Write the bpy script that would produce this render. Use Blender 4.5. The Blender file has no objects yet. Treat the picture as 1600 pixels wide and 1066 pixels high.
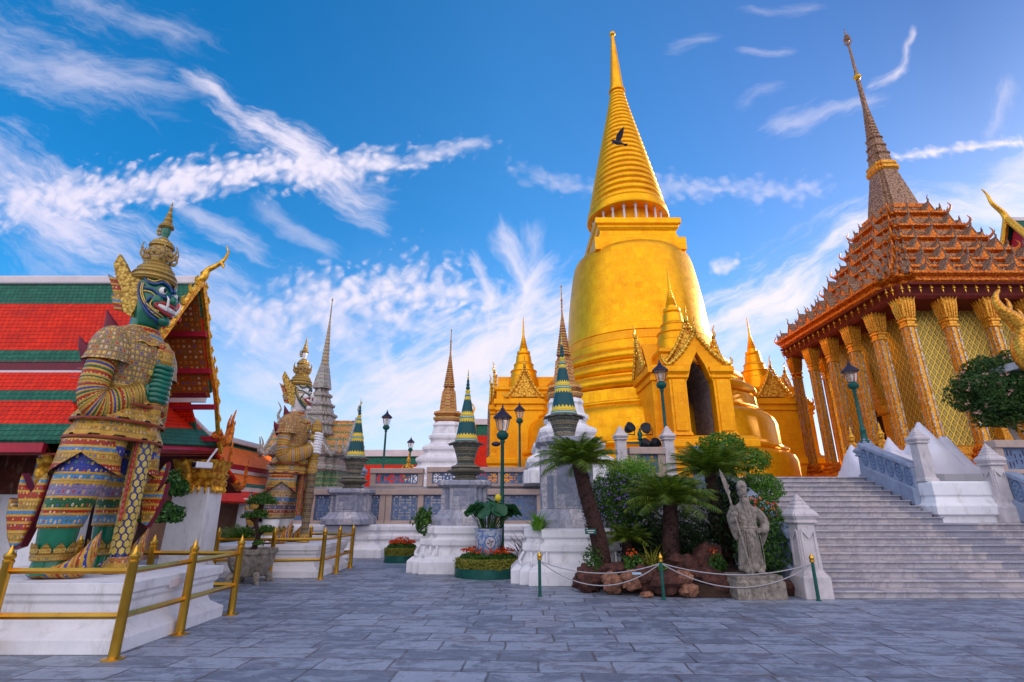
import bpy, math, random
from math import sin, cos, pi, radians, hypot, atan2
from mathutils import Vector, Matrix, noise as mnoise
random.seed(7)
sc = bpy.context.scene
COL = sc.collection

# ------------------------------------------------------------------ camera
cam = bpy.data.cameras.new("camera")
camo = bpy.data.objects.new("camera", cam)
COL.objects.link(camo)
camo.location = (0, 0, 1.6)
camo.rotation_euler = (radians(90 + 18.26), 0, 0)
cam.sensor_width = 36.0
cam.lens = 18.07
cam.clip_start = 0.1
cam.clip_end = 5000
sc.camera = camo

# ------------------------------------------------------------------ node helper
class NT:
    def __init__(s, t): s.t = t
    def put(s, sock, v):
        if isinstance(v, bpy.types.NodeSocket): s.t.links.new(v, sock)
        else:
            if isinstance(v, (tuple, list)) and sock.type == 'RGBA' and len(v) == 3: v = tuple(v) + (1,)
            sock.default_value = v
    def n(s, typ, ins=None, **pr):
        o = s.t.nodes.new('ShaderNode' + typ)
        for k, v in pr.items(): setattr(o, k, v)
        for k, v in (ins or {}).items(): s.put(o.inputs[k], v)
        return o
    def m(s, op, a, b=0.0, c=0.0, clamp=False):
        return s.n('Math', {0: a, 1: b, 2: c}, operation=op, use_clamp=clamp).outputs[0]
    def v(s, op, a, b=(0, 0, 0), out=0):
        return s.n('VectorMath', {0: a, 1: b}, operation=op).outputs[out]
    def mix(s, f, a, b, bt='MIX'):
        return s.n('Mix', {0: f, 6: a, 7: b}, data_type='RGBA', blend_type=bt).outputs[2]
    def ramp(s, f, stops, interp='LINEAR'):
        o = s.n('ValToRGB', {0: f}); r = o.color_ramp; r.interpolation = interp
        while len(r.elements) < len(stops): r.elements.new(0.5)
        for e, (p, c) in zip(r.elements, stops):
            e.position = p; e.color = tuple(c) + (1,) if len(c) == 3 else c
        return o.outputs[0]
    def noise(s, vec, scale, detail=3.0, rough=0.55, dist=0.0, out=0, dims='3D'):
        return s.n('TexNoise', {'Vector': vec, 'Scale': scale, 'Detail': detail, 'Roughness': rough, 'Distortion': dist}, noise_dimensions=dims).outputs[out]
    def sep(s, vec):
        o = s.n('SeparateXYZ', {0: vec}); return o.outputs[0], o.outputs[1], o.outputs[2]
    def comb(s, x, y, z=0.0): return s.n('CombineXYZ', {0: x, 1: y, 2: z}).outputs[0]
    def step(s, x, a, b):
        return s.n('MapRange', {0: x, 1: a, 2: b, 3: 0.0, 4: 1.0}, interpolation_type='SMOOTHSTEP').outputs[0]

# ------------------------------------------------------------------ sky and sun
SUN_AZ, SUN_EL = 60.0, 17.0      # degrees clockwise from +Y, above the horizon
W = bpy.data.worlds.new("World"); sc.world = W; W.use_nodes = True
w = NT(W.node_tree); W.node_tree.nodes.clear()
sky = w.n('TexSky', sky_type='NISHITA'); sky.sun_disc = False
sky.sun_elevation = radians(SUN_EL); sky.sun_rotation = radians(SUN_AZ)
sky.air_density = 1.0; sky.dust_density = 0.5; sky.ozone_density = 2.5; sky.altitude = 0
gen = w.n('TexCoord').outputs['Generated']
dx, dy, dz = w.sep(gen)
iy = w.m('DIVIDE', 1.0, w.m('MAXIMUM', dy, 0.05))
sa, sb = w.m('MULTIPLY', dx, iy), w.m('MULTIPLY', dz, iy)
P = w.comb(sa, sb, 0.0)
warp = w.noise(P, 3.2, 4.0, 0.6, out=1)
P2 = w.v('ADD', P, w.v('MULTIPLY', w.v('SUBTRACT', warp, (0.5, 0.5, 0.5)), (0.10, 0.10, 0)))
wf = w.noise(P, 22.0, 3.0, 0.6, out=1)
P2 = w.v('ADD', P2, w.v('MULTIPLY', w.v('SUBTRACT', wf, (0.5, 0.5, 0.5)), (0.028, 0.028, 0)))
STREAKS = [(-1.194,0.656,-0.973,0.689,0.042,0.95,1),(-0.973,0.689,-0.762,0.727,0.037,1.00,1),(-0.762,0.727,-0.517,0.751,0.037,1.00,1),(-0.517,0.751,-0.297,0.772,0.032,0.90,1),(-0.297,0.772,-0.105,0.799,0.020,0.60,1),(-0.765,1.013,-0.611,0.881,0.025,0.85,0),(-0.611,0.881,-0.478,0.794,0.034,0.90,0),(-0.478,0.794,-0.340,0.677,0.030,0.80,0),(-1.228,0.808,-0.992,0.652,0.052,0.62,0),(-0.992,0.652,-0.770,0.464,0.045,0.62,0),(-1.107,0.652,-0.883,0.449,0.047,0.46,0),(-1.358,1.162,-1.093,1.027,0.062,0.42,0),(-1.093,1.027,-0.901,0.987,0.045,0.34,0),(-1.165,1.295,-0.865,1.151,0.042,0.36,0),(-0.461,0.390,-0.285,0.441,0.050,0.80,1),(-0.285,0.441,-0.088,0.431,0.032,0.80,1),(-0.319,0.376,-0.146,0.362,0.040,0.60,1),(-0.080,0.521,-0.043,0.419,0.011,0.75,0),(-0.043,0.419,-0.065,0.293,0.014,0.75,0),(-0.007,0.555,0.043,0.449,0.019,0.70,0),(0.043,0.449,-0.013,0.314,0.025,0.85,0),(0.049,0.563,0.074,0.419,0.015,0.40,0),(-0.204,0.240,-0.052,0.293,0.050,0.85,0),(-0.078,0.293,0.133,0.376,0.075,0.95,0),(-0.176,0.188,0.127,0.227,0.050,0.80,0),(-0.649,0.434,-0.480,0.293,0.047,0.60,0),(-0.510,0.240,-0.291,0.208,0.030,0.50,0),(-0.399,0.376,-0.255,0.240,0.022,0.50,0),(0.380,0.327,0.593,0.464,0.032,0.95,0),(0.593,0.464,0.765,0.600,0.025,1.00,0),(0.415,0.293,0.712,0.479,0.077,0.60,0),(0.872,0.997,0.953,1.041,0.009,0.80,0),(0.953,1.041,1.021,1.137,0.009,0.80,0),(0.662,0.872,0.844,0.938,0.020,0.45,0),(0.920,0.772,1.169,0.812,0.011,1.00,1),(1.211,0.973,1.127,0.844,0.014,0.45,0),(0.889,0.587,1.178,0.652,0.055,0.75,0),(1.102,0.686,1.202,0.772,0.027,0.60,0),(0.029,0.729,0.197,0.706,0.017,0.35,1),(0.321,0.711,0.648,0.699,0.022,0.40,1),(0.430,1.124,0.496,1.141,0.014,0.36,0),(0.588,1.095,0.659,1.111,0.010,0.36,0),(0.642,1.241,0.761,1.254,0.014,0.36,0),(0.444,0.500,0.473,0.512,0.011,0.90,1),(-0.701,0.636,-0.557,0.540,0.016,0.50,0),(-0.874,0.611,-0.776,0.584,0.025,0.50,0),(-0.544,0.636,-0.418,0.540,0.017,0.35,0),(-0.259,0.293,-0.222,0.227,0.012,0.55,0),(0.573,0.938,0.626,0.977,0.012,0.30,0)]
cells = w.n('TexVoronoi', {'Vector': P2, 'Scale': 50.0}, feature='SMOOTH_F1').outputs[0]
puff = w.m('MULTIPLY_ADD', w.m('SUBTRACT', 0.55, cells), 0.75, w.m('MULTIPLY', w.noise(P2, 26.0, 4.0, 0.62), 0.80))
P1 = w.v('ADD', P, w.v('MULTIPLY', w.v('SUBTRACT', warp, (0.5, 0.5, 0.5)), (0.13, 0.13, 0)))
FIB = {}
def fibre(ang):
    k = int(round(ang / 30.0)) % 6
    if k not in FIB:
        a_ = radians(30 * k)
        u_ = w.v('DOT_PRODUCT', P1, (cos(a_), sin(a_), 0), out=1); v_ = w.v('DOT_PRODUCT', P1, (-sin(a_), cos(a_), 0), out=1)
        FIB[k] = w.noise(w.comb(w.m('MULTIPLY', u_, 5.0), w.m('MULTIPLY', v_, 23.0), k * 3.7), 1.0, 6.0, 0.66)
    return FIB[k]
cover = None
for (x0, y0, x1, y1, wd, dn, kind) in STREAKS:
    ex, ey = x1 - x0, y1 - y0
    L = hypot(ex, ey); ux, uy = ex / L, ey / L
    q = w.v('SUBTRACT', P1, (x0, y0, 0))
    t = w.v('DOT_PRODUCT', q, (ux, uy, 0), out=1)
    s_ = w.v('DOT_PRODUCT', q, (-uy, ux, 0), out=1)
    over = w.m('MULTIPLY', w.m('SUBTRACT', t, w.m('MINIMUM', w.m('MAXIMUM', t, 0.0), L)), 0.5)
    d = w.m('SQRT', w.m('ADD', w.m('MULTIPLY', s_, s_), w.m('MULTIPLY', over, over)))
    g = w.m('MULTIPLY_ADD', d, -1.0 / (wd * 3.0), 1.0)
    fb_ = fibre(math.degrees(atan2(ey, ex)) + (35 if kind == 1 else 0))
    tex = w.m('ADD', w.m('MULTIPLY', puff, 0.6), w.m('MULTIPLY', fb_, 0.42)) if kind == 1 else fb_
    if x0 > 0.4: dn *= 0.62 if wd < 0.016 and kind == 0 else 0.85
    g = w.m('MULTIPLY', w.step(w.m('ADD', g, w.m('MULTIPLY_ADD', tex, 1.7, -0.85)), 0.33, 1.30), dn)
    cover = g if cover is None else w.m('SUBTRACT', w.m('ADD', cover, g), w.m('MULTIPLY', cover, g))
front = w.step(dy, 0.08, 0.22)
cover = w.m('MULTIPLY', cover, front)
# faint milky veil low in the sky
veil = w.m('MULTIPLY', w.step(sb, 0.62, 0.10), w.step(w.noise(P2, 5.0, 5.0, 0.6), 0.30, 0.75))
cover = w.m('MAXIMUM', cover, w.m('MULTIPLY', w.m('MULTIPLY', veil, 0.42), front))
tint = w.ramp(w.m('MULTIPLY_ADD', sa, 0.45, 0.5), [(0.15, (0.72, 1.62, 2.15)), (0.50, (1.0, 1.66, 2.10)), (0.78, (0.90, 1.18, 1.60)), (1.0, (0.68, 0.86, 1.22))])
skycol = w.mix(1.0, sky.outputs[0], tint, 'MULTIPLY')
hs = w.n('HueSaturation', {'Saturation': 1.09, 'Value': 1.0, 'Color': skycol})
cloudcol = w.ramp(w.m('MULTIPLY_ADD', sa, 0.33, 0.5), [(0.0, (6.6, 6.2, 7.9)), (0.45, (7.4, 6.9, 8.0)), (1.0, (9.4, 8.3, 8.5))])
hz = w.m('MULTIPLY', w.m('MULTIPLY', w.step(sb, 0.50, 0.02), front), 0.50)
col = w.mix(hz, hs.outputs[0], w.ramp(w.m('MULTIPLY_ADD', sa, 0.45, 0.5), [(0.1, (5.8, 6.4, 8.2)), (0.5, (7.6, 7.2, 8.0)), (0.9, (8.2, 7.3, 7.7))]))
col = w.mix(cover, col, cloudcol)
# bright veil added to the unseen sky behind the camera as fill light
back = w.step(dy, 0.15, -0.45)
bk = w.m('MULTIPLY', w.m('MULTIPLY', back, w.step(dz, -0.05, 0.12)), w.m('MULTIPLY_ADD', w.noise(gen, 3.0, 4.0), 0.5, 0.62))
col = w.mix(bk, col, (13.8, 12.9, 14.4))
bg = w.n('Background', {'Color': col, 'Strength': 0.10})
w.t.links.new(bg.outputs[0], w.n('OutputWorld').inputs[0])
W.cycles.sampling_method = 'MANUAL'; W.cycles.sample_map_resolution = 512

sun = bpy.data.lights.new("sun", 'SUN'); suno = bpy.data.objects.new("sun", sun); COL.objects.link(suno)
sun.energy = 4.5; sun.angle = radians(0.5); sun.color = (1.0, 0.82, 0.58)
az, el = radians(SUN_AZ), radians(SUN_EL)
sdir = Vector((sin(az) * cos(el), cos(az) * cos(el), sin(el)))
suno.rotation_euler = (-sdir).to_track_quat('-Z', 'Y').to_euler()
suno.location = sdir * 60

sc.view_settings.view_transform = 'Standard'; sc.view_settings.look = 'None'
sc.view_settings.exposure = 0.35; sc.view_settings.gamma = 1.0
sc.view_settings.use_curve_mapping = False
sc.cycles.max_bounces = 6; sc.cycles.diffuse_bounces = 3; sc.cycles.glossy_bounces = 3
sc.cycles.transparent_max_bounces = 8; sc.cycles.use_denoising = True

# ------------------------------------------------------------------ mesh builder
class MB:
    K = None
    def __init__(s): s.v, s.f, s.uv, s.mi, s.cur = [], [], [], [], 0
    def add(s, vs, fs, uvs=None):
        b = len(s.v); s.v += [tuple(x) for x in vs]
        for i, f in enumerate(fs):
            s.f.append(tuple(b + k for k in f))
            s.uv.append(uvs[i] if uvs else [(vs[k][0], vs[k][2]) for k in f])
            s.mi.append(s.cur)
        return b
    def box(s, x0, x1, y0, y1, z0, z1, M=None):
        vs = [(x0,y0,z0),(x1,y0,z0),(x1,y1,z0),(x0,y1,z0),(x0,y0,z1),(x1,y0,z1),(x1,y1,z1),(x0,y1,z1)]
        fs = [(0,3,2,1),(4,5,6,7),(0,1,5,4),(1,2,6,5),(2,3,7,6),(3,0,4,7)]
        ax = [(0,1),(0,1),(0,2),(1,2),(0,2),(1,2)]
        uv = [[(vs[k][a], vs[k][b]) for k in f] for f, (a, b) in zip(fs, ax)]
        if M: vs = [M @ Vector(p) for p in vs]
        s.add(vs, fs, uv)
    def loft(s, rings, cap0=True, cap1=True, closed=True, M=None):
        n = len(rings[0]); vs = [p for r in rings for p in r]
        L = lambda a, b: math.dist(a, b)
        big = max(rings, key=lambda r: sum(L(r[i], r[(i+1) % n]) for i in range(n)))
        us = [0.0]
        for i in range(n): us.append(us[-1] + L(big[i], big[(i+1) % n]))
        vv = [0.0]
        for a, b in zip(rings, rings[1:]): vv.append(vv[-1] + max(L(a[i], b[i]) for i in range(0, n, max(1, n // 8))))
        fs, uv = [], []
        for j in range(len(rings) - 1):
            for i in range(n if closed else n - 1):
                k = (i + 1) % n
                fs.append((j*n+i, j*n+k, (j+1)*n+k, (j+1)*n+i))
                uv.append([(us[i], vv[j]), (us[i+1], vv[j]), (us[i+1], vv[j+1]), (us[i], vv[j+1])])
        if cap0 and closed: f = tuple(reversed(range(n))); fs.append(f); uv.append([(rings[0][k][0], rings[0][k][1]) for k in f])
        if cap1 and closed:
            o = (len(rings) - 1) * n; f = tuple(range(o, o + n)); fs.append(f); uv.append([(vs[k][0], vs[k][1]) for k in f])
        if M: vs = [M @ Vector(p) for p in vs]
        s.add(vs, fs, uv)
    def lathe(s, prof, n=32, c=(0, 0), sx=1.0, sy=1.0, cap0=True, cap1=True, M=None, ph=0.0):
        s.loft([[(c[0] + max(r, 1e-4)*sx*cos(2*pi*i/n + ph), c[1] + max(r, 1e-4)*sy*sin(2*pi*i/n + ph), z) for i in range(n)] for r, z in prof], cap0, cap1, M=M)
    def sq(s, prof, fn, M=None):      # prof (offset, z), fn(offset) -> outline
        s.loft([[(x, y, z) for x, y in fn(o)] for o, z in prof], M=M)
    def tube(s, path, r, n=8, caps=True, flat=1.0):
        path = [Vector(p) for p in path]; R = r if isinstance(r, (list, tuple)) else [r] * len(path)
        rings = []; up = None
        for i, p in enumerate(path):
            t = (path[min(i+1, len(path)-1)] - path[max(i-1, 0)]).normalized()
            if up is None:
                up = Vector((0, 0, 1)) if abs(t.z) < 0.9 else Vector((1, 0, 0))
            a = t.cross(up)
            if a.length < 1e-5: a = t.cross(Vector((0.3, 0.8, 0.2)))
            a.normalize(); b = a.cross(t).normalized(); up = b
            rings.append([tuple(p + a * (R[i] * cos(2*pi*k/n)) * flat + b * (R[i] * sin(2*pi*k/n))) for k in range(n)])
        s.loft([list(reversed(r_)) for r_ in rings], caps, caps)
    def ball(s, c, r, n=16, m=10, M=None):
        rx, ry, rz = r if isinstance(r, (tuple, list)) else (r, r, r)
        rings = []
        for j in range(m + 1):
            a = -pi/2 + pi * j / m; cr = max(cos(a), 0.002)
            rings.append([(c[0] + rx*cr*cos(2*pi*i/n), c[1] + ry*cr*sin(2*pi*i/n), c[2] + rz*sin(a)) for i in range(n)])
        s.loft(rings, M=M)
    def plate(s, outline, fn, t):      # outline (a,b) extruded by +-t/2, fn(a,b,t) -> point
        n = len(outline)
        vs = [fn(a, b, -t/2) for a, b in outline] + [fn(a, b, t/2) for a, b in outline]
        fs = [tuple(reversed(range(n))), tuple(range(n, 2*n))] + [(i, (i+1) % n, n + (i+1) % n, n + i) for i in range(n)]
        oo = list(outline) * 2
        s.add(vs, fs, [[oo[k] for k in f] for f in fs])
    def build(s, name, mat, parent=None, smooth=None, loc=None, bevel=0.0):
        if MB.K: s.v = [(x * MB.K[0], y * MB.K[1], z * MB.K[2]) for x, y, z in s.v]
        me = bpy.data.meshes.new(name); me.from_pydata(s.v, [], s.f)
        ul = me.uv_layers.new(name="UVMap"); flat = [c for f in s.uv for p in f for c in p]
        ul.data.foreach_set('uv', flat)
        for m in (mat if isinstance(mat, (list, tuple)) else [mat]): me.materials.append(m)
        if any(s.mi): me.polygons.foreach_set('material_index', s.mi)
        if smooth is not None:
            me.shade_smooth()
            if smooth < 170: me.set_sharp_from_angle(angle=radians(smooth))
        me.update()
        o = bpy.data.objects.new(name, me); COL.objects.link(o)
        if parent: o.parent = parent
        if loc: o.location = loc
        if bevel:
            b = o.modifiers.new("edge", 'BEVEL'); b.width = bevel; b.segments = 2; b.limit_method = 'ANGLE'; b.angle_limit = radians(40)
        return o

def tag(o, label=None, cat=None, group=None, kind=None):
    if label: o['label'] = label
    if cat: o['category'] = cat
    if group: o['group'] = group
    if kind: o['kind'] = kind
    return o
def thing(name, label, cat, loc=(0, 0, 0), group=None, rz=0.0):
    o = bpy.data.objects.new(name, None); COL.objects.link(o)
    o.location = loc; o.rotation_euler = (0, 0, rz); o.empty_display_size = 0.2
    return tag(o, label, cat, group)
def dup(o, loc=None, label=None, rz=None, parent=None, scale=None):
    c = o.copy(); COL.objects.link(c)
    if parent: c.parent = parent
    for ch in list(o.children):
        d = ch.copy(); COL.objects.link(d); d.parent = c
        for g in list(ch.children):
            e = g.copy(); COL.objects.link(e); e.parent = d
    if loc is not None: c.location = loc
    if rz is not None: c.rotation_euler = (0, 0, rz)
    if scale is not None: c.scale = scale
    if label: c['label'] = label
    return c
def rect(hx, hy, cx=0.0, cy=0.0):
    return lambda o: [(cx-hx-o, cy-hy-o), (cx+hx+o, cy-hy-o), (cx+hx+o, cy+hy+o), (cx-hx-o, cy+hy+o)]
def redent(h, d, n=2):
    def fn(o):
        H = h + o; q = [(H, H - n*d)]
        for i in range(n):
            q += [(H - (i+1)*d, H - (n-i)*d), (H - (i+1)*d, H - (n-i-1)*d)]
        out = []
        for k in range(4):
            c, s_ = [(1,0),(0,1),(-1,0),(0,-1)][k]
            out += [(x*c - y*s_, x*s_ + y*c) for x, y in q]
        return out
    return fn
def ell(cx, cy, z, rx, ry, n=32, ph=0.0):
    return [(cx + rx*cos(2*pi*i/n + ph), cy + ry*sin(2*pi*i/n + ph), z) for i in range(n)]
def lerp(a, b, t): return tuple(x + (y - x) * t for x, y in zip(a, b))
def smooth_path(pts, k=6):
    pts = [Vector(p) for p in pts]; out = []
    for i in range(len(pts) - 1):
        p0, p1, p2, p3 = pts[max(i-1, 0)], pts[i], pts[i+1], pts[min(i+2, len(pts)-1)]
        for j in range(k):
            t = j / k
            out.append(0.5 * ((2*p1) + (p2-p0)*t + (2*p0-5*p1+4*p2-p3)*t*t + (3*p1-p0-3*p2+p3)*t**3))
    out.append(pts[-1]); return out
def taper(a, b, n, pw=1.0): return [a + (b - a) * (i / (n - 1)) ** pw for i in range(n)]

# ------------------------------------------------------------------ materials
MATS = {}
def pbr(name, rough=0.6, metal=0.0, spec=0.2, coat=0.0):
    m = bpy.data.materials.new(name); m.use_nodes = True; t = NT(m.node_tree)
    b = m.node_tree.nodes['Principled BSDF']
    b.inputs['Roughness'].default_value = rough; b.inputs['Metallic'].default_value = metal
    b.inputs['Specular IOR Level'].default_value = spec; b.inputs['Coat Weight'].default_value = coat
    b.inputs['Coat Roughness'].default_value = 0.15
    MATS[name] = m
    return m, t, b
def bumpn(t, b, h, strength=0.3, dist=0.02):
    t.put(b.inputs['Normal'], t.n('Bump', {'Strength': strength, 'Distance': dist, 'Height': h}).outputs[0])
def surf(name, c1, c2=None, sc_=3.0, rough=0.6, metal=0.0, bump=0.0, bsc=25.0, spec=0.25, coat=0.0, dirt=None, bd=0.02):
    m, t, b = pbr(name, rough, metal, spec, coat)
    oc = t.n('TexCoord').outputs['Object']
    c2 = c2 or tuple(x * 0.75 for x in c1)
    f = t.noise(oc, sc_, 6.0, 0.65)
    col = t.ramp(f, [(0.32, c2), (0.66, c1)])
    if dirt:
        f2 = t.noise(t.v('MULTIPLY', oc, (1.0, 1.0, 0.35)), sc_ * 2.3, 6.0, 0.7)
        col = t.mix(t.m('MULTIPLY', t.step(f2, 0.50, 0.74), 0.8), col, dirt)
    t.put(b.inputs['Base Color'], col)
    t.put(b.inputs['Roughness'], t.m('MULTIPLY_ADD', f, 0.25, rough - 0.12))
    if bump: bumpn(t, b, t.noise(oc, bsc, 4.0, 0.6), bump, bd)
    return m
def blocks(name, c1, c2, c3, bw, bh, mort=(0.2, 0.2, 0.22), ms=0.006, rough=0.45, vein=None, off=0.5, vs=2.0, bump=0.25):
    m, t, b = pbr(name, rough)
    uv = t.n('TexCoord').outputs['UV']; oc = t.n('TexCoord').outputs['Object']
    br = t.n('TexBrick', {'Vector': uv, 'Color1': (0, 0, 0), 'Color2': (1, 1, 1), 'Mortar': (0.5, 0.5, 0.5), 'Scale': 1.0, 'Mortar Size': ms, 'Mortar Smooth': 0.2, 'Bias': 0.0, 'Brick Width': bw, 'Row Height': bh}, offset=off)
    r = br.outputs[0]
    col = t.ramp(t.m('ADD', t.m('MULTIPLY', r, 0.75), t.m('MULTIPLY', t.noise(oc, 1.3, 3.0), 0.3)), [(0.1, c1), (0.5, c2), (0.95, c3)])
    nz = t.noise(oc, vs, 8.0, 0.7, 1.6)
    if vein: col = t.mix(t.m('MULTIPLY', t.step(t.m('ABSOLUTE', t.m('SUBTRACT', nz, 0.5)), 0.07, 0.0), 0.6), col, vein)
    col = t.mix(t.m('MULTIPLY', t.step(t.noise(oc, 9.0, 6.0, 0.7), 0.45, 0.8), 0.35), col, c1)
    col = t.mix(t.m('MULTIPLY', br.outputs[1], 0.85), col, mort)
    t.put(b.inputs['Base Color'], col)
    bumpn(t, b, t.m('SUBTRACT', t.m('MULTIPLY', t.noise(oc, 14.0, 5.0), 0.3), br.outputs[1]), bump, 0.012)
    return m
def tiles(name, c1, c2, mort, bw=0.105, bh=0.115):
    m, t, b = pbr(name, 0.55, 0.0, 0.10)
    uv = t.n('TexCoord').outputs['UV']; oc = t.n('TexCoord').outputs['Object']
    br = t.n('TexBrick', {'Vector': uv, 'Color1': c1, 'Color2': c2, 'Mortar': mort, 'Scale': 1.0, 'Mortar Size': 0.009, 'Mortar Smooth': 0.6, 'Bias': -0.1, 'Brick Width': bw, 'Row Height': bh}, offset=0.5)
    col = t.mix(t.m('MULTIPLY', t.step(t.noise(oc, 1.8, 6.0, 0.7), 0.4, 0.8), 0.45), br.outputs[0], mort)
    col = t.mix(t.m('MULTIPLY', t.step(t.noise(oc, 0.7, 7.0, 0.75), 0.46, 0.66), 0.35), col, tuple(x * 0.45 + 0.02 for x in c2))
    col = t.mix(t.m('MULTIPLY', t.step(t.noise(oc, 9.0, 3.0, 0.6), 0.58, 0.72), 0.4), col, tuple(min(1, x * 1.25 + 0.03) for x in c1))
    t.put(b.inputs['Base Color'], col)
    u, v_, _ = t.sep(uv)
    saw = t.m('FRACT', t.m('DIVIDE', v_, bh))
    bumpn(t, b, t.m('SUBTRACT', t.m('MULTIPLY', saw, -1.0), t.m('MULTIPLY', br.outputs[1], 0.6)), 0.6, 0.03)
    return m
def mosaic(name, bands, period, cell, line=(0.52, 0.29, 0.035), dot=(0.58, 0.38, 0.08), rough=0.35, bump=0.5, rnd=0.25, lw=0.028, dr=0.27, metal=0.0, off=0.0, lat=None, jewel=((0.40, 0.03, 0.01), (0.02, 0.08, 0.34), (0.01, 0.17, 0.08))):
    """glazed mosaic: horizontal bands of colour, a lattice of raised gold lines and flower dots"""
    m, t, b = pbr(name, rough, metal, 0.25, 0.08)
    uv = t.n('TexCoord').outputs['UV']; u, v_, _ = t.sep(uv)
    fv = t.m('FRACT', t.m('ADD', t.m('DIVIDE', v_, period), 10.0 + off))
    n = len(bands); st = []; p = 0.0; tot = sum(bb[1] for bb in bands)
    edges = []
    for c, wd in bands:
        st.append((p, c)); edges.append(p); p += wd / tot
    col = t.ramp(fv, st, 'CONSTANT')
    vor = t.n('TexVoronoi', {'Vector': uv, 'Scale': 1.0 / cell, 'Randomness': rnd}, voronoi_dimensions='2D', feature='F1')
    ved = t.n('TexVoronoi', {'Vector': uv, 'Scale': 1.0 / cell, 'Randomness': rnd}, voronoi_dimensions='2D', feature='DISTANCE_TO_EDGE')
    d1 = vor.outputs['Distance']
    ln = t.step(ved.outputs[0], lw + 0.03, lw * 0.4)
    dt = t.step(d1, dr, dr * 0.7)
    ctr = t.step(d1, dr * 0.42, dr * 0.25)
    oc = t.n('TexCoord').outputs['Object']
    tone = t.m('MULTIPLY_ADD', t.noise(oc, 5.0, 5.0, 0.7), 1.0, 0.50)
    rcol = t.ramp(t.sep(vor.outputs['Color'])[0], [(0.0, dot), (0.30, tuple(min(1, x * 1.3) for x in dot)), (0.46, (0.62, 0.54, 0.40)), (0.62, jewel[0]), (0.76, jewel[1]), (0.88, jewel[2])], 'CONSTANT')
    col = t.mix(t.m('MULTIPLY', ln, 0.8), col, lat or tuple(x * 0.30 for x in line))
    col = t.mix(dt, col, rcol)
    col = t.mix(ctr, col, (0.42, 0.09, 0.04))
    eb = None
    for e in edges:
        dd = t.m('ABSOLUTE', t.m('SUBTRACT', fv, e)) if e > 0 else t.m('MINIMUM', fv, t.m('SUBTRACT', 1.0, fv))
        eb = dd if eb is None else t.m('MINIMUM', eb, dd)
    ew = 0.014 / period
    el_ = t.step(eb, ew * 1.5, ew * 0.8) if n > 1 else 0.0
    if n > 1: col = t.mix(el_, col, line)
    sc2 = t.n('Mix', {0: 1.0, 6: col, 7: t.comb(tone, tone, tone)}, data_type='RGBA', blend_type='MULTIPLY').outputs[2]
    t.put(b.inputs['Base Color'], sc2)
    h = t.m('ADD', t.m('MAXIMUM', ln, dt), el_) if n > 1 else t.m('MAXIMUM', ln, dt)
    bumpn(t, b, h, bump, 0.012)
    return m
def leafmat(name, c1, c2, c3=None, rough=0.5, tr=0.25):
    m, t, b = pbr(name, rough, 0.0, 0.35)
    g = t.n('NewGeometry').outputs['Random Per Island']; oc = t.n('TexCoord').outputs['Object']
    f = t.m('ADD', t.m('MULTIPLY', g, 0.65), t.m('MULTIPLY', t.noise(oc, 2.5, 3.0), 0.45))
    col = t.ramp(f, [(0.15, c1), (0.6, c2), (0.95, c3 or c2)])
    t.put(b.inputs['Base Color'], col)
    tl = t.n('BsdfTranslucent', {'Color': t.mix(1.0, col, (1.3, 1.5, 0.6), 'MULTIPLY')})
    mx = t.n('MixShader', {0: tr, 1: b.outputs[0], 2: tl.outputs[0]})
    out = [x for x in m.node_tree.nodes if x.type == 'OUTPUT_MATERIAL'][0]
    t.t.links.new(mx.outputs[0], out.inputs[0])
    return m

M_white = surf('white_plaster', (0.80, 0.79, 0.81), (0.66, 0.65, 0.68), 1.6, 0.6, bump=0.25, bsc=14, dirt=(0.46, 0.43, 0.43))
M_marble = blocks('marble_cladding', (0.15, 0.18, 0.27), (0.42, 0.42, 0.48), (0.68, 0.61, 0.60), 0.30, 0.8, (0.24, 0.24, 0.27), 0.004, 0.4, (0.16, 0.17, 0.22), 0.37)
M_step = blocks('stair_marble', (0.25, 0.26, 0.32), (0.42, 0.40, 0.44), (0.60, 0.51, 0.46), 1.1, 4.0, (0.25, 0.22, 0.24), 0.007, 0.4, (0.26, 0.23, 0.27), 0.5, 1.1)
M_newel = surf('pale_marble', (0.62, 0.56, 0.55), (0.45, 0.41, 0.43), 3.5, 0.5, bump=0.2, bsc=20, dirt=(0.33, 0.28, 0.28))
M_bluestone = surf('blue_grey_stone', (0.30, 0.35, 0.46), (0.21, 0.25, 0.34), 2.5, 0.5, bump=0.15, dirt=(0.16, 0.18, 0.25))
M_panel = surf('glazed_blue_tile', (0.15, 0.22, 0.36), (0.09, 0.14, 0.26), 5, 0.35, bump=0.2)
M_coping = surf('pink_sandstone', (0.50, 0.37, 0.30), (0.38, 0.29, 0.26), 2.5, 0.6, bump=0.2, dirt=(0.30, 0.25, 0.26))
M_tileR = tiles('red_roof_tile', (0.84, 0.032, 0.004), (0.66, 0.020, 0.004), (0.22, 0.012, 0.01))
M_tileO = tiles('orange_roof_tile', (0.92, 0.19, 0.006), (0.82, 0.15, 0.005), (0.36, 0.06, 0.01))
M_tileG = tiles('green_roof_tile', (0.03, 0.16, 0.09), (0.02, 0.11, 0.07), (0.008, 0.05, 0.04))
M_ridge = surf('white_ridge_plaster', (0.72, 0.64, 0.64), (0.58, 0.50, 0.52), 1.5, 0.6)
M_maroon = surf('maroon_paint', (0.17, 0.012, 0.03), (0.12, 0.008, 0.02), 4, 0.45)
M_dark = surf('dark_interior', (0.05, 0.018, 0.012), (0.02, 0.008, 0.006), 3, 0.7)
M_brass = surf('brass', (0.74, 0.42, 0.055), (0.58, 0.30, 0.035), 3, 0.30, 1.0)
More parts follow.
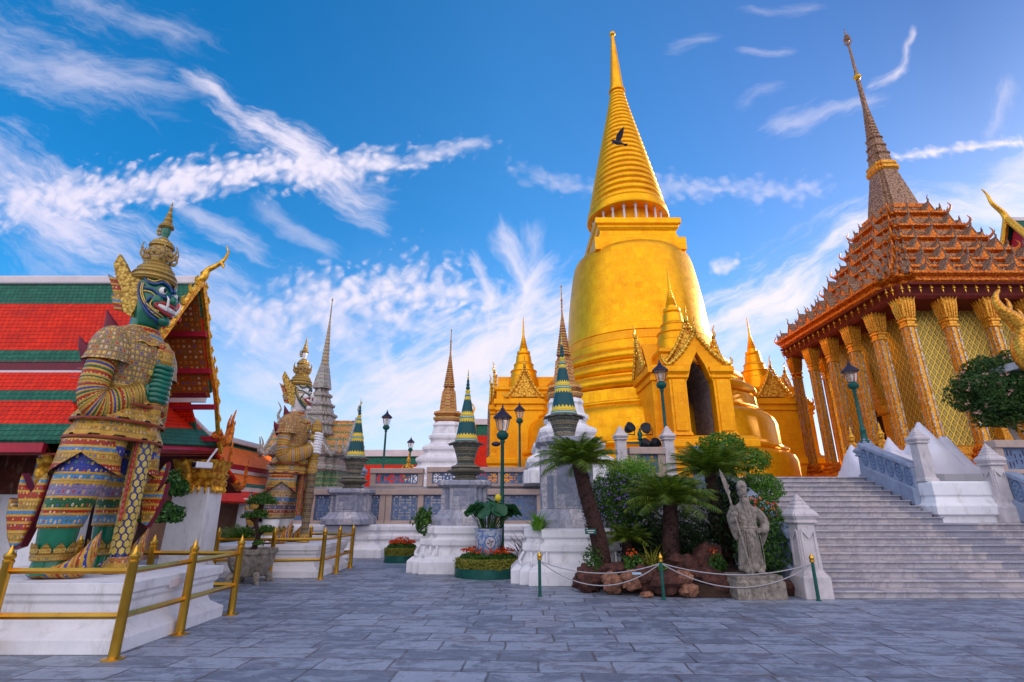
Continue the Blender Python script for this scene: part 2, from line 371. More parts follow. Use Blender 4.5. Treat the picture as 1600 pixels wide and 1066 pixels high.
M_lampg = surf('lamp_green_paint', (0.015, 0.11, 0.085), (0.01, 0.07, 0.06), 6, 0.4, 0.2)
M_lampcap = surf('dark_purple_metal', (0.05, 0.04, 0.07), (0.03, 0.025, 0.04), 6, 0.4, 0.5)
M_stone = surf('granite', (0.36, 0.31, 0.26), (0.13, 0.11, 0.09), 9, 0.85, bump=0.8, bsc=40, dirt=(0.06, 0.048, 0.04), bd=0.03)
M_bark = surf('dark_bark', (0.075, 0.035, 0.028), (0.03, 0.014, 0.012), 14, 0.85, bump=0.9, bsc=40, bd=0.04)
M_rock = surf('brown_rock', (0.14, 0.055, 0.04), (0.03, 0.013, 0.012), 6, 0.85, bump=1.0, bsc=16, bd=0.06, dirt=(0.04, 0.02, 0.018))
M_rockp = surf('pale_rock', (0.40, 0.19, 0.11), (0.10, 0.04, 0.03), 8, 0.8, bump=0.8, bsc=12, bd=0.06, dirt=(0.10, 0.045, 0.03))
M_soil = surf('soil', (0.05, 0.028, 0.018), (0.025, 0.014, 0.01), 9, 0.9, bump=0.8, bsc=20)
M_black = surf('black_metal', (0.02, 0.02, 0.024), (0.012, 0.012, 0.014), 6, 0.4, 0.3)
M_rope = surf('grey_rope', (0.42, 0.40, 0.42), (0.30, 0.28, 0.30), 30, 0.7)
M_tarp = surf('white_tarpaulin', (0.74, 0.72, 0.78), (0.66, 0.63, 0.70), 2, 0.5)
M_red = surf('red_lacquer', (0.42, 0.018, 0.04), (0.30, 0.012, 0.03), 5, 0.4)

def goldmat(name, c1, c2, rough, metal, plate=0.45, bump=0.12):
    m, t, b = pbr(name, rough, metal, 0.2)
    uv = t.n('TexCoord').outputs['UV']; oc = t.n('TexCoord').outputs['Object']
    br = t.n('TexBrick', {'Vector': uv, 'Color1': (0, 0, 0), 'Color2': (1, 1, 1), 'Mortar': (0.5, 0.5, 0.5), 'Scale': 1.0, 'Mortar Size': 0.003, 'Brick Width': plate, 'Row Height': plate}, offset=0.5)
    f = t.m('ADD', t.m('MULTIPLY', br.outputs[0], 0.17), t.m('MULTIPLY', t.noise(oc, 0.45, 8.0, 0.72), 0.92))
    col = t.ramp(f, [(0.30, c2), (0.70, c1)])
    stain = t.step(t.noise(t.v('MULTIPLY', oc, (2.2, 2.2, 0.22)), 1.6, 5.0, 0.7), 0.55, 0.78)
    col = t.mix(t.m('MULTIPLY', stain, 0.28), col, tuple(x * 0.55 for x in c2))
    tes = t.n('TexVoronoi', {'Vector': oc, 'Scale': 14.0}, feature='F1')
    col = t.mix(t.m('MULTIPLY', t.step(t.sep(tes.outputs['Color'])[0], 0.72, 1.0), 0.20), col, (1.0, 0.68, 0.08))
    col = t.mix(t.m('MULTIPLY', br.outputs[1], 0.5), col, tuple(x * 0.4 for x in c2))
    t.put(b.inputs['Base Color'], col)
    t.put(b.inputs['Roughness'], t.m('ADD', t.m('MULTIPLY_ADD', t.noise(oc, 3.0, 5.0), 0.3, rough - 0.18), t.m('MULTIPLY', t.sep(tes.outputs['Color'])[1], 0.12)))
    bumpn(t, b, t.m('ADD', t.noise(oc, 30.0, 3.0), t.m('MULTIPLY', br.outputs[0], 0.35)), bump, 0.01)
    return m
M_gold = goldmat('gold_mosaic', (0.97, 0.465, 0.004), (0.74, 0.285, 0.003), 0.34, 0.62)
M_goldo = goldmat('gold_orange', (0.95, 0.41, 0.004), (0.76, 0.26, 0.003), 0.42, 0.45)
def ornate(name, c1, c2, cell=0.12, rough=0.38, metal=0.5, bump=0.9, c3=None):
    m, t, b = pbr(name, rough, metal)
    oc = t.n('TexCoord').outputs['Object']
    v1 = t.n('TexVoronoi', {'Vector': oc, 'Scale': 1.0 / cell}, feature='F1').outputs['Distance']
    nz = t.noise(oc, 0.6 / cell, 5.0, 0.7, 1.0)
    f = t.m('ADD', t.m('MULTIPLY', t.m('SUBTRACT', 1.0, v1), 0.6), t.m('MULTIPLY', nz, 0.55))
    st = [(0.40, c2), (0.72, c1)] + ([(0.92, c3)] if c3 else [])
    t.put(b.inputs['Base Color'], t.ramp(f, st))
    bumpn(t, b, f, bump, cell * 0.35)
    return m
M_goldr = ornate('gold_relief', (0.90, 0.50, 0.05), (0.42, 0.14, 0.015))
M_goldf = ornate('gold_finial', (0.88, 0.52, 0.06), (0.55, 0.24, 0.02), 0.08, 0.3, 0.7, 0.4)
M_mond = ornate('gilt_red_cornice', (0.80, 0.235, 0.015), (0.38, 0.055, 0.008), 0.10, 0.45, 0.3, 0.8, (0.88, 0.42, 0.06))
M_mondg = ornate('grey_green_mosaic', (0.48, 0.22, 0.085), (0.18, 0.06, 0.03), 0.09, 0.45, 0.15, 0.9, (0.58, 0.46, 0.32))
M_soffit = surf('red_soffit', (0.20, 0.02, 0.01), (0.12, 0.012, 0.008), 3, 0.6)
M_spire = ornate('spire_mosaic', (0.42, 0.25, 0.15), (0.16, 0.075, 0.045), 0.10, 0.45, 0.2, 0.7, (0.56, 0.36, 0.16))

# ================================================================== SETTING
M_pave, t, b = pbr('stone_paving', 0.5)
oc = t.n('TexCoord').outputs['Object']
rot = t.n('VectorRotate', {'Vector': oc, 'Angle': radians(2.5)}, rotation_type='Z_AXIS').outputs[0]
wv = t.v('ADD', rot, t.v('MULTIPLY', t.v('SUBTRACT', t.noise(rot, 1.6, 5.0, out=1), (0.5, 0.5, 0.5)), (0.09, 0.07, 0)))
px_, py_, pz_ = t.sep(wv)
rowid = t.m('FLOOR', t.m('DIVIDE', py_, 0.44))
shift = t.m('MULTIPLY', t.m('FRACT', t.m('MULTIPLY', t.m('SINE', t.m('MULTIPLY', rowid, 12.99)), 437.6)), 3.0)
strch = t.m('MULTIPLY_ADD', t.m('FRACT', t.m('MULTIPLY', t.m('SINE', t.m('MULTIPLY', rowid, 78.2)), 91.7)), 0.45, 0.72)
bv = t.comb(t.m('MULTIPLY', t.m('ADD', px_, shift), strch), py_, 0.0)
br = t.n('TexBrick', {'Vector': bv, 'Color1': (0, 0, 0), 'Color2': (1, 1, 1), 'Mortar': (0.5, 0.5, 0.5), 'Scale': 1.0, 'Mortar Size': 0.015, 'Mortar Smooth': 0.5, 'Bias': 0.0, 'Brick Width': 0.80, 'Row Height': 0.44}, offset=0.37)
blot = t.noise(oc, 0.9, 7.0, 0.68, 0.4)
fine = t.noise(oc, 5.5, 9.0, 0.74, 0.9)
mid = t.noise(t.v('MULTIPLY', oc, (1.0, 1.7, 1.0)), 2.4, 9.0, 0.74, 0.7)
per = t.m('MULTIPLY_ADD', br.outputs[0], 0.13, -0.065)
pat = t.step(t.m('ADD', mid, per), 0.40, 0.56)
pc = t.ramp(fine, [(0.30, (0.095, 0.118, 0.165)), (0.70, (0.185, 0.212, 0.275))])
pc = t.mix(t.m('MULTIPLY', t.step(t.m('ADD', blot, per), 0.50, 0.62), 0.65), pc, (0.19, 0.145, 0.15))
pc = t.mix(t.m('MULTIPLY', pat, 0.85), pc, t.ramp(t.m('ADD', fine, per), [(0.25, (0.22, 0.26, 0.34)), (0.75, (0.37, 0.42, 0.51))]))
pc = t.mix(t.m('MULTIPLY', t.step(t.noise(oc, 13.0, 8.0, 0.78), 0.53, 0.64), 0.6), pc, (0.075, 0.08, 0.10))
mort = t.m('MULTIPLY', br.outputs[1], t.m('MULTIPLY_ADD', t.step(t.noise(oc, 1.7, 4.0), 0.35, 0.6), 0.38, 0.46))
pc = t.mix(mort, pc, t.ramp(blot, [(0.4, (0.05, 0.045, 0.05)), (0.62, (0.14, 0.105, 0.105))]))
t.put(b.inputs['Base Color'], pc)
t.put(b.inputs['Roughness'], t.m('MULTIPLY_ADD', fine, 0.5, 0.24))
b.inputs['Specular IOR Level'].default_value = 0.4
bumpn(t, b, t.m('SUBTRACT', t.m('ADD', t.m('MULTIPLY', fine, 0.6), t.m('MULTIPLY', pat, 0.3)), br.outputs[1]), 0.6, 0.03)
g = MB(); g.add([(-600, -300, 0), (600, -300, 0), (600, 900, 0), (-600, 900, 0)], [(0, 1, 2, 3)])
tag(g.build('ground', M_pave), kind='structure')

M_floor = blocks('terrace_floor_stone', (0.25, 0.25, 0.27), (0.36, 0.35, 0.36), (0.42, 0.38, 0.36), 0.6, 0.6)
g = MB()
g.box(2.9, 60, 16.75, 60, 0.0, 2.6)
g.box(13.4, 60, 15.25, 16.75, 0.0, 2.596)
g.box(11.3, 13.4, 15.1, 16.75, 0.0, 2.592)
g.box(-9.0, 2.9, 23.2, 60, 0.0, 2.588)
tag(g.build('terrace', M_floor), kind='structure')
g = MB(); g.box(-9.2, 2.9, 20.75, 23.2, 0.0, 1.12)
tag(g.build('terrace_ledge', M_white), kind='structure')

# ------------------------------------------------------------------ balustrades, newels
def pierced(wd, ht, th=0.05, step=0.052):
    """openwork tile panel: a slab cut by a repeating flower lattice"""
    mb = MB(); nx, nz = max(8, int(wd / step)), max(8, int(ht / step)); sx, sz = wd / nx, ht / nz
    solid = [[False] * nz for _ in range(nx)]
    for i in range(nx):
        for k in range(nz):
            x, z = (i + .5) * sx, (k + .5) * sz
            cxn = max(1, round(wd / 0.42)); czn = max(1, round(ht / 0.42))
            fx = (x / wd * cxn) % 1 - .5; fz = (z / ht * czn) % 1 - .5
            r = hypot(fx, fz); a = atan2(fz, fx)
            hole = (0.13 < r < 0.42 and abs(sin(4 * a)) > 0.50 and not 0.24 < r < 0.29) or (abs(fx) > .38 and abs(fz) > .38 and abs(abs(fx) - abs(fz)) > .02)
            cm = hypot((x - wd/2), (z - ht/2) * 1.1)
            if cm < 0.17 * min(1, ht): hole = False
            if cm < 0.07 * min(1, ht): hole = True
            if i in (0, nx-1) or k in (0, nz-1): hole = False
            solid[i][k] = not hole
    y0, y1 = -th/2, th/2
    for i in range(nx):
        for k in range(nz):
            if not solid[i][k]: continue
            x0, x1, z0, z1 = i*sx, (i+1)*sx, k*sz, (k+1)*sz
            vs = [(x0,y0,z0),(x1,y0,z0),(x1,y0,z1),(x0,y0,z1),(x0,y1,z0),(x1,y1,z0),(x1,y1,z1),(x0,y1,z1)]
            fs = [(0,1,2,3), (5,4,7,6)]
            if i == 0 or not solid[i-1][k]: fs.append((4,0,3,7))
            if i == nx-1 or not solid[i+1][k]: fs.append((1,5,6,2))
            if k == 0 or not solid[i][k-1]: fs.append((0,4,5,1))
            if k == nz-1 or not solid[i][k+1]: fs.append((3,2,6,7))
            mb.add(vs, fs)
    return mb
PANEL = {}
def balustrade(x0, x1, y, z, h, label, n=None, group='pierced balustrades of the terrace', pw=0.22):
    L = x1 - x0; n = n or max(1, round(L / 1.75)); s_ = (L - pw) / n
    r = thing('terrace_balustrade', label, 'balustrade', (x0, y, z), group)
    m = MB(); m.box(0, L, -0.17, 0.17, 0, 0.12); m.build('plinth_course', M_coping, r, bevel=0.01)
    m = MB(); m.box(-0.02, L + 0.02, -0.20, 0.20, h - 0.22, h); m.build('coping', M_coping, r, bevel=0.02)
    for i in range(n + 1):
        m = MB(); m.box(i*s_, i*s_ + pw, -0.13, 0.13, 0.12, h - 0.22); m.build('post', M_coping, r)
    key = (round(s_ - pw, 2), round(h, 2))
    for i in range(n):
        if key not in PANEL:
            o = pierced(s_ - pw, h - 0.34).build('panel', M_panel, r, loc=(i*s_ + pw, 0, 0.12)); PANEL[key] = o
        else:
            o = PANEL[key].copy(); COL.objects.link(o); o.parent = r; o.location = (i*s_ + pw, 0, 0.12)
    return r
balustrade(-9.2, -4.9, 20.95, 1.12, 1.28, 'blue pierced balustrade behind the white-faced giant, pink coping', 3)
balustrade(-4.88, -2.2, 20.95, 1.121, 1.28, 'blue pierced balustrade with pink coping left of the middle tiled cone urn', 2)
balustrade(-2.18, 2.75, 20.95, 1.12, 1.28, 'blue pierced balustrade with pink coping behind the lotus pot', 3)
balustrade(-6.2, -3.9, 23.35, 2.59, 0.78, 'upper pierced balustrade with a dark quatrefoil hole, under the two distant lamps', 1)
balustrade(-3.7, 2.7, 23.2, 2.59, 0.82, 'upper pierced balustrade in front of the red and gold spire on its white stepped base', 4)
balustrade(3.75, 4.85, 16.75, 2.6, 0.92, 'short pierced balustrade under the black floodlights', 1)
balustrade(14.0, 24.0, 15.25, 2.6, 0.95, 'pierced balustrade beside the round flowering tree at the top of the stairs', 6)

def newel(label, loc, h, w_, mat, cat='newel post', base=True, group=None):
    r = thing('newel_post', label, cat, loc, group); k = w_ / 0.5
    m = MB(); hs_ = h * 0.70
    if base: m.sq([(0.10*k, 0), (0.10*k, 0.50*k), (0.02*k, 0.62*k), (0, 0.66*k), (-0.03*k, hs_)], rect(w_/2, w_/2))
    else: m.sq([(0.05*k, 0), (0.05*k, 0.10*k), (0, 0.16*k), (-0.02*k, hs_)], rect(w_/2, w_/2))
    m.build('shaft', mat, r, bevel=0.012)
    if base:
        m = MB()
        for sx, sy in ((0, -1), (-1, 0)):
            for q in (-1, 1):
                c = q * w_ * 0.33
                M_ = Matrix.Rotation(0 if sx == 0 else -pi/2, 4, 'Z')
                m.box(c - 0.018, c + 0.018, -w_/2 - 0.012, -w_/2 + 0.03, 0.74*k, hs_ - 0.12, M=M_)
            m.plate([(-w_*0.33, hs_-0.12), (0, hs_-0.36*k), (w_*0.33, hs_-0.12), (w_*0.33, hs_-0.09), (-w_*0.33, hs_-0.09)], lambda a, b_, t_: M_ @ Vector((a, -w_/2 - 0.006 + t_, b_)), 0.03)
        m.build('carved_border', mat, r)
    m = MB(); z0 = hs_
    pr = [(-0.03*k, z0), (0.06*k, z0+0.04*k), (0.06*k, z0+0.08*k), (0.02*k, z0+0.10*k), (0.09*k, z0+0.20*k), (0.09*k, z0+0.25*k)]
    m.loft([[(x, y, z) for x, y in redent(w_/2, 0.04*k, 1)(o)] for o, z in pr] +
           [[(x*f_, y*f_, z0+zz) for x, y in redent(w_/2+0.09*k, 0.04*k, 1)(0)] for f_, zz in ((0.72, 0.36*k), (0.60, 0.38*k), (0.62, 0.42*k), (0.46, 0.48*k), (0.48, 0.52*k), (0.32, 0.58*k), (0.33, 0.61*k), (0.18, 0.69*k), (0.02, h - z0))])
    m.build('cap', mat, r)
    return r
newel('pale marble newel post at the foot of the stairs beside the clipped bush', (5.83, 11.0, 0), 1.92, 0.38, M_newel)
newel('pale newel post on the white block halfway up the right of the stairs', (11.40, 14.6, 2.35), 1.45, 0.32, M_newel, base=False)
newel('pointed pale marble newel post with a carved face at the right of the stairs', (12.95, 14.25, 1.30), 2.05, 0.38, M_newel)
newel('grey newel post with pointed cap left of the black floodlights', (3.5, 16.75, 2.6), 1.62, 0.33, M_newel, base=False)
newel('grey newel post with pointed cap right of the black floodlights', (5.02, 16.75, 2.6), 1.62, 0.33, M_newel, base=False)
newel('blue grey newel post with pointed cap at the corner of the far left terrace', (-6.5, 22.6, 1.3), 2.45, 0.42, M_bluestone, base=False)
newel('squat blue grey newel post holding the lamp at the top of the stairs', (11.55, 17.0, 2.6), 0.95, 0.44, M_bluestone, base=False)

# ------------------------------------------------------------------ staircase
st = thing('marble_staircase', 'wide flight of veined marble steps climbing to the golden terrace', 'stairs', (0, 0, 0))
N_, RI, TR = 18, 2.6 / 18, 0.335
for i in range(N_):
    y0 = 10.85 + i * TR; xr = 13.1 if i < 9 else 11.02
    m = MB()
    m.box(6.15, xr, y0 + 0.045, 16.74, i * RI, (i + 1) * RI - 0.035)
    m.box(6.14, xr + 0.005, y0 - 0.010, 16.745, (i + 1) * RI - 0.035, (i + 1) * RI)
    m.build('step', M_step, st, bevel=0.006)

def slope_rail(label, x, ya, za, yb, zb, h, n, group='sloping stair parapets'):
    r = thing('stair_parapet', label, 'parapet', (x, ya, za), group)
    L = yb - ya; H = zb - za
    def sl(mb, y0, y1, za_, zb_, x0, x1):
        f = lambda y: H * y / L
        vs = [(x0,y0,f(y0)+za_),(x1,y0,f(y0)+za_),(x1,y1,f(y1)+za_),(x0,y1,f(y1)+za_),(x0,y0,f(y0)+zb_),(x1,y0,f(y0)+zb_),(x1,y1,f(y1)+zb_),(x0,y1,f(y1)+zb_)]
        mb.add(vs, [(0,3,2,1),(4,5,6,7),(0,1,5,4),(1,2,6,5),(2,3,7,6),(3,0,4,7)])
    m = MB(); sl(m, 0, L, -0.25, 0.24, -0.20, 0.20); m.build('base', M_bluestone, r, bevel=0.02)
    m = MB(); sl(m, 0, L, 0.24, h - 0.14, -0.10, 0.10); m.build('panel', M_bluestone, r)
    m = MB(); sl(m, 0, L, h - 0.14, h, -0.17, 0.17); m.build('coping', M_bluestone, r, bevel=0.03)
    for i in range(n):
        yc = L * (i + 0.5) / n; zc = H * yc / L + 0.24 + (h - 0.38) / 2
        ry, rz = L / n * 0.36, (h - 0.38) * 0.42
        m = MB()
        for sx in (-1, 1):
            pts = [(sx*0.105, yc + ry*cos(q), zc + rz*sin(q) + H/L*ry*cos(q)) for q in [2*pi*k/24 for k in range(25)]]
            m.tube(pts, 0.022, 6)
            for k in range(8):
                q = 2*pi*k/8
                m.ball((sx*0.10, yc + ry*.58*cos(q), zc + rz*.58*sin(q) + H/L*ry*.58*cos(q)), (0.025, ry*.2, rz*.16), 8, 6)
            m.ball((sx*0.10, yc, zc), (0.03, ry*.28, rz*.24), 8, 6)
        m.build('medallion', M_panel, r, smooth=60)
    return r
slope_rail('upper blue grey stair parapet with oval medallions below the lamp', 11.25, 14.75, 1.95, 16.75, 2.75, 0.92, 6)
slope_rail('lower blue grey stair parapet with oval medallions at the right edge', 13.25, 11.0, 0.25, 14.1, 1.65, 0.95, 8)
slope_rail('blue grey stair parapet behind the clipped bush and marble newel', 5.85, 11.35, 0.25, 16.6, 2.65, 0.92, 12)

r = thing('stair_end_block', 'white stepped masonry block carrying a newel post beside the stairs', 'block', (12.2, 14.72, 0))
m = MB(); m.sq([(0.0, 1.0), (0.0, 1.46), (0.10, 1.50), (0.10, 1.72), (0.0, 1.80), (-0.06, 1.95), (-0.02, 2.0), (-0.02, 2.30), (-0.06, 2.35)], rect(1.0, 0.50))
m.build('moulded_body', M_white, r, bevel=0.015)

# ------------------------------------------------------------------ white pedestals with tiled cone urns
M_cone, t, b = pbr('green_tile_spire', 0.4, 0.0, 0.2, 0.05)
uv = t.n('TexCoord').outputs['UV']; u, v_, _ = t.sep(uv)
per = 0.73
fv = t.m('FRACT', t.m('DIVIDE', v_, per))
zig = t.m('ABSOLUTE', t.m('SUBTRACT', t.m('FRACT', t.m('DIVIDE', u, 0.12)), 0.5))
zz = t.m('MULTIPLY', zig, 0.20)
up_ = t.m('ADD', fv, zz); dn_ = t.m('SUBTRACT', fv, zz)
col = t.mix(t.m('GREATER_THAN', t.m('SUBTRACT', fv, zz), 0.25), (0.78, 0.55, 0.04), (0.006, 0.075, 0.085))
col = t.mix(t.m('GREATER_THAN', t.m('ADD', fv, zz), 0.92), col, (0.78, 0.55, 0.04))
ring = t.m('LESS_THAN', fv, 0.20)
rc = t.ramp(t.m('MULTIPLY', fv, 5.0), [(0.0, (0.02, 0.25, 0.20)), (0.22, (0.62, 0.62, 0.55)), (0.36, (0.02, 0.22, 0.18)), (0.55, (0.78, 0.55, 0.04)), (0.72, (0.45, 0.16, 0.03)), (0.84, (0.78, 0.55, 0.04))], 'CONSTANT')
col = t.mix(ring, col, rc)
lat = t.n('TexVoronoi', {'Vector': uv, 'Scale': 16.0, 'Randomness': 0.3}, voronoi_dimensions='2D', feature='DISTANCE_TO_EDGE').outputs[0]
col = t.mix(t.m('MULTIPLY', t.step(lat, 0.06, 0.02), 0.35), col, (0.03, 0.04, 0.04))
t.put(b.inputs['Base Color'], col); bumpn(t, b, lat, 0.4, 0.01)
M_urn = mosaic('urn_mosaic', [((0.06, 0.08, 0.07), 2), ((0.12, 0.09, 0.07), 1), ((0.05, 0.08, 0.08), 2)], 0.30, 0.05, line=(0.26, 0.22, 0.13), dot=(0.36, 0.34, 0.26), jewel=((0.20, 0.12, 0.07), (0.10, 0.16, 0.18), (0.10, 0.18, 0.12)), rough=0.4, rnd=0.2)
M_urnd = surf('dark_urn_stone', (0.15, 0.13, 0.11), (0.07, 0.065, 0.06), 8, 0.6, bump=0.6, bsc=40)
def scroll(mb, x, y, z, s_, ax):
    pts = [(x + (ax[0]*s_*0.05), y + (ax[1]*s_*0.05), z + 0.0), (x + ax[0]*s_*0.12, y + ax[1]*s_*0.12, z + 0.12*s_), (x + ax[0]*0.02, y + ax[1]*0.02, z + 0.30*s_), (x - ax[0]*s_*0.06, y - ax[1]*s_*0.06, z + 0.42*s_)]
    mb.tube(smooth_path(pts, 4), taper(0.06*s_, 0.035*s_, 13), 7)
def cone_urn(loc, where, bw=1.45, urn_only=False, stack=True, hm=1.25):
    x, y, z0 = loc
    if not urn_only:
        r = thing('white_plinth', 'white moulded plinth with small scrolls %s' % where, 'plinth', (x, y, 0), 'white plinths under the urns')
        m = MB(); R_ = redent(bw - 0.42, 0.20, 2)
        m.sq([(0.42, 0), (0.42, 0.30), (0.30, 0.40), (0.16, 0.46), (0.06, 0.62), (0.06, 0.66), (0.14, 0.70), (0.14, 0.84), (0.04, 0.90), (0.04, 0.96), (0.10, 1.0), (0.10, 1.16), (0.02, 1.20)], R_)
        m.build('moulded_body', M_white, r, bevel=0.015)
        for k in (-0.95, -0.78, -0.6, 0.6, 0.78, 0.95):
            m = MB(); scroll(m, k*(bw-0.42), -(bw - 0.42) - 0.14, 0.42, 0.62, (0, -1)); m.build('scroll', M_white, r, smooth=60)
            m = MB(); scroll(m, -(bw - 0.42) - 0.14, k*(bw-0.42), 0.42, 0.62, (-1, 0)); m.build('scroll', M_white, r, smooth=60)
    r = thing('marble_pedestal', 'grey veined marble pedestal %s' % where, 'pedestal', (x, y, z0), 'marble pedestals under the urns')
    m = MB(); R_ = redent(0.66, 0.13, 2)
    m.sq([(0.22, 0.0), (0.22, 0.20), (0.16, 0.26), (0.10, 0.30), (0.02, 0.42), (0.0, 0.44)], R_); m.build('foot', M_marble, r, bevel=0.012)
    m = MB(); m.sq([(0.0, 0.44), (0.0, hm - 0.22)], R_)
    for k in (0, 1):
        M_ = Matrix.Rotation(-pi/2*k, 4, 'Z'); m.box(-0.30, 0.30, -0.675, -0.6, 0.52, hm - 0.30, M=M_)
    m.build('die', M_marble, r, bevel=0.01)
    m = MB(); m.sq([(0.0, hm - 0.22), (0.08, hm - 0.16), (0.12, hm - 0.14), (0.12, hm - 0.02), (0.08, hm)], R_); m.build('cap', M_marble, r, bevel=0.012)
    zb = z0 + hm
    r = thing('cone_urn', 'dark mosaic urn with green and gold tiled cone %s' % where, 'urn', (x, y, zb), 'tiled cone urns on pedestals')
    z = 0.0
    if stack:
        m = MB(); m.lathe([(0.38, 0), (0.38, 0.08), (0.31, 0.11), (0.33, 0.16), (0.46, 0.22), (0.57, 0.28), (0.58, 0.31), (0.45, 0.34), (0.42, 0.38), (0.46, 0.40), (0.44, 0.44), (0.31, 0.48), (0.27, 0.54)], 16, cap1=True)
        m.build('stand', M_urn, r, smooth=35); z = 0.52
    m = MB(); m.lathe([(0.23, z), (0.27, z+0.05), (0.27, z+0.09), (0.31, z+0.25), (0.37, z+0.44), (0.41, z+0.52), (0.43, z+0.57), (0.39, z+0.60)], 16); m.build('bowl', M_urn, r, smooth=35)
    m = MB()
    for k in range(12):
        q = 2*pi*(k+.5)/12; c, s_ = cos(q), sin(q)
        m.plate([(-0.12, 0.36), (0.12, 0.36), (0.12, 0.48), (0.0, 0.58), (-0.12, 0.48)], lambda a, b_, t_: (b_*c - a*s_, b_*s_ + a*c, z + 0.65 + t_ - (b_ - 0.36)*0.35), 0.03)
    m.lathe([(0.41, z+0.58), (0.43, z+0.64), (0.37, z+0.67)], 24)
    m.build('lip', M_urnd, r)
    z += 0.66; m = MB(); H = 1.45; pr = []
    for k in range(33):
        q = k / 32; rr = 0.355 * (1 - q) ** 0.95 + 0.085 * q
        if (k % 16) in (0, 1, 2): rr += 0.016
        pr.append((rr, z + q * H))
    m.lathe(pr, 24); m.build('cone', M_cone, r, smooth=40)
    m = MB(); zt = z + H; pr = []
    for k in range(7):
        rr = 0.09 * (1 - k/7.6); pr += [(rr*0.75, zt + k*0.11), (rr, zt + k*0.11 + 0.025), (rr, zt + k*0.11 + 0.065), (rr*0.7, zt + k*0.11 + 0.10)]
    pr += [(0.015, zt + 0.78), (0.004, zt + 0.9)]
    m.lathe(pr, 12); m.build('finial', M_cone, r, smooth=40)
    return r
cone_urn((-1.42, 16.2, 1.20), 'left of the lotus pot')
cone_urn((1.42, 14.0, 1.20), 'behind the leaning cycad', stack=False, hm=2.22)
cone_urn((-6.05, 20.3, 1.12), 'right of the white-faced giant', urn_only=True)
r = thing('white_plinth', 'long white moulded plinth below the terrace right of the white-faced giant', 'plinth', (-5.9, 20.6, 0))
m = MB(); m.sq([(0.42, 0), (0.42, 0.28), (0.28, 0.40), (0.12, 0.46), (0.06, 0.56), (0.16, 0.62), (0.16, 0.74), (0.05, 0.80), (0.05, 0.88), (0.12, 0.92), (0.12, 1.06), (0.04, 1.115)], rect(0.85, 0.6))
m.build('moulded_body', M_white, r, bevel=0.015)
r = thing('terrace_wall', 'long white moulded terrace wall between the giants and the middle urn', 'wall', (-3.2, 20.9, 0))
m = MB(); m.sq([(0.34, 0), (0.34, 0.26), (0.22, 0.38), (0.10, 0.44), (0.04, 0.54), (0.13, 0.60), (0.13, 0.72), (0.04, 0.78), (0.04, 0.86), (0.10, 0.90), (0.10, 1.04), (0.02, 1.11)], rect(5.9, 0.4))
m.build('moulded_body', M_white, r, bevel=0.015)

# ------------------------------------------------------------------ white stepped bases with mosaic spires
M_rsp = mosaic('red_gold_spire', [((0.45, 0.10, 0.03), 2), ((0.62, 0.30, 0.06), 1), ((0.30, 0.05, 0.06), 1), ((0.60, 0.36, 0.10), 1)], 0.34, 0.09, line=(0.58, 0.34, 0.08), dot=(0.62, 0.46, 0.2), rough=0.4)
def small_chedi(x, y, where):
    r = thing('spired_shrine', 'white stepped base under a slim mosaic spire %s' % where, 'shrine', (x, y, 2.6), 'slim mosaic spires on white bases')
    m = MB(); R_ = redent(0.6, 0.12, 2); pr = [(1.25, 0), (1.25, 0.5)]
    for k in range(4):
        o = 1.12 - k*0.27; z = 0.5 + k*0.62
        pr += [(o - 0.02, z + 0.02), (o - 0.10, z + 0.12), (o - 0.10, z + 0.20), (o, z + 0.32), (o, z + 0.46), (o - 0.14, z + 0.56)]
    pr += [(0.16, 3.0), (0.10, 3.3), (0.16, 3.4), (0.06, 3.6)]
    m.sq(pr, R_); m.build('stepped_base', M_white, r, bevel=0.02)
    m = MB(); m.sq([(0.02, 3.6), (0.14, 3.72), (0.14, 3.84), (0.0, 3.9), (0.14, 4.02), (0.10, 4.16), (-0.10, 4.22), (-0.16, 4.3), (-0.22, 4.9), (-0.30, 5.5), (-0.36, 5.6)], R_)
    for k in range(4):
        M_ = Matrix.Rotation(pi/2*k, 4, 'Z'); m.plate([(-0.17, 4.35), (0.17, 4.35), (0.13, 5.1), (0, 5.4), (-0.13, 5.1)], lambda a, b_, t_: M_ @ Vector((a, -0.42 + t_ + (b_-4.35)*0.09, b_)), 0.08)
    m.build('mosaic_body', M_rsp, r, smooth=30)
    m = MB(); pr = []; n = 16
    for k in range(n):
        rr = 0.28 * (1 - k / n) ** 1.1 + 0.045; z = 5.6 + k * 0.125
        pr += [(rr*0.8, z), (rr, z + 0.03), (rr, z + 0.09), (rr*0.78, z + 0.12)]
    pr += [(0.045, 7.65), (0.04, 8.3), (0.055, 8.32), (0.05, 8.38), (0.03, 8.4), (0.02, 9.0), (0.05, 9.03), (0.004, 9.12)]
    m.lathe(pr, 12); m.build('ringed_spire', M_rsp, r, smooth=40)
small_chedi(-3.55, 28.4, 'left of the middle tiled cone')
small_chedi(2.32, 22.2, 'behind the tallest tiled cone')

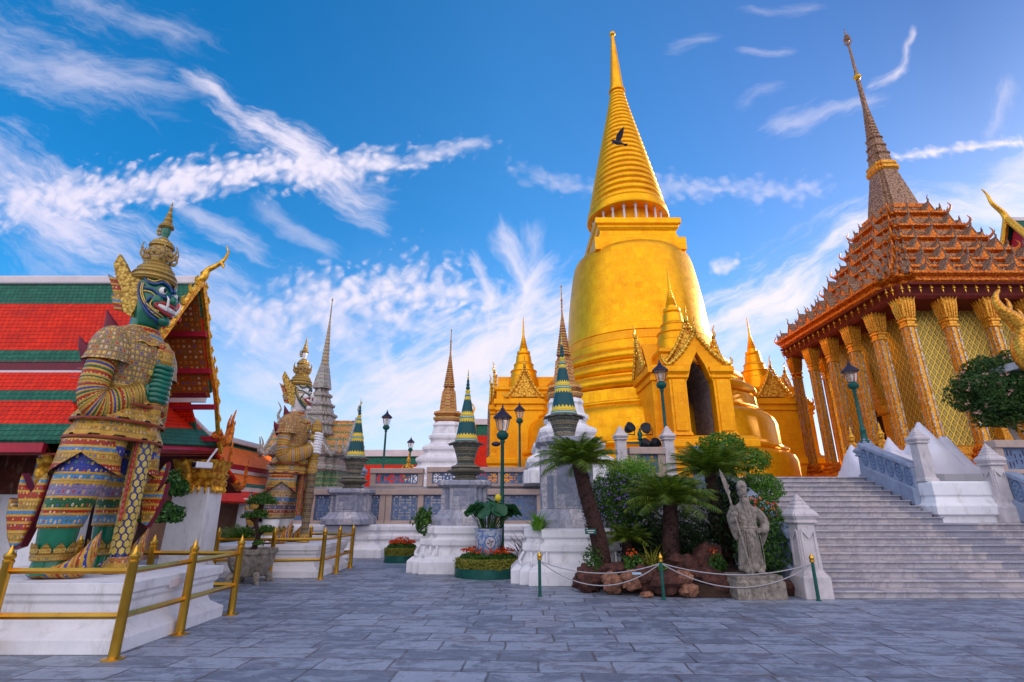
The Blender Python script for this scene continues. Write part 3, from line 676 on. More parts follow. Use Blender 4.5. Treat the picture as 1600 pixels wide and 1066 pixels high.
# ================================================================== GREAT GOLDEN STUPA
CX, CY = 8.7, 34.0
ch = thing('golden_stupa', 'huge golden bell-shaped stupa with a ringed spire and gabled porches', 'stupa', (CX, CY, 0))
m = MB()
m.lathe([(8.75, 2.6), (8.72, 4.2), (8.62, 4.5), (8.30, 4.7), (8.15, 4.74)], 96); m.build('round_base', M_gold, ch, smooth=35)
m = MB()
def torus(pr, r, z0, z1, bulge):
    for k in range(7):
        a = -pi/2 + pi*k/6; pr.append((r + bulge*cos(a), (z0+z1)/2 + (z1-z0)/2*sin(a)))
pr = [(8.15, 4.74)]
torus(pr, 8.15, 4.76, 5.05, 0.16); pr += [(8.0, 5.1), (8.0, 5.2), (7.95, 5.2), (7.92, 6.35), (7.8, 6.7), (7.55, 6.95), (7.2, 7.05)]
torus(pr, 7.2, 7.08, 7.3, 0.10); pr += [(7.08, 7.34), (7.02, 7.36), (6.98, 8.0)]
torus(pr, 6.68, 8.06, 8.75, 0.38); pr += [(6.62, 8.78), (6.66, 8.82), (6.62, 8.92), (6.45, 8.95)]
torus(pr, 6.08, 9.0, 9.7, 0.36); pr += [(6.05, 9.72), (6.1, 9.76), (6.05, 9.86), (5.9, 9.9)]
torus(pr, 5.50, 9.95, 10.62, 0.36); pr += [(5.52, 10.66), (5.55, 10.7), (5.5, 10.8), (5.28, 10.84), (5.22, 11.35), (5.1, 11.38)]
m.lathe(pr, 96); m.build('moulded_rings', M_gold, ch, smooth=35)
m = MB(); m.lathe([(5.1, 11.38), (5.14, 11.42), (5.02, 11.95), (4.9, 12.0)], 96)
m.build('lotus_band', M_goldo, ch, smooth=35)
m = MB()
pr = [(4.9, 12.0), (4.96, 12.04), (4.92, 12.5), (4.80, 12.56), (4.76, 13.2), (4.66, 14.6), (4.5, 16.0), (4.30, 17.4), (4.16, 18.1), (4.02, 18.45), (3.75, 18.7), (3.2, 18.85), (2.2, 18.9)]
m.lathe(smooth_path([(a, 0, b_) for a, b_ in pr[3:]], 3) and [(q.x, q.z) for q in smooth_path([(a, 0, b_) for a, b_ in pr[3:]], 3)], 96); m.lathe(pr[:4], 96)
m.build('bell', M_gold, ch, smooth=35)
m = MB(); m.sq([(3.1, 18.3), (3.1, 19.25), (2.86, 19.3), (2.72, 19.42), (2.72, 19.62), (2.64, 19.66), (2.64, 20.0), (2.72, 20.04), (2.80, 20.2), (2.80, 20.32), (2.96, 20.42), (2.96, 20.85)], rect(0, 0)); m.build('square_throne', M_gold, ch, bevel=0.03)
m = MB(); m.lathe([(2.1, 20.85), (2.1, 22.2)], 48); m.build('drum', M_goldo, ch, smooth=35)
mm = MB(); mm.lathe([(0.10, 20.85), (0.10, 20.95), (0.07, 21.0), (0.09, 21.5), (0.07, 21.95), (0.11, 22.05), (0.11, 22.2)], 10)
c0 = mm.build('colonette', M_ridge, ch, smooth=40, loc=(2.55, 0, 0))
for k in range(1, 20):
    o = c0.copy(); COL.objects.link(o); o.parent = ch; o.location = (2.55*cos(2*pi*k/20), 2.55*sin(2*pi*k/20), 0)
m = MB(); pr = [(2.2, 22.2), (2.98, 22.2), (3.02, 22.25), (2.94, 22.85), (2.8, 22.9)]
z = 22.9; n = 25
for k in range(n):
    q = k / n; rr = 2.78 * (1 - q) ** 1.22 + 0.60 * q ** 0.9; dzz = (34.3 - 22.9) / n * (1.25 - 0.5 * q)
    torus(pr, rr - 0.09, z, z + dzz * 0.82, 0.15 * (1 - q * 0.5)); z += dzz
zt = z
m.lathe(pr, 72); m.build('ringed_spire', M_gold, ch, smooth=50)
m = MB(); pr = [(0.50, zt), (0.66, zt + 0.06), (0.66, zt + 0.24), (0.56, zt + 0.3), (0.35, 37.6), (0.13, 40.6)]; m.lathe(pr, 40)
m.build('spike', M_gold, ch, smooth=50)
m = MB(); m.ball((0, 0, 40.85), 0.26, 20, 12); m.build('finial', M_goldf, ch, smooth=180)

M_vault = blocks('grey_vault_brick', (0.16, 0.13, 0.14), (0.24, 0.20, 0.21), (0.30, 0.26, 0.26), 0.30, 0.12, (0.10, 0.09, 0.10), 0.008, 0.7)
def barge(mb, M_, w_, h, y, z0, r=0.07, hook=0.5):
    """twisted rope bargeboards and hooked tips of a gable: half width w_, apex h above z0"""
    for s_ in (-1, 1):
        pts = [(s_*w_*(1-q) , y, z0 + h*q - 0.10*h*sin(pi*q)) for q in [k/16 for k in range(17)]]
        for i, p in enumerate(pts):
            p = Vector(p); mb.ball(M_ @ p, (r*1.25, r*1.25, r*1.7), 7, 5) if i % 2 == 0 else mb.ball(M_ @ p, r, 7, 5)
        e = Vector((s_*w_, y, z0)); hk = [e, e + Vector((s_*0.18, 0, 0.02))*hook*2, e + Vector((s_*0.30, 0, 0.22))*hook*2, e + Vector((s_*0.20, 0, 0.42))*hook*2]
        mb.tube([M_ @ q for q in smooth_path(hk, 4)], taper(r*1.2, r*0.25, 13), 6)
    e = Vector((0, y, z0 + h)); hk = [e, e + Vector((0, -0.10, 0.25))*hook*2, e + Vector((0, -0.02, 0.5))*hook*2, e + Vector((0, -0.16, 0.85))*hook*2]
    mb.tube([M_ @ q for q in smooth_path(hk, 4)], taper(r*1.1, r*0.2, 13), 6)
def porch(ang, dr=0.0, label=None):
    M_ = Matrix.Rotation(ang, 4, 'Z')
    rt = bpy.data.objects.new('porch', None); COL.objects.link(rt); rt.parent = ch; rt.rotation_euler = (0, 0, ang)
    if label: rt['label'] = label
    I = Matrix.Identity(4)
    m = MB(); m.sq([(0.25, 2.6), (0.25, 3.3), (0.1, 3.4), (0.1, 4.2), (0.2, 4.3), (0.2, 4.6), (0.0, 4.8)], rect(2.1, 2.9 - dr/2, 0, -7.9 + dr/2)); m.build('plinth', M_goldo, rt, bevel=0.02)
    m = MB()
    for s_ in (-1, 1):
        m.sq([(0.0, 4.8), (0.0, 7.60)], rect(0.63, 1.745, s_*1.265, -7.9))
        for z0_, z1_, o_ in ((7.60, 7.80, 0.10), (7.80, 7.98, 0.04), (7.98, 8.30, 0.20), (8.30, 8.41, 0.02)): m.box(*sorted((s_*0.635, s_*(1.895 + o_))), -9.645 - o_, -6.15, z0_, z1_)
    m.box(-0.63, 0.63, -7.2, -6.15, 4.8, 8.4)
    m.sq([(0.0, 8.4), (0.0, 8.95), (0.10, 9.05), (0.10, 9.2), (0.02, 9.25)], rect(1.35, 1.9, 0, -7.8))
    for s_ in (-1, 1):
        m.sq([(0.08, 4.8), (0.0, 5.0), (0.0, 7.4), (0.08, 7.46), (0.08, 7.56), (0.02, 7.6), (0.14, 7.75), (0.14, 8.0), (0.0, 8.06)], rect(0.40, 0.75, s_*1.02, -10.05 + dr))
        m.box(s_*1.02 - 0.28, s_*1.02 + 0.28, -10.86 + dr, -10.78 + dr, 5.0, 7.38)
    m.build('walls', M_goldo, rt, bevel=0.02)
    m = MB(); m.plate([(-0.62, 7.3), (-0.5, 7.5), (-0.32, 8.1), (0, 8.72), (0.32, 8.1), (0.5, 7.5), (0.62, 7.3), (1.25, 8.06), (0, 9.55), (-1.25, 8.06)], lambda a, b_, t_: (a, -10.55 + dr + t_, b_), 0.5)
    m.build('arch_head', M_goldo, rt)
    m = MB(); sh = [(-0.60, 4.8), (-0.60, 7.2), (-0.42, 7.8), (0, 8.38), (0.42, 7.8), (0.60, 7.2), (0.60, 4.8)]
    for a, b_ in zip(sh, sh[1:]):
        vs = [(a[0], -10.3, a[1]), (b_[0], -10.3, b_[1]), (b_[0], -7.22, b_[1]), (a[0], -7.22, a[1])]
        m.add(vs, [(0, 1, 2, 3)], [[(0, 0), (0, math.dist(a, b_)), (3.1, math.dist(a, b_)), (3.1, 0)]])
    m.add([(x, -7.23, z_) for x, z_ in sh], [tuple(range(7))])
    m.build('vaulted_passage', M_vault, rt)
    m = MB(); bb = MB()
    m.plate([(-1.0, 8.5), (1.0, 8.5), (0.45, 9.5), (0, 10.4)] + [(-0.45, 9.5)], lambda a, b_, t_: (a, -9.75 + t_, b_), 0.12); m.build('pediment', M_goldr, rt)
    barge(bb, I, 1.35, 1.6, -10.86 + dr, 8.1, 0.085, 0.42); bb.build('bargeboard', M_goldf, rt, smooth=60); bb = MB(); barge(bb, I, 1.15, 2.05, -9.9, 8.55, 0.085, 0.42); bb.build('bargeboard', M_goldf, rt, smooth=60)
    for s_ in (-1, 1):
        R_ = Matrix.Rotation(s_*pi/2, 4, 'Z')
        m = MB(); m.plate([(-0.9, 8.45), (0.9, 8.45), (0.4, 9.4), (0, 10.2), (-0.4, 9.4)], lambda a, b_, t_: R_ @ Vector((a, -1.95 + t_, b_)) + Vector((0, -7.9, 0)), 0.12); m.build('pediment', M_goldr, rt)
        T_ = Matrix.Translation((0, -7.9, 0)) @ R_
        bb = MB(); barge(bb, T_, 1.1, 1.95, -2.08, 8.45, 0.085, 0.42); bb.build('bargeboard', M_goldf, rt, smooth=60)
    m = MB()       # little cross roof
    m.plate([(-0.95, 8.5), (0.95, 8.5), (0, 10.25)], lambda a, b_, t_: (a, -7.0 + t_, b_), 5.3)
    m.plate([(-0.85, 8.5), (0.85, 8.5), (0, 10.05)], lambda a, b_, t_: (t_, -7.9 + a, b_), 3.6)
    m.build('roof', M_goldo, rt)
    m = MB(); pr = [(1.15, 9.3), (1.05, 9.7), (0.98, 10.1), (0.92, 10.15), (0.86, 10.5), (0.92, 10.55), (0.90, 10.62), (0.72, 10.68), (0.66, 11.0), (0.70, 11.04), (0.68, 11.1), (0.56, 11.2), (0.50, 11.7), (0.40, 11.8), (0.46, 11.85), (0.46, 12.0), (0.30, 12.05), (0.28, 12.2)]
    for k in range(8):
        rr = 0.28 * (1 - k/10); z_ = 12.2 + k*0.13; pr += [(rr, z_), (rr*1.08, z_ + 0.06), (rr*0.85, z_ + 0.12)]
    pr += [(0.07, 13.3), (0.03, 14.5), (0.005, 14.6)]
    m.lathe(pr, 28, (0, -7.9)); m.build('spire', M_gold, rt, smooth=35)
porch(0.0); porch(-pi/2, 0.75); porch(pi/2, 0.3)

# ================================================================== GILDED MANDAPA
mo = thing('gilded_mandapa', 'ornate gilded hall with mosaic columns and a tiered pyramid roof ending in a needle spire', 'temple', (22.9, 26.9, 0))
M_mir, t, b = pbr('mirror_mosaic_strip', 0.25, 0.5)
oc = t.n('TexCoord').outputs['Object']; uv = t.n('TexCoord').outputs['UV']
vo = t.n('TexVoronoi', {'Vector': oc, 'Scale': 16.0}, feature='F1')
t.put(b.inputs['Base Color'], t.ramp(t.sep(vo.outputs['Color'])[0], [(0.0, (0.45, 0.24, 0.04)), (0.35, (0.42, 0.42, 0.46)), (0.55, (0.60, 0.52, 0.42)), (0.75, (0.35, 0.18, 0.05)), (0.9, (0.22, 0.22, 0.34))], 'CONSTANT'))
bumpn(t, b, vo.outputs['Distance'], 0.6, 0.02)
M_dia, t, b = pbr('diamond_mosaic_wall', 0.32, 0.45)
uv = t.n('TexCoord').outputs['UV']; u, v_, _ = t.sep(uv)
d1 = t.m('FRACT', t.m('DIVIDE', t.m('ADD', u, t.m('MULTIPLY', v_, 0.62)), 0.30)); d2 = t.m('FRACT', t.m('DIVIDE', t.m('SUBTRACT', u, t.m('MULTIPLY', v_, 0.62)), 0.30))
e1 = t.m('ABSOLUTE', t.m('SUBTRACT', d1, 0.5)); e2 = t.m('ABSOLUTE', t.m('SUBTRACT', d2, 0.5))
mx = t.m('MAXIMUM', e1, e2)
col = t.mix(t.step(mx, 0.38, 0.42), (0.24, 0.22, 0.06), (0.90, 0.56, 0.08))
col = t.mix(t.step(mx, 0.24, 0.20), col, (0.60, 0.36, 0.06))
col = t.mix(t.step(mx, 0.10, 0.07), col, (0.35, 0.42, 0.28))
tn = t.m('MULTIPLY_ADD', t.noise(uv, 2.0, 5.0, 0.7), 0.7, 0.6)
t.put(b.inputs['Base Color'], t.mix(1.0, col, t.comb(tn, tn, tn), 'MULTIPLY')); bumpn(t, b, mx, 0.7, 0.02)
M_mcol = ornate('gilt_column', (0.90, 0.46, 0.05), (0.50, 0.17, 0.02), 0.06, 0.32, 0.55, 0.6)
m = MB(); m.sq([(0.9, 2.6), (0.9, 2.85), (0.75, 2.9), (0.72, 3.05), (0.82, 3.12), (0.82, 3.3), (0.6, 3.5)], rect(4.8, 4.8)); m.build('plinth', M_mond, mo, bevel=0.02)
m = MB(); m.sq([(0.25, 3.5), (0.25, 3.9), (0.12, 4.0), (0.12, 4.3), (0.0, 4.4)], rect(3.5, 3.5)); m.build('wall_base', M_mcol, mo, bevel=0.02)
m = MB(); m.sq([(0.0, 4.4), (0.0, 10.9)], rect(3.5, 3.5)); m.build('wall', M_dia, mo)
def dcol(x, y):
    rt = bpy.data.objects.new('column', None); COL.objects.link(rt); rt.parent = mo; rt.location = (x, y, 0); return rt
def column_parts(rt):
    R_ = redent(0.23, 0.06, 1)
    m = MB(); m.sq([(0.20, 3.5), (0.20, 3.66), (0.12, 3.72), (0.16, 3.84), (0.08, 3.95), (0.10, 4.05), (0.02, 4.2)], R_); m.build('base', M_mond, rt)
    m = MB(); m.sq([(0.0, 4.2), (-0.02, 9.55)], R_); m.build('shaft', M_mcol, rt)
    m = MB()
    for k in range(4):
        M_ = Matrix.Rotation(pi/2*k, 4, 'Z')
        for s_ in (-1, 1): m.box(s_*0.115 - 0.03, s_*0.115 + 0.03, -0.248, -0.21, 4.3, 9.5, M=M_)
    m.build('mirror_strip', M_mir, rt)
    m = MB(); m.sq([(-0.02, 9.5), (0.04, 9.54), (0.04, 9.62), (0.0, 9.66), (0.0, 9.78), (0.05, 9.82), (0.05, 9.9), (0.0, 9.95), (0.04, 10.3), (0.13, 10.72), (0.06, 10.9)], R_)
    for k in range(16):
        q = 2*pi*k/16; c, s_ = cos(q), sin(q); R1, R2 = 0.25, 0.34
        k2 = 1.0 / max(abs(c), abs(s_)); k2 = 1 + (k2 - 1) * 0.6
        m.tube([(c*R1*k2, s_*R1*k2, 9.98), (c*(R1+.05)*k2, s_*(R1+.05)*k2, 10.4), (c*R2*k2, s_*R2*k2, 10.8), (c*(R2+.08)*k2, s_*(R2+.08)*k2, 10.92)], [0.04, 0.06, 0.05, 0.008], 5)
    m.build('capital', M_mcol, rt)
first = dcol(-4.8, -4.8); column_parts(first)
for i in range(6):
    p = -4.8 + 1.92*i
    for x, y in ((p, -4.8), (-4.8, p), (p, 4.8), (4.8, p)):
        if (x, y) == (-4.8, -4.8) or (x in (4.8,) and abs(y) == 4.8 and y == 4.8 and i != 5): continue
        if x > -4.7 and abs(y) < 4.7: continue          # the far side stays unseen
        if y > 4.7 and x > -2: continue
        if y < -4.7 or x < -4.7:
            if i == 0 and (x, y) != (-4.8, 4.8): continue
        rt = dcol(x, y)
        for cpart in list(first.children):
            o = cpart.copy(); COL.objects.link(o); o.parent = rt
# doorways with small tiered spires on the two visible walls
for ang in (0.0, -pi/2):
    rt = bpy.data.objects.new('doorway', None); COL.objects.link(rt); rt.parent = mo; rt.rotation_euler = (0, 0, ang)
    m = MB()
    for s_ in (-1, 1): m.sq([(0.1, 3.6), (0.1, 4.0), (0, 4.1), (0, 6.2), (0.1, 6.3), (0.12, 6.5), (0, 6.55)], rect(0.22, 0.2, s_*0.85, -3.72))
    pr = [(1.25, 6.5), (1.25, 6.7), (1.0, 6.8), (1.05, 6.95), (0.8, 7.1), (0.85, 7.2), (0.6, 7.4), (0.62, 7.5), (0.4, 7.7), (0.42, 7.8), (0.2, 8.1), (0.1, 9.0), (0.02, 9.6)]
    m.lathe([(r_, z_) for r_, z_ in pr], 4, (0, -3.6), 1.0, 0.45, ph=pi/4); m.build('door_frame', M_mcol, rt)
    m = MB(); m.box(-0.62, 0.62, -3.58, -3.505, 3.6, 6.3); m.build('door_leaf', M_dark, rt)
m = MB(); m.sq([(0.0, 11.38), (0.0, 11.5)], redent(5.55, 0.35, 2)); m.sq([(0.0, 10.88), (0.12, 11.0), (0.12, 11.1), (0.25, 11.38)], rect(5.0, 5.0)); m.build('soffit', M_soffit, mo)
tiersH = [5.62, 4.72, 3.92, 3.24, 2.64, 2.10, 1.62]; zT = [11.5, 12.25, 13.05, 13.95, 15.0, 16.05, 17.15, 18.2]
ANTE = None
M_ante = ornate('grey_antefix_slope', (0.34, 0.20, 0.12), (0.14, 0.07, 0.045), 0.08, 0.5, 0.1, 0.9, (0.70, 0.36, 0.09))
def mini_gable(mb, M_, w_, h, dep):
    mb.cur = 0
    mb.plate([(-w_*.62, 0), (w_*.62, 0), (w_*.3, h*.5), (0, h*.95), (-w_*.3, h*.5)], lambda a, b_, t_: M_ @ Vector((a, -dep*.5 + t_, b_)), 0.05)
    mb.cur = 1
    for s_ in (-1, 1):
        pts = [(s_*w_*.85, 0.0), (s_*w_*.60, h*.16), (s_*w_*.30, h*.62), (0, h*1.12), (0, h*.96), (s_*w_*.22, h*.5), (s_*w_*.52, 0.0)]
        if s_ < 0: pts = pts[::-1]
        mb.plate(pts, lambda a, b_, t_: M_ @ Vector((a, t_*1.0 - dep*.1, b_)), dep)
    mb.tube([M_ @ Vector(q) for q in ((0, -dep*.5, h), (0, -dep*.62, h*1.25), (0, -dep*.5, h*1.45), (0, -dep*.75, h*1.75))], [0.05, 0.045, 0.03, 0.008], 5)
    for s_ in (-1, 1): mb.tube([M_ @ Vector(q) for q in ((s_*w_*.8, -dep*.5, 0), (s_*w_*1.02, -dep*.55, h*.15), (s_*w_*.98, -dep*.55, h*.42))], [0.05, 0.035, 0.008], 5)
    mb.cur = 0
for i, H in enumerate(tiersH):
    z0, z1 = zT[i], zT[i+1]; d = 0.33 * H / 5.6 + 0.03; R_ = redent(H, d, 3)
    rt = bpy.data.objects.new('roof_tier', None); COL.objects.link(rt); rt.parent = mo
    m = MB(); m.sq([(-0.12, z0 - 0.06), (0.06, z0 + 0.02), (0.06, z0 + 0.11), (-0.04, z0 + 0.14), (-0.02, z0 + 0.22), (0.22, z0 + 0.31), (0.22, z0 + 0.42), (-0.05, z0 + 0.47)], R_); m.build('cornice', M_mond, rt)
    m = MB(); m.sq([(-0.30, z0 + 0.42), (-0.36, z1 + 0.02)], R_)
    for k in range(4):
        M_ = Matrix.Rotation(pi/2*k, 4, 'Z'); n = max(3, int((H - 3*d) * 2 / 0.24))
        for j in range(n):
            x = -(H-3*d) + (j + .5) * 2*(H-3*d)/n
            m.box(x - 0.045, x + 0.045, -H + 0.29, -H + 0.36, z0 + 0.44, z0 + 0.80, M=M_)
    m.build('recessed_wall', M_mondg, rt)
    m = MB()
    for k in range(4):
        B = Matrix.Rotation(pi/2*k, 4, 'Z'); L = (H - 3*d); n = max(1, int(round(2*L / 1.02)))
        for j in range(n):
            x = -L + (j + .5) * 2*L/n; big = 1.15 if (j + i) % 2 else 0.72
            T_ = B @ Matrix.Translation((x, -H + 0.08, z0 + 0.42)) @ Matrix.Diagonal((big, 1, big, 1))
            if k in (0, 3):
                if ANTE is None:
                    am = MB(); mini_gable(am, Matrix.Identity(4), 0.38, 0.52, 0.42); ANTE = o = am.build('antefix', [M_mond, M_ante], rt)
                else: o = ANTE.copy(); COL.objects.link(o); o.parent = rt
                o.matrix_local = T_
            else: mini_gable(m, T_, 0.38, 0.52, 0.42)
        for e in range(3):  # stepped corners carry a half-size gable each
            for s_ in (-1, 1): mini_gable(m, B @ Matrix.Translation((s_*(H - 2.5*d + e*d), -H + e*d + 0.10, z0 + 0.42)), 0.20, 0.34, 0.26)
        c = Vector((H - 1.4*d, -(H - 1.4*d), z0 + 0.40)); dv = Vector((1, -1, 0)).normalized()
        hk = [c, c + dv*0.30 + Vector((0,0,0.08)), c + dv*0.50 + Vector((0,0,0.32)), c + dv*0.40 + Vector((0,0,0.62))]
        m.tube([B @ q for q in smooth_path(hk, 4)], taper(0.12, 0.015, 13), 6)
    tag(m.build('antefix_row', [M_mond, M_ante], rt), kind='stuff')
bm_ = MB(); bm_.lathe([(0.01, 0.0), (0.012, -0.08), (0.03, -0.09), (0.055, -0.16), (0.07, -0.22), (0.055, -0.23)], 10); bm_.plate([(-0.03, -0.30), (0, -0.44), (0.03, -0.30), (0, -0.24)], lambda a, b_, t_: (a, t_, b_), 0.01)
b0 = None
for k in range(2):
    B = Matrix.Rotation(-pi/2*k, 4, 'Z')
    for j in range(22):
        p = B @ Vector((-5.35 + j*0.51, -5.45 + (0.35 if abs(-5.35 + j*0.51) > 4.9 else 0), 11.42))
        if b0 is None: b0 = o = bm_.build('eave_bell', M_goldf, mo, smooth=50)
        else: o = b0.copy(); COL.objects.link(o); o.parent = mo
        o.location = p
m = MB(); m.sq([(0.25, 18.15), (0.25, 18.4), (0.1, 18.5)], redent(1.05, 0.14, 2)); m.build('spire_base', M_mond, mo)
m = MB(); R_ = lambda s_: (lambda pts: [(x*s_, y*s_) for x, y in pts])(redent(1.0, 0.16, 2)(0))
m.loft([[(x, y, z_) for x, y in R_(s_)] for s_, z_ in [(1.08, 18.4), (1.01, 18.9), (0.87, 19.7), (0.70, 20.6), (0.59, 21.3)]]); m.build('bell', M_spire, mo)
m = MB(); m.loft([[(x, y, z_) for x, y in R_(s_)] for s_, z_ in [(0.60, 21.3), (0.71, 21.4), (0.71, 21.55), (0.60, 21.62), (0.66, 21.72), (0.64, 21.9), (0.52, 22.0)]]); m.build('gilt_band', M_mcol, mo)
m = MB(); pr = [(0.52, 22.0)]
for k in range(3):
    s0 = 0.51 - k*0.06; z_ = 22.05 + k*0.62; pr += [(s0, z_), (s0 - 0.05, z_ + 0.5), (s0 + 0.02, z_ + 0.55), (s0 - 0.02, z_ + 0.61)]
for k in range(10):
    s0 = 0.31 - k*0.018; z_ = 23.95 + k*0.24; pr += [(s0*0.86, z_), (s0, z_ + 0.04), (s0, z_ + 0.16), (s0*0.84, z_ + 0.22)]
pr += [(0.13, 26.4), (0.10, 28.7)]
m.loft([[(x, y, z_) for x, y in R_(s_)] for s_, z_ in pr]); m.build('ringed_spire', M_spire, mo)
m = MB(); m.lathe([(0.1, 28.7), (0.2, 28.8), (0.24, 28.95), (0.12, 29.15)], 14); m.build('knob', M_goldf, mo, smooth=40)
m = MB(); m.lathe([(0.10, 29.1), (0.06, 32.0), (0.12, 32.05), (0.2, 32.2), (0.1, 32.3), (0.13, 32.5), (0.06, 32.6), (0.02, 33.0), (0.004, 33.3)], 10)
for k in range(4):
    q = pi/2*k; m.tube([(0.1*cos(q), 0.1*sin(q), 31.7), (0.28*cos(q), 0.28*sin(q), 32.0), (0.16*cos(q), 0.16*sin(q), 32.5)], [0.03, 0.03, 0.008], 5)
m.build('finial', M_spire, mo, smooth=40)

# ------------------------------------------------------------------ tiled-roof halls
def gable_hall(name, label, Xg, sgn, Yr, Zr, half, Ze, length, zfloor):
    """hall with its ridge along X; gable end at Xg facing sgn"""
    r = thing(name, label, 'temple hall', (Xg, Yr, 0)); L = -sgn * length
    x0, x1 = sorted((0.0, L)); sl = (Zr - Ze) / half
    for sy in (-1, 1):
        for part, (a, b_), mt in (('roof_border', (0.0, 0.13), M_tileG), ('roof_field', (0.13, 0.86), M_tileR), ('roof_border', (0.86, 1.0), M_tileG)):
            pts = [(x0, sy*half*a, Zr - (Zr-Ze)*a), (x1, sy*half*a, Zr - (Zr-Ze)*a), (x1, sy*half*b_, Zr - (Zr-Ze)*b_), (x0, sy*half*b_, Zr - (Zr-Ze)*b_)]
            ln = hypot(half, Zr - Ze)
            vs = pts + [(p[0], p[1] - sy*0.10, p[2] - 0.06) for p in pts]
            m = MB(); m.add(vs, [(0,1,2,3), (7,6,5,4), (0,4,5,1), (1,5,6,2), (2,6,7,3), (3,7,4,0)], [[(x0, -a*ln), (x1, -a*ln), (x1, -b_*ln), (x0, -b_*ln)]] + [[(0,0)]*4]*5)
            m.build(part, mt, r)
    m = MB(); m.box(x0 - 0.02, x1 + 0.02, -0.16, 0.16, Zr - 0.14, Zr + 0.16); m.build('ridge', M_ridge, r, bevel=0.04)
    return r
pn = gable_hall('royal_hall', 'steep red gable end with an upswept finial behind the mandapa roof', 34.2, -1, 31.0, 20.6, 5.0, 11.5, 30.0, 2.6)
m = MB(); m.box(1.2, 29, -3.8, 3.8, 2.6, 11.8); m.build('wall', M_dia, pn)
m = MB(); m.plate([(-4.6, 11.6), (4.6, 11.6), (0, 20.0)], lambda a, b_, t_: (0.35 + t_, a, b_), 0.3); m.build('pediment', M_red, pn)
m = MB()
for s_ in (-1, 1): m.tube(smooth_path([(-0.12, s_*5.2, 11.2), (-0.12, s_*2.4, 15.9), (-0.12, 0, 20.75)], 8), 0.20, 6)
m.build('bargeboard', M_goldf, pn, smooth=50)
m = MB(); m.tube(smooth_path([(-0.1, 0, 20.6), (-0.25, 0, 21.2), (-0.75, 0, 21.9), (-0.9, 0, 22.6), (-1.15, 0, 23.1)], 5), taper(0.22, 0.03, 21), 7); m.build('chofa', M_goldf, pn, smooth=50)

# left hall ---------------------------------------------------------
hl = thing('temple_hall', 'red and green tiled temple hall with a golden gable behind the green-faced giant', 'temple hall', (0, 0, 0))
def sheet(mb, a, b_, c, d, th=0.08):
    """roof sheet: a-b top edge, d-c bottom edge"""
    a, b_, c, d = map(Vector, (a, b_, c, d)); nrm = (b_ - a).cross(d - a).normalized()
    if nrm.z < 0: nrm = -nrm
    vs = [a, b_, c, d] + [p - nrm*th for p in (a, b_, c, d)]
    ex = (c - d).normalized() if (c - d).length > 1e-4 else (b_ - a).normalized()
    f = lambda p: ((p - d).dot(ex), ((p - d) - ex*(p - d).dot(ex)).length)
    mb.add(vs, [(0,1,2,3), (7,6,5,4), (0,4,5,1), (1,5,6,2), (2,6,7,3), (3,7,4,0)], [[f(p) for p in vs[:4]]] + [[f(vs[k]) for k in q] for q in ((7,6,5,4),(0,4,5,1),(1,5,6,2),(2,6,7,3),(3,7,4,0))])
XG, YR, ZR, XL, XT = -7.4, 11.1, 6.78, -34.0, -8.55
def prof(yc, sy): return YR + sy*(YR - yc) if sy > 0 else yc
def band(name, mt, ya, za, yb, zb, xr, th=0.08):
    for sy in (-1, 1):
        m = MB(); sheet(m, (XL, prof(ya, sy), za), (xr, prof(ya, sy), za), (xr, prof(yb, sy), zb), (XL, prof(yb, sy), zb), th); m.build(name, mt, hl)
zs = lambda y: ZR - 1.78*(YR - y)
band('roof_border', M_tileG, 11.04, zs(11.04), 10.66, zs(10.66), XG)
band('roof_field', M_tileR, 10.66, zs(10.66), 9.92, zs(9.92), XG)
band('roof_border', M_tileG, 9.92, zs(9.92), 9.75, zs(9.75), XG)
M_tymp = mosaic('orange_coffer', [((0.40, 0.10, 0.02), 1)], 1.0, 0.13, line=(0.62, 0.26, 0.04), dot=(0.55, 0.22, 0.04), rnd=0.0, lw=0.07)
for sy in (-1, 1):
    m = MB(); sheet(m, (XT, prof(11.02, sy), zs(11.02) - 0.13), (XG - 0.02, prof(11.02, sy), zs(11.02) - 0.13), (XG - 0.02, prof(9.75, sy), zs(9.75) - 0.13), (XT, prof(9.75, sy), zs(9.75) - 0.13), 0.03); m.build('verge_soffit', M_tymp, hl)
m = MB(); m.box(XL, XG + 0.02, YR - 0.15, YR + 0.15, ZR - 0.15, ZR + 0.06); m.build('ridge', M_ridge, hl, bevel=0.04)
for sy in (-1, 1):
    y = prof(9.80, sy); m = MB(); m.box(XL, XG - 0.1, y - 0.04, y + 0.04, 4.22, 4.41); m.build('fascia', M_maroon, hl)
    m = MB(); m.box(XL, XG - 0.1, y - 0.035, y + 0.035, 4.11, 4.22); m.build('fascia_moulding', M_ridge, hl)
band('roof_field', M_tileR, 9.75, 4.17, 9.38, 3.73, XG - 0.5)
band('roof_border', M_tileG, 9.38, 3.73, 9.16, 3.46, XG - 0.5)
for sy in (-1, 1):
    y = prof(9.23, sy); m = MB(); m.box(XL, XG - 0.6, y - 0.04, y + 0.04, 3.28, 3.47); m.build('fascia', M_maroon, hl)
    m = MB(); m.box(XL, XG - 0.6, y - 0.035, y + 0.035, 3.19, 3.28); m.build('fascia_moulding', M_ridge, hl)
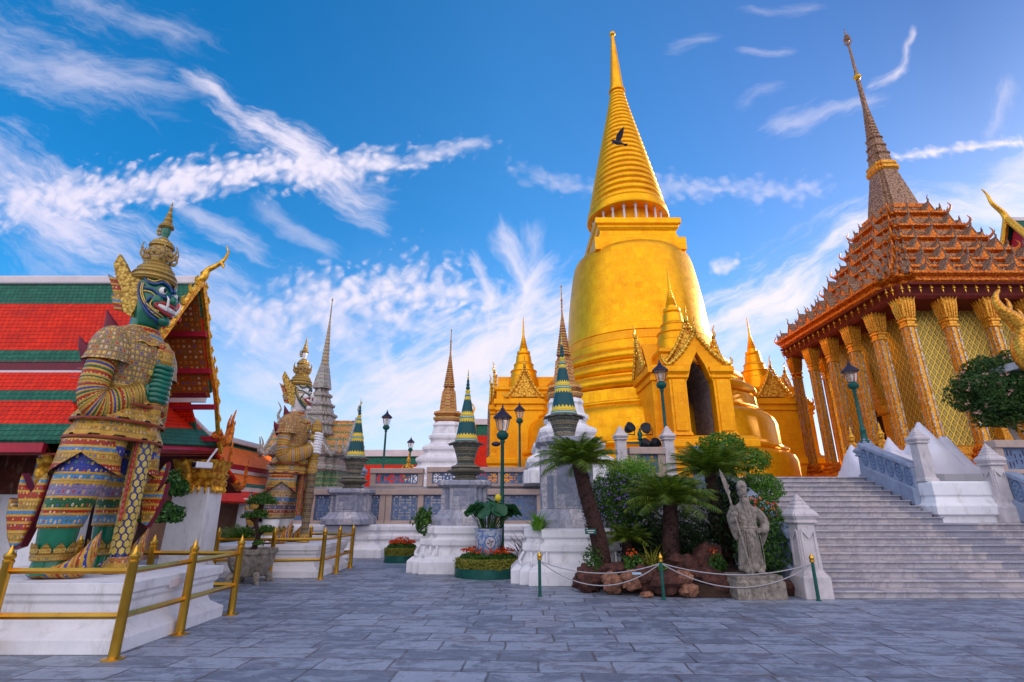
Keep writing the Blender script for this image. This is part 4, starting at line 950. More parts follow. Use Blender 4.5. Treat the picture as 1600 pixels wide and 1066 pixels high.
# lowest skirt roof, turning the corner under the gable end
XI, XO, XNI, XNO = -8.6, -7.63, -8.0, -7.05
NI, NO, FI, FO = (9.21, 3.52), (8.51, 2.70), (12.9, 4.25), (13.6, 3.2)     # near / far, inner / outer (y, z)
for nm, mt, t0, t1 in (('roof_field', M_tileR, 0.0, 0.62), ('roof_border', M_tileG, 0.62, 1.0)):
    la = lambda a, b_, t_: a + (b_ - a) * t_
    n0, n1 = [(la(XNI, XNO, t_), la(NI[0], NO[0], t_), la(NI[1], NO[1], t_)) for t_ in (t0, t1)]
    f0, f1 = [(la(XI, XO, t_), la(FI[0], FO[0], t_), la(FI[1], FO[1], t_)) for t_ in (t0, t1)]
    m = MB(); sheet(m, (XL, n0[1], n0[2]), n0, n1, (XL, n1[1], n1[2])); m.build(nm, mt, hl)
    m = MB(); sheet(m, f0, n0, n1, f1); m.build(nm, mt, hl)
    m = MB(); sheet(m, f0, (XL, f0[1], f0[2]), (XL, f1[1], f1[2]), f1); m.build(nm, mt, hl)
for p, q, xa, xb in ((FI, FO, XI, XO),):
    m = MB(); m.tube([(xa, p[0], p[1] + .03), (xb, q[0], q[1] + .03)], 0.055, 8); m.build('hip_ridge', M_ridge, hl, smooth=50)
m = MB(); m.box(XL, XO - 0.05, 8.53, 8.63, 2.50, 2.66); m.build('eave_beam', M_red, hl, bevel=0.01)
m = MB(); m.tube([(XNO - 0.05, 8.6, 2.60), (XO - 0.05, 13.6, 3.08)], 0.09, 4); m.build('eave_beam', M_red, hl)
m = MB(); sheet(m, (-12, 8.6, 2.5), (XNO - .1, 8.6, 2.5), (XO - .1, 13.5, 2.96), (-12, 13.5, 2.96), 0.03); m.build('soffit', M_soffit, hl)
m = MB(); m.plate([(9.86, 4.42), (12.34, 4.42), (11.1, 6.55)], lambda a, b_, t_: (XT - 0.06 + t_, a, b_), 0.1); m.build('tympanum', M_tymp, hl)
m = MB(); m.box(XT, XT + 0.22, 9.9, 12.75, 4.26, 4.36); m.box(XT, XT + 0.14, 9.95, 12.6, 4.36, 4.52)
for k in range(4, 26): m.tube([(XT + 0.12, 9.5 + k*0.12, 4.36), (XT + 0.18, 9.5 + k*0.12, 4.5), (XT + 0.12, 9.5 + k*0.12, 4.66)], [0.05, 0.045, 0.008], 5)
m.build('lotus_frieze', M_goldr, hl)
for sy in (-1, 1):
    for q in (0.28, 0.52, 0.76, 0.98):
        y = YR + sy*1.85*q; z_ = ZR - 1.78*1.85*q; m = MB(); m.box(XT, XG + 0.10, y - 0.05, y + 0.05, z_ - 0.32, z_ - 0.20); m.build('purlin', M_red, hl)
for sy in (-1, 1):
    m = MB()
    pts = [(XG + 0.03, YR + sy*(1.9 if sy < 0 else 2.05)*q, ZR + 0.04 - 1.78*(1.9 if sy < 0 else 2.05)*q + 0.15*sin(2*pi*q*2.0)*(0.5 + q*0.5)) for q in [k/24 for k in range(25)]]
    for k in range(24):
        a, b_ = Vector(pts[k]), Vector(pts[k+1]); dn = Vector((0, 0, -1))
        w0, w1 = 0.19 + 0.07*sin(k*0.55), 0.19 + 0.07*sin((k+1)*0.55)
        vs = [a, b_, b_ + dn*w1, a + dn*w0]; vs += [v + Vector((0.09, 0, 0)) for v in vs]
        m.add(vs, [(0,1,2,3), (7,6,5,4), (0,4,5,1), (1,5,6,2), (2,6,7,3), (3,7,4,0)])
        if k % 2 == 0: m.tube([a + Vector((0.04, 0, 0)), a + Vector((0.04, sy*0.07, 0.12)), a + Vector((0.04, sy*0.01, 0.22))], [0.045, 0.036, 0.008], 6)
    m.build('bargeboard', M_goldf, hl)
def hook(x, y, z, sy, s_):
    e = Vector((x, y, z)); m = MB()
    m.tube(smooth_path([e + Vector((0, -sy*0.35, 0.2))*s_, e, e + Vector((0.03, sy*0.20, 0.10))*s_, e + Vector((0.03, sy*0.28, 0.42))*s_, e + Vector((0.03, sy*0.24, 0.66))*s_, e + Vector((0.03, sy*0.34, 0.95))*s_], 4), taper(0.14*s_, 0.014, 21), 7)
    for q in (0.15, 0.32, 0.5): m.tube([e + Vector((0.03, sy*0.22, q))*s_, e + Vector((0.03, sy*0.36, q + 0.05))*s_, e + Vector((0.03, sy*0.40, q + 0.16))*s_], [0.05*s_, 0.035*s_, 0.006], 5)
    m.build('hooked_finial', M_mond, hl, smooth=50)
for sy in (1,):
    hook(XG + 0.06, YR + sy*2.1, ZR - 3.55, sy, 0.95)
    hook(XG - 0.2, YR + sy*2.45, 3.3 if sy > 0 else 2.9, sy, 0.8)
m = MB(); e = Vector((XG + 0.07, YR, ZR))
m.tube(smooth_path([e + Vector((-0.2, 0, -0.1)), e + Vector((0.02, 0, 0.05)), e + Vector((0.08, 0.0, 0.25)), e + Vector((0.26, 0.03, 0.40)), e + Vector((0.40, 0.03, 0.54)), e + Vector((0.47, 0.03, 0.74)), e + Vector((0.41, 0.03, 0.92))], 5), taper(0.11, 0.014, 31, 0.8), 8)
m.tube([e + Vector((0.34, 0.03, 0.48)), e + Vector((0.41, 0.03, 0.40)), e + Vector((0.43, 0.03, 0.31))], [0.045, 0.04, 0.008], 6)
m.build('chofa', M_goldf, hl, smooth=60)
# a lower porch roof at the far corner
m = MB(); sheet(m, (-9.4, 13.6, 3.15), (-7.75, 13.6, 3.15), (-7.55, 15.0, 2.2), (-9.4, 15.0, 2.2)); m.build('roof_skirt', M_tileR, hl)
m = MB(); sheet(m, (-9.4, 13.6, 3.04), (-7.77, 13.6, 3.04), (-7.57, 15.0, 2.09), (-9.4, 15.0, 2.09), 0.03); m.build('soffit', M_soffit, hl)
hook(-7.62, 14.9, 2.2, 1, 0.8); hook(-7.7, 14.1, 2.75, 1, 0.7)
m = MB(); m.box(XL, -9.3, 10.4, 10.6, 0, 2.75); m.box(-9.5, -9.3, 10.6, 13.2, 0, 2.85); m.build('wall', M_white, hl)
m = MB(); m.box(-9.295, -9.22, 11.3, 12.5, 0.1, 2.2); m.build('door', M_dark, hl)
M_mural = surf('dark_red_mural', (0.16, 0.035, 0.02), (0.05, 0.015, 0.012), 5, 0.5, dirt=(0.30, 0.20, 0.14))
m = MB(); m.box(-9.29, -9.25, 10.4, 11.25, 0.3, 2.7); m.build('wall_mural', M_mural, hl)
m = MB(); m.box(-13.0, -9.4, 10.36, 10.395, 1.9, 2.7); m.build('wall_frieze', M_mural, hl)
def hall_column(x, y, hx=0.38):
    rt = bpy.data.objects.new('column', None); COL.objects.link(rt); rt.parent = hl; rt.location = (x, y, 0)
    m = MB(); R_ = rect(hx, 0.34); m.sq([(0.12, 0), (0.12, 0.16), (0.07, 0.22), (0.09, 0.30), (0.02, 0.40), (0, 0.42), (-0.03, 2.25)], R_); m.build('shaft', M_white, rt, bevel=0.015)
    m = MB(); m.sq([(-0.02, 2.15), (0.03, 2.19), (0.03, 2.29), (0.0, 2.33), (0.03, 2.37), (0.05, 2.47), (0.0, 2.51), (0.08, 2.8)], R_)
    for k in range(24):
        q = 2*pi*(k + .5)/24; c, s_ = cos(q), sin(q); kk = min(1/max(abs(c), 1e-3), 1/max(abs(s_), 1e-3))
        m.tube([(c*hx*kk, s_*0.34*kk, 2.17), (c*(hx+.04)*kk, s_*0.38*kk, 2.07), (c*(hx+.02)*kk, s_*0.36*kk, 1.99)], [0.04, 0.035, 0.008], 5)
    m.build('capital', M_goldr, rt)
    m = MB(); m.tube(smooth_path([(0.0, -0.34, 2.1), (0.0, -0.62, 2.2), (0.0, -0.52, 2.42), (0.0, -0.85, 2.75)], 5), taper(0.10, 0.07, 16), 7)
    m.build('eave_bracket', M_goldr, rt, smooth=60)
hall_column(-7.82, 13.35, 0.46)
for k in range(5): hall_column(-7.95 - k*2.4, 9.55, 0.30)
cc = thing('security_camera', 'white security camera under the eave of the temple hall', 'camera', (-7.3, 12.5, 2.62), rz=radians(-30))
m = MB(); m.box(-0.09, 0.09, -0.24, 0.16, -0.07, 0.07); m.build('housing', M_white, cc, bevel=0.02)
m = MB(); m.box(-0.075, 0.075, -0.252, -0.238, -0.055, 0.055); m.lathe([(0.035, 0), (0.04, 0.02)], 14, M=Matrix.Translation((0, -0.24, 0)) @ Matrix.Rotation(pi/2, 4, 'X')); m.build('lens', M_black, cc)
m = MB(); m.tube([(0, 0.05, 0.05), (-0.05, 0.15, 0.2), (-0.1, 0.3, 0.42)], 0.025, 6); m.build('bracket', M_white, cc)

# orange gallery, ridge running away from the camera ------------------
gl = thing('cloister_gallery', 'long orange and green tiled gallery with white stripes beyond the temple hall', 'gallery', (0, 0, 0))
def gband(name, mt, xa, za, xb, zb, y0=19.0, y1=52.0):
    m = MB(); sheet(m, (xa, y1, za), (xa, y0, za), (xb, y0, zb), (xb, y1, zb)); m.build(name, mt, gl)
gband('roof_border', M_tileG, -13.8, 4.8, -13.55, 4.52); gband('roof_field', M_tileO, -13.55, 4.52, -12.7, 3.62)
m = MB(); m.box(-12.85, -12.72, 19, 52, 3.38, 3.60); m.build('fascia', M_red, gl)
m = MB(); m.box(-12.84, -12.66, 19, 52, 3.22, 3.38); m.build('fascia_moulding', M_ridge, gl)
gband('roof_field', M_tileO, -12.75, 3.26, -12.2, 2.78); gband('roof_border', M_tileG, -12.2, 2.78, -12.0, 2.62)
m = MB(); m.box(-12.12, -12.0, 19, 52, 2.40, 2.60); m.build('fascia_moulding', M_ridge, gl)
gband('roof_skirt', M_tileR, -12.02, 2.42, -11.0, 1.95)
m = MB(); m.box(-14.1, -13.5, 19, 52, 4.72, 4.98); m.build('ridge', M_ridge, gl, bevel=0.04)
m = MB(); sheet(m, (-13.8, 19, 4.8), (-13.8, 52, 4.8), (-16.5, 52, 2.0), (-16.5, 19, 2.0)); m.build('roof_field', M_tileO, gl)
m = MB(); m.box(-16.0, -12.6, 19, 52, 0, 2.4); m.build('wall', surf('ochre_wall', (0.40, 0.24, 0.16), (0.28, 0.14, 0.09), 2, 0.7), gl)
for k in range(7):
    m = MB(); m.box(-11.45, -11.15, 20 + k*2.6, 20.3 + k*2.6, 0, 2.1); m.build('column', M_white, gl)

# far red roofs over the terrace -------------------------------------
def far_roof(label, x0, x1, y, z, ze):
    r = thing('tiled_hall', label, 'temple hall', (x0, y, 0)); L = x1 - x0; h = z - ze
    for nm, mt, a, b_ in (('roof_border', M_tileG, 0.0, 0.2), ('roof_field', M_tileR, 0.2, 0.85), ('roof_border', M_tileG, 0.85, 1.0)):
        for sy in (-1, 1):
            m = MB(); sheet(m, (0, sy*h*a*.75, z - h*a), (L, sy*h*a*.75, z - h*a), (L, sy*h*b_*.75, z - h*b_), (0, sy*h*b_*.75, z - h*b_)); m.build(nm, mt, r)
    m = MB(); m.box(-0.1, L + 0.1, -0.3, 0.3, z - 0.1, z + 0.45); m.build('ridge', M_ridge, r)
    m = MB(); m.box(0.2, L - 0.2, -h*.7, h*.7, 0, ze + 0.1); m.build('wall', M_ridge, r)
    m = MB()
    for xx in (0.0, L):
        s_ = -1 if xx == 0 else 1
        m.tube(smooth_path([(xx, 0, z), (xx + s_*0.3, 0, z + 0.9), (xx + s_*0.1, 0, z + 1.6), (xx + s_*0.7, 0, z + 2.4)], 4), taper(0.22, 0.03, 13), 6)
        m.tube([(xx, 0, z), (xx, -h*.4, z - h*.5), (xx, -h*.8, ze)], 0.18, 6)
    m.build('chofa', M_goldf, r, smooth=50)
far_roof('far red roof with a white ridge behind the two distant lamps', -13.5, -6.2, 46, 6.2, 1.9)
far_roof('tall red and green roof showing between the middle cone and the golden porch', -3.6, 1.2, 50, 9.6, 3.4)

# mosaic shrine behind the white-faced giant --------------------------
M_gm = mosaic('grey_porcelain_mosaic', [((0.26, 0.27, 0.26), 2), ((0.32, 0.22, 0.22), 1), ((0.16, 0.24, 0.22), 1), ((0.40, 0.38, 0.34), 1)], 0.42, 0.10, line=(0.42, 0.40, 0.34), dot=(0.50, 0.42, 0.30), rough=0.45)
M_gs = mosaic('green_striped_tile', [((0.07, 0.18, 0.09), 3), ((0.40, 0.32, 0.12), 1)], 0.3, 0.08, line=(0.12, 0.22, 0.12), dot=(0.14, 0.26, 0.14), bump=0.2)
M_or = mosaic('orange_green_tile_band', [((0.55, 0.25, 0.06), 2), ((0.10, 0.22, 0.07), 1)], 0.5, 0.12, line=(0.45, 0.2, 0.05), dot=(0.6, 0.3, 0.1))
pr_ = thing('mosaic_shrine', 'grey porcelain mosaic shrine with a pale needle spire behind the white-faced giant', 'shrine', (-10.2, 27.0, 0))
m = MB(); m.sq([(0.3, 0), (0.3, 0.9), (0.1, 1.1)], redent(1.75, 0.25, 2)); m.build('base', M_white, pr_)
m = MB(); m.sq([(0.0, 1.1), (0.0, 3.4)], redent(1.65, 0.25, 2)); m.build('wall', M_gs, pr_)
m = MB(); m.sq([(0.0, 3.4), (0.12, 3.5), (0.12, 3.7), (0.0, 3.8), (0.0, 4.1), (0.2, 4.2), (0.2, 4.4), (-0.2, 4.5)], redent(1.65, 0.25, 2)); m.build('cornice', M_gm, pr_)
for k in range(4):
    B = Matrix.Rotation(pi/2*k, 4, 'Z'); m = MB()
    for s_ in (-1, 1):
        a, b_, c, d = [B @ Vector(q) for q in ((0, -2.0, 6.1), (0, 0, 6.1), (s_*1.4, 0, 4.3), (s_*1.4, -2.0, 4.3))]; sheet(m, a, b_, c, d, 0.12)
    m.build('roof', M_or if k in (1, 3) else M_gm, pr_)
    m = MB(); m.plate([(-1.3, 4.3), (1.3, 4.3), (0, 5.95)], lambda a, b_, t_: B @ Vector((a, -1.8 + t_, b_)), 0.15); m.build('pediment', M_gm, pr_)
    m = MB()
    for s_ in (-1, 1):
        m.tube([B @ Vector(q) for q in ((s_*1.6, -2.02, 4.1), (s_*.75, -2.02, 5.1), (0, -2.02, 6.2))], 0.09, 6)
        m.tube(smooth_path([B @ Vector(q) for q in ((s_*1.55, -2.02, 4.15), (s_*1.8, -2.02, 4.35), (s_*1.76, -2.02, 4.7), (s_*1.9, -2.02, 5.0))], 4), taper(0.10, 0.015, 13), 6)
    m.tube(smooth_path([B @ Vector(q) for q in ((0, -2.02, 6.1), (0, -2.15, 6.4), (0, -2.05, 6.75), (0, -2.25, 7.1))], 4), taper(0.10, 0.015, 13), 6)
    m.build('bargeboard', M_gm, pr_, smooth=50)
m = MB()
for k in range(5):
    s0 = 1.0 - k*0.14; z_ = 5.2 + k*0.52
    m.sq([(0.0, z_), (0.1, z_ + 0.1), (0.1, z_ + 0.2), (-0.05, z_ + 0.26), (-0.12, z_ + 0.52)], redent(s0, 0.14, 2))
m.build('tiered_tower', M_gm, pr_)
m = MB(); m.sq([(0.0, 7.8), (-0.1, 8.5), (-0.2, 9.1)], redent(0.43, 0.08, 2)); m.build('bell', M_gm, pr_)
m = MB(); q_ = []
for k in range(14):
    r0 = 0.22 * (1 - k/16); z_ = 9.1 + k*0.2; q_ += [(r0*.85, z_), (r0, z_ + .04), (r0, z_ + .13), (r0*.82, z_ + .18)]
q_ += [(0.04, 11.9), (0.02, 12.9), (0.06, 12.95), (0.004, 13.1)]
m.lathe(q_, 12); m.build('ringed_spire', mosaic('pale_gold_spire', [((0.42, 0.34, 0.22), 1)], 1, 0.09, line=(0.5, 0.42, 0.25), dot=(0.5, 0.3, 0.12)), pr_, smooth=40)

# ================================================================== GIANT GUARDIANS
def band_mat(name, bands, cell, **k):
    return mosaic(name, bands, sum(w_ for _, w_ in bands), cell, **k)
RED, BLU, GRN, LIL, GLD, LBL, ORG = (0.36, 0.02, 0.008), (0.012, 0.04, 0.28), (0.004, 0.10, 0.04), (0.22, 0.17, 0.30), (0.40, 0.22, 0.035), (0.07, 0.23, 0.42), (0.45, 0.16, 0.04)
TR_ = [(RED, .06), (LBL, .15), (RED, .07), (GRN, .16), (LIL, .20), (GLD, .04), (LBL, .10), (BLU, .42), (GLD, .5)]
SL_ = [(GRN, .07), (RED, .09), (GRN, .06), (GLD, .05), (RED, .08), (BLU, .07)]
M_club0 = surf('cobalt_tile', (0.014, 0.03, 0.20), (0.01, 0.02, 0.12), 6, 0.25, coat=0.4)
PAL_G = dict(
    skin=surf('emerald_glaze', (0.004, 0.15, 0.075), (0.003, 0.10, 0.06), 3, 0.16, coat=0.6),
    trouser=band_mat('giant_trouser_mosaic', TR_, 0.10, rnd=0.35), sleeve=band_mat('giant_sleeve_mosaic', SL_, 0.07, rnd=0.1, dr=0.30),
    torso=band_mat('giant_coat_mosaic', [(GLD, 1.0)], 0.085, line=(0.04, 0.13, 0.22), dot=(0.62, 0.44, 0.12), rnd=0.1, lw=0.06, dr=0.30, lat=(0.02, 0.09, 0.22)),
    flap=band_mat('giant_apron_mosaic', [(RED, .10), (LBL, .08), (GLD, .14), (RED, .12)], 0.075, rnd=0.4),
    hip=band_mat('giant_belt_mosaic', [(GLD, .09), (LBL, .03), (ORG, .12), (GLD, .08)], 0.07, rnd=0.3),
    shoe=band_mat('giant_shoe_mosaic', [(RED, .09), (GLD, .03), (BLU, .10), (GLD, .03), (ORG, .08)], 0.08, rnd=0.5),
    gold=mosaic('giant_gilt_mosaic', [((0.52, 0.34, 0.07), 2), ((0.40, 0.24, 0.05), 1)], 0.12, 0.04, line=(0.30, 0.17, 0.03), dot=(0.66, 0.50, 0.16), rough=0.3, metal=0.35),
    crown2=mosaic('giant_diadem_mosaic', [((0.30, 0.16, 0.08), 2), ((0.08, 0.16, 0.12), 1)], 0.10, 0.05, line=(0.45, 0.3, 0.08), dot=(0.40, 0.16, 0.08)),
    ear=ornate('giant_gilt_relief', (0.64, 0.42, 0.08), (0.22, 0.11, 0.02), 0.045, 0.4, 0.3, 0.9, (0.66, 0.52, 0.22)), hem=surf('dark_red_trim', (0.30, 0.05, 0.02), (0.16, 0.03, 0.015), 9, 0.4), club=M_club0,
    brow=surf('cobalt_glaze', (0.012, 0.055, 0.20), (0.01, 0.04, 0.14), 5, 0.2, coat=0.5), line=surf('gilt_line', (0.60, 0.42, 0.12), (0.45, 0.28, 0.06), 8, 0.3, 0.4))
PAL_W = dict(PAL_G)
PAL_W.update(kx=.84,
    club=mosaic('dark_club_mosaic', [((0.10, 0.07, 0.045), 2), ((0.16, 0.11, 0.06), 1)], 0.16, 0.05, line=(0.24, 0.17, 0.08), dot=(0.30, 0.24, 0.14)),
    skin=surf('white_glaze', (0.82, 0.80, 0.80), (0.74, 0.71, 0.71), 3, 0.25, coat=0.4),
    trouser=band_mat('pale_trouser_mosaic', [((0.10, 0.16, 0.14), .08), (GLD, .10), (RED, .10), ((0.12, 0.10, 0.20), .14), (ORG, .08), (LBL, .14), (ORG, .08), (GLD, .08), ((0.30, 0.22, 0.20), .6)], 0.11, line=(0.42, 0.30, 0.16), dot=(0.46, 0.36, 0.22)),
    sleeve=band_mat('orange_sleeve_mosaic', [(ORG, .09), ((0.20, 0.24, 0.34), .08), (ORG, .08), (GLD, .07)], 0.08, rnd=0.1, dr=0.3),
    torso=band_mat('orange_coat_mosaic', [((0.42, 0.22, 0.07), 1.0)], 0.085, line=(0.20, 0.09, 0.03), dot=(0.58, 0.40, 0.16), rnd=0.15),
    hip=band_mat('orange_belt_mosaic', [((0.46, 0.27, 0.06), .10), ((0.36, 0.16, 0.05), .08), (GLD, .08)], 0.07),
    brow=surf('dark_green_glaze', (0.02, 0.09, 0.06), (0.015, 0.06, 0.05), 5, 0.25, coat=0.4))
M_eye = surf('white_enamel', (0.75, 0.72, 0.68), (0.65, 0.62, 0.58), 5, 0.2, coat=0.4)
M_lip = surf('red_enamel', (0.42, 0.03, 0.025), (0.30, 0.02, 0.02), 5, 0.25, coat=0.4)
M_hex = surf('yellow_tile_boss', (0.60, 0.44, 0.10), (0.46, 0.32, 0.06), 9, 0.3, coat=0.3)
HEAD = [(3.58, .24, .26, .0), (3.68, .28, .27, .06), (3.78, .34, .31, .09), (3.92, .40, .345, .10), (4.08, .42, .365, .09), (4.22, .405, .365, .06), (4.36, .375, .36, .03), (4.48, .34, .34, .01), (4.56, .30, .30, 0)]
def hsurf(th, z, off=0.012):
    for a, b_ in zip(HEAD, HEAD[1:]):
        if a[0] <= z <= b_[0]:
            f = (z - a[0]) / (b_[0] - a[0]); rx, ry, cx = [a[k] + (b_[k] - a[k]) * f for k in (1, 2, 3)]
            return (cx + (rx + off)*cos(th), (ry + off)*sin(th), z)
    return (0.3*cos(th), 0.3*sin(th), z)
def flap(mb, cx, cy, a0, a1, zt, zb, r0, r1, nx=28, nz=8, scal=None, k=1.0):
    """flared shell hanging round (cx, cy); r0, r1 are (rx, ry) at top and hem; scal(t) moves the hem"""
    for rr, off in ((0, 0.0), (1, -0.03)):
        vs, fs, uv = [], [], []
        for i in range(nx + 1):
            t_ = i / nx; a = a0 + (a1 - a0) * t_; zz_ = zb + (scal(t_) if scal else 0)
            for j in range(nz + 1):
                q = j / nz; f = q ** 1.3 * k
                rx, ry = r0[0] + (r1[0]-r0[0])*f + off, r0[1] + (r1[1]-r0[1])*f + off
                vs.append((cx + rx*cos(a), cy + ry*sin(a), zt + (zz_ - zt)*q))
        for i in range(nx):
            for j in range(nz):
                p = i*(nz+1) + j; fs.append((p, p+nz+1, p+nz+2, p+1))
                R = (r1[0]+r1[1])/2; g_ = lambda i_, j_: ((a0 + (a1-a0)*i_/nx)*R, (zb + (scal(i_/nx) if scal else 0) - zt)*j_/nz*-1.0)
                uv.append([g_(i, j), g_(i+1, j), g_(i+1, j+1), g_(i, j+1)])
        mb.add(vs, fs, uv)
def flame(mb, fn, s_=1.0, t=0.08):
    mb.plate([(0, 0), (.10, .05), (.16, .18), (.15, .32), (.22, .46), (.26, .62), (.16, .55), (.10, .46), (.08, .60), (.0, .50), (-.06, .36), (-.05, .18)], lambda a, b_, q: fn(a*s_, b_*s_, q), t)
def petals(mb, c, rx, ry, z, n, h, w_, out=0.02):
    for k in range(n):
        a = 2*pi*k/n; p = Vector((c[0] + rx*cos(a), c[1] + ry*sin(a), z)); tg = Vector((-rx*sin(a), ry*cos(a), 0)).normalized(); nn = Vector((cos(a), sin(a), 0))
        mb.plate([(-w_/2, 0), (w_/2, 0), (w_*.5, h*.45), (w_*.2, h*.8), (0, h), (-w_*.2, h*.8), (-w_*.5, h*.45)], lambda u_, v_, t_: p + tg*u_ + Vector((0, 0, v_)) + nn*(t_ + out*v_/h), 0.03)
def giant(label, loc, P, gid):
    r = thing('guardian_statue', label, 'statue', loc); MB.K = (.73, .73, 1.0)
    for sy in (-1, 1):
        m = MB(); cy = 0.64*sy
        m.loft([ell(-.16, cy, z, a, b_) for z, a, b_ in ((0.05, .32, .29), (.2, .275, .265), (.35, .275, .27), (.55, .30, .29), (.85, .32, .31))]); m.build('calf', P['skin'], r, smooth=60)
        m = MB(); m.loft([ell(-.16, cy, z, a, a) for z, a in ((.22, .29), (.23, .31), (.27, .325), (.31, .31), (.32, .27))]); petals(m, (-.16, cy), .305, .305, .31, 10, .13, .17)
        m.build('anklet', P['gold'], r)
        m = MB(); rg = []
        for x, w_, z0, h in ((-.42, .10, 0, .10), (-.36, .22, 0, .15), (-.15, .27, 0, .17), (.1, .27, 0, .19), (.28, .25, 0, .26), (.42, .21, .01, .37), (.53, .15, .06, .48), (.60, .06, .22, .56), (.63, .012, .42, .60)):
            rg.append([(x, cy + w_*cos(2*pi*k/16), z0 + max(0.0, (h - z0))*(0.5 + 0.5*sin(2*pi*k/16)) ) for k in range(16)])
        m.loft(rg); m.build('shoe', P['shoe'], r, smooth=70)
        m = MB()
        m.loft([ell(cx, c_*sy, z, a, b_, 40) for z, a, b_, cx, c_ in ((.62, .30, .30, -.16, .64), (.63, .335, .33, -.16, .64), (.68, .345, .34, -.15, .64), (.95, .38, .365, -.11, .62), (1.25, .44, .42, -.04, .58), (1.6, .50, .46, .01, .52), (1.95, .52, .46, 0, .44), (2.3, .48, .40, 0, .32))]); m.build('trouser_leg', P['trouser'], r, smooth=60)
        m = MB()       # red butterfly flaps over the thigh
        sc1 = lambda t_: 0.20*abs(t_ - 0.5)*2 - 0.0 + (0.22 if abs(t_ - .5) < .02 else 0)
        flap(m, 0.0, .57*sy, -2.9, -1.15, 1.78, 1.30, (.49, .46), (.56, .53), scal=lambda t_: 0.30*t_**2)
        flap(m, 0.0, .57*sy, -1.15, 0.9, 1.78, 1.28, (.49, .46), (.56, .53), scal=lambda t_: 0.30*(1-t_)**2)
        m.build('thigh_flap', P['flap'], r, smooth=60)
    m = MB()
    for (zt, zb, r0, r1) in ((2.30, 1.80, (.52, .74), (.70, 1.02)), (2.48, 2.06, (.49, .68), (.68, .97)), (2.62, 2.32, (.46, .62), (.62, .86))):
        flap(m, 0, 0, -pi, pi, zt, zb, r0, r1, 64, 5, scal=lambda t_: 0.06*(int(t_*24) % 2))
    m.build('hip_skirt', P['hip'], r)
    for zb_, r1 in ((1.80, (.705, 1.025)), (2.06, (.685, .975)), (2.32, (.625, .865))):
        m = MB(); m.tube([(r1[0]*cos(q), r1[1]*sin(q), zb_ + .012) for q in [2*pi*k/48 for k in range(49)]], .022, 6); m.build('skirt_hem', P['hem'], r, smooth=60)
    m = MB(); m.loft([ell(.02, 0, z, a, b_, 40) for z, a, b_ in ((2.50, .45, .61), (2.51, .49, .66), (2.62, .49, .66), (2.63, .44, .60))]); m.build('belt', P['gold'], r, smooth=30)
    m = MB(); m.box(.50, .56, -.15, .15, .72, 2.3); m.build('sash', P['hip'], r)
    m = MB()
    for sy in (-1, 1): m.tube([(.56 + .006*(k % 2), .16*sy, 2.3 - k*.04) for k in range(41)], [.022 + .008*(k % 2) for k in range(41)], 6)
    m.build('sash_border', M_lip, r)
    OUT = [(.10, 1.62), (-.10, 1.50), (-.22, 1.28), (-.36, 1.36), (-.58, 1.56), (-.56, 1.34), (-.42, 1.08), (-.52, 1.10), (-.70, 1.22), (-.66, .98), (-.50, .70), (-.34, .54), (-.16, .58), (-.05, .85), (.05, 1.2)]
    cO = (-.3, 1.2); big = [(cO[0] + (a - cO[0])*1.07, cO[1] + (b_ - cO[1])*1.05) for a, b_ in OUT]; mir = lambda o_: [(-a, b_) for a, b_ in reversed(o_)]
    for o_, fn_, tt in ((OUT, lambda a, b_, t_: (-.62 + a*.78, -.62 + t_, b_*.92 - .12), .26), (mir(OUT), lambda a, b_, t_: (.34 + a*.62, .74 + t_, b_*.92 + .12), .22)):
        m = MB(); m.plate(o_, fn_, tt); fin = m.build('cloth_fin', P['flap'], r, bevel=.04)
        m = MB(); m.plate(big if o_ is OUT else mir(big), fn_, tt - .10); m.build('lining', M_maroon, fin)
    m = MB(); m.loft([ell(cx, 0, z, a, b_, 48) for z, a, b_, cx in ((2.3, .45, .60, 0), (2.55, .42, .58, .02), (2.8, .46, .66, .04), (3.02, .51, .77, .05), (3.22, .50, .83, .04), (3.38, .44, .82, .02), (3.5, .34, .62, 0), (3.6, .25, .34, 0))]); m.build('torso', P['torso'], r, smooth=70)
    m = MB(); m.loft([ell(0, 0, z, a, b_, 32) for z, a, b_ in ((3.5, .27, .30), (3.62, .25, .27), (3.8, .25, .26))]); m.build('neck', P['skin'], r, smooth=70)
    m = MB(); flap(m, .02, 0, -pi, pi, 3.60, 3.24, (.30, .36), (.55, .80), 72, 8, scal=lambda t_: 0.05*abs(sin(t_*pi*14)), k=1.0); m.build('collar', P['flap'], r, smooth=50)
    m = MB(); m.ball((.55, 0, 3.18), (.07, .15, .19), 16, 10); m.build('pendant', P['flap'], r, smooth=60)
    for sy in (-1, 1):
        m = MB(); rg = []
        for q in range(9):
            a = pi/2 * q / 8; rg.append(ell(.01, .76*sy, 3.02 + .45*sin(a), .375*max(cos(a), .02) + .0, .36*max(cos(a), .02), 28))
        m.loft([ell(.01, .78*sy, 2.90, .40, .385, 28)] + rg, cap0=False); m.build('shoulder_guard', P['torso'], r, smooth=60)
        m = MB()
        m.tube([(-.02, .70*sy, 3.28), (-.08, .76*sy, 3.44), (-.12, .80*sy, 3.56), (-.17, .86*sy, 3.70)], [.17, .13, .07, .008], 14)
        m.tube([(-.18, .90*sy, 2.92), (-.27, .98*sy, 3.04), (-.34, 1.04*sy, 3.12), (-.38, 1.08*sy, 3.22)], [.15, .11, .06, .008], 14)
        m.build('shoulder_point', M_maroon, r, smooth=60)
        pth = smooth_path([(.02, .78*sy, 3.15), (.0, .87*sy, 2.80), (.02, .91*sy, 2.42), (.14, .80*sy, 2.27), (P.get('kx', .5) - .18, .52*sy, 2.38 if sy < 0 else 2.62), (P.get('kx', .5) - .04, .24*sy, 2.52 if sy < 0 else 2.78)], 6)
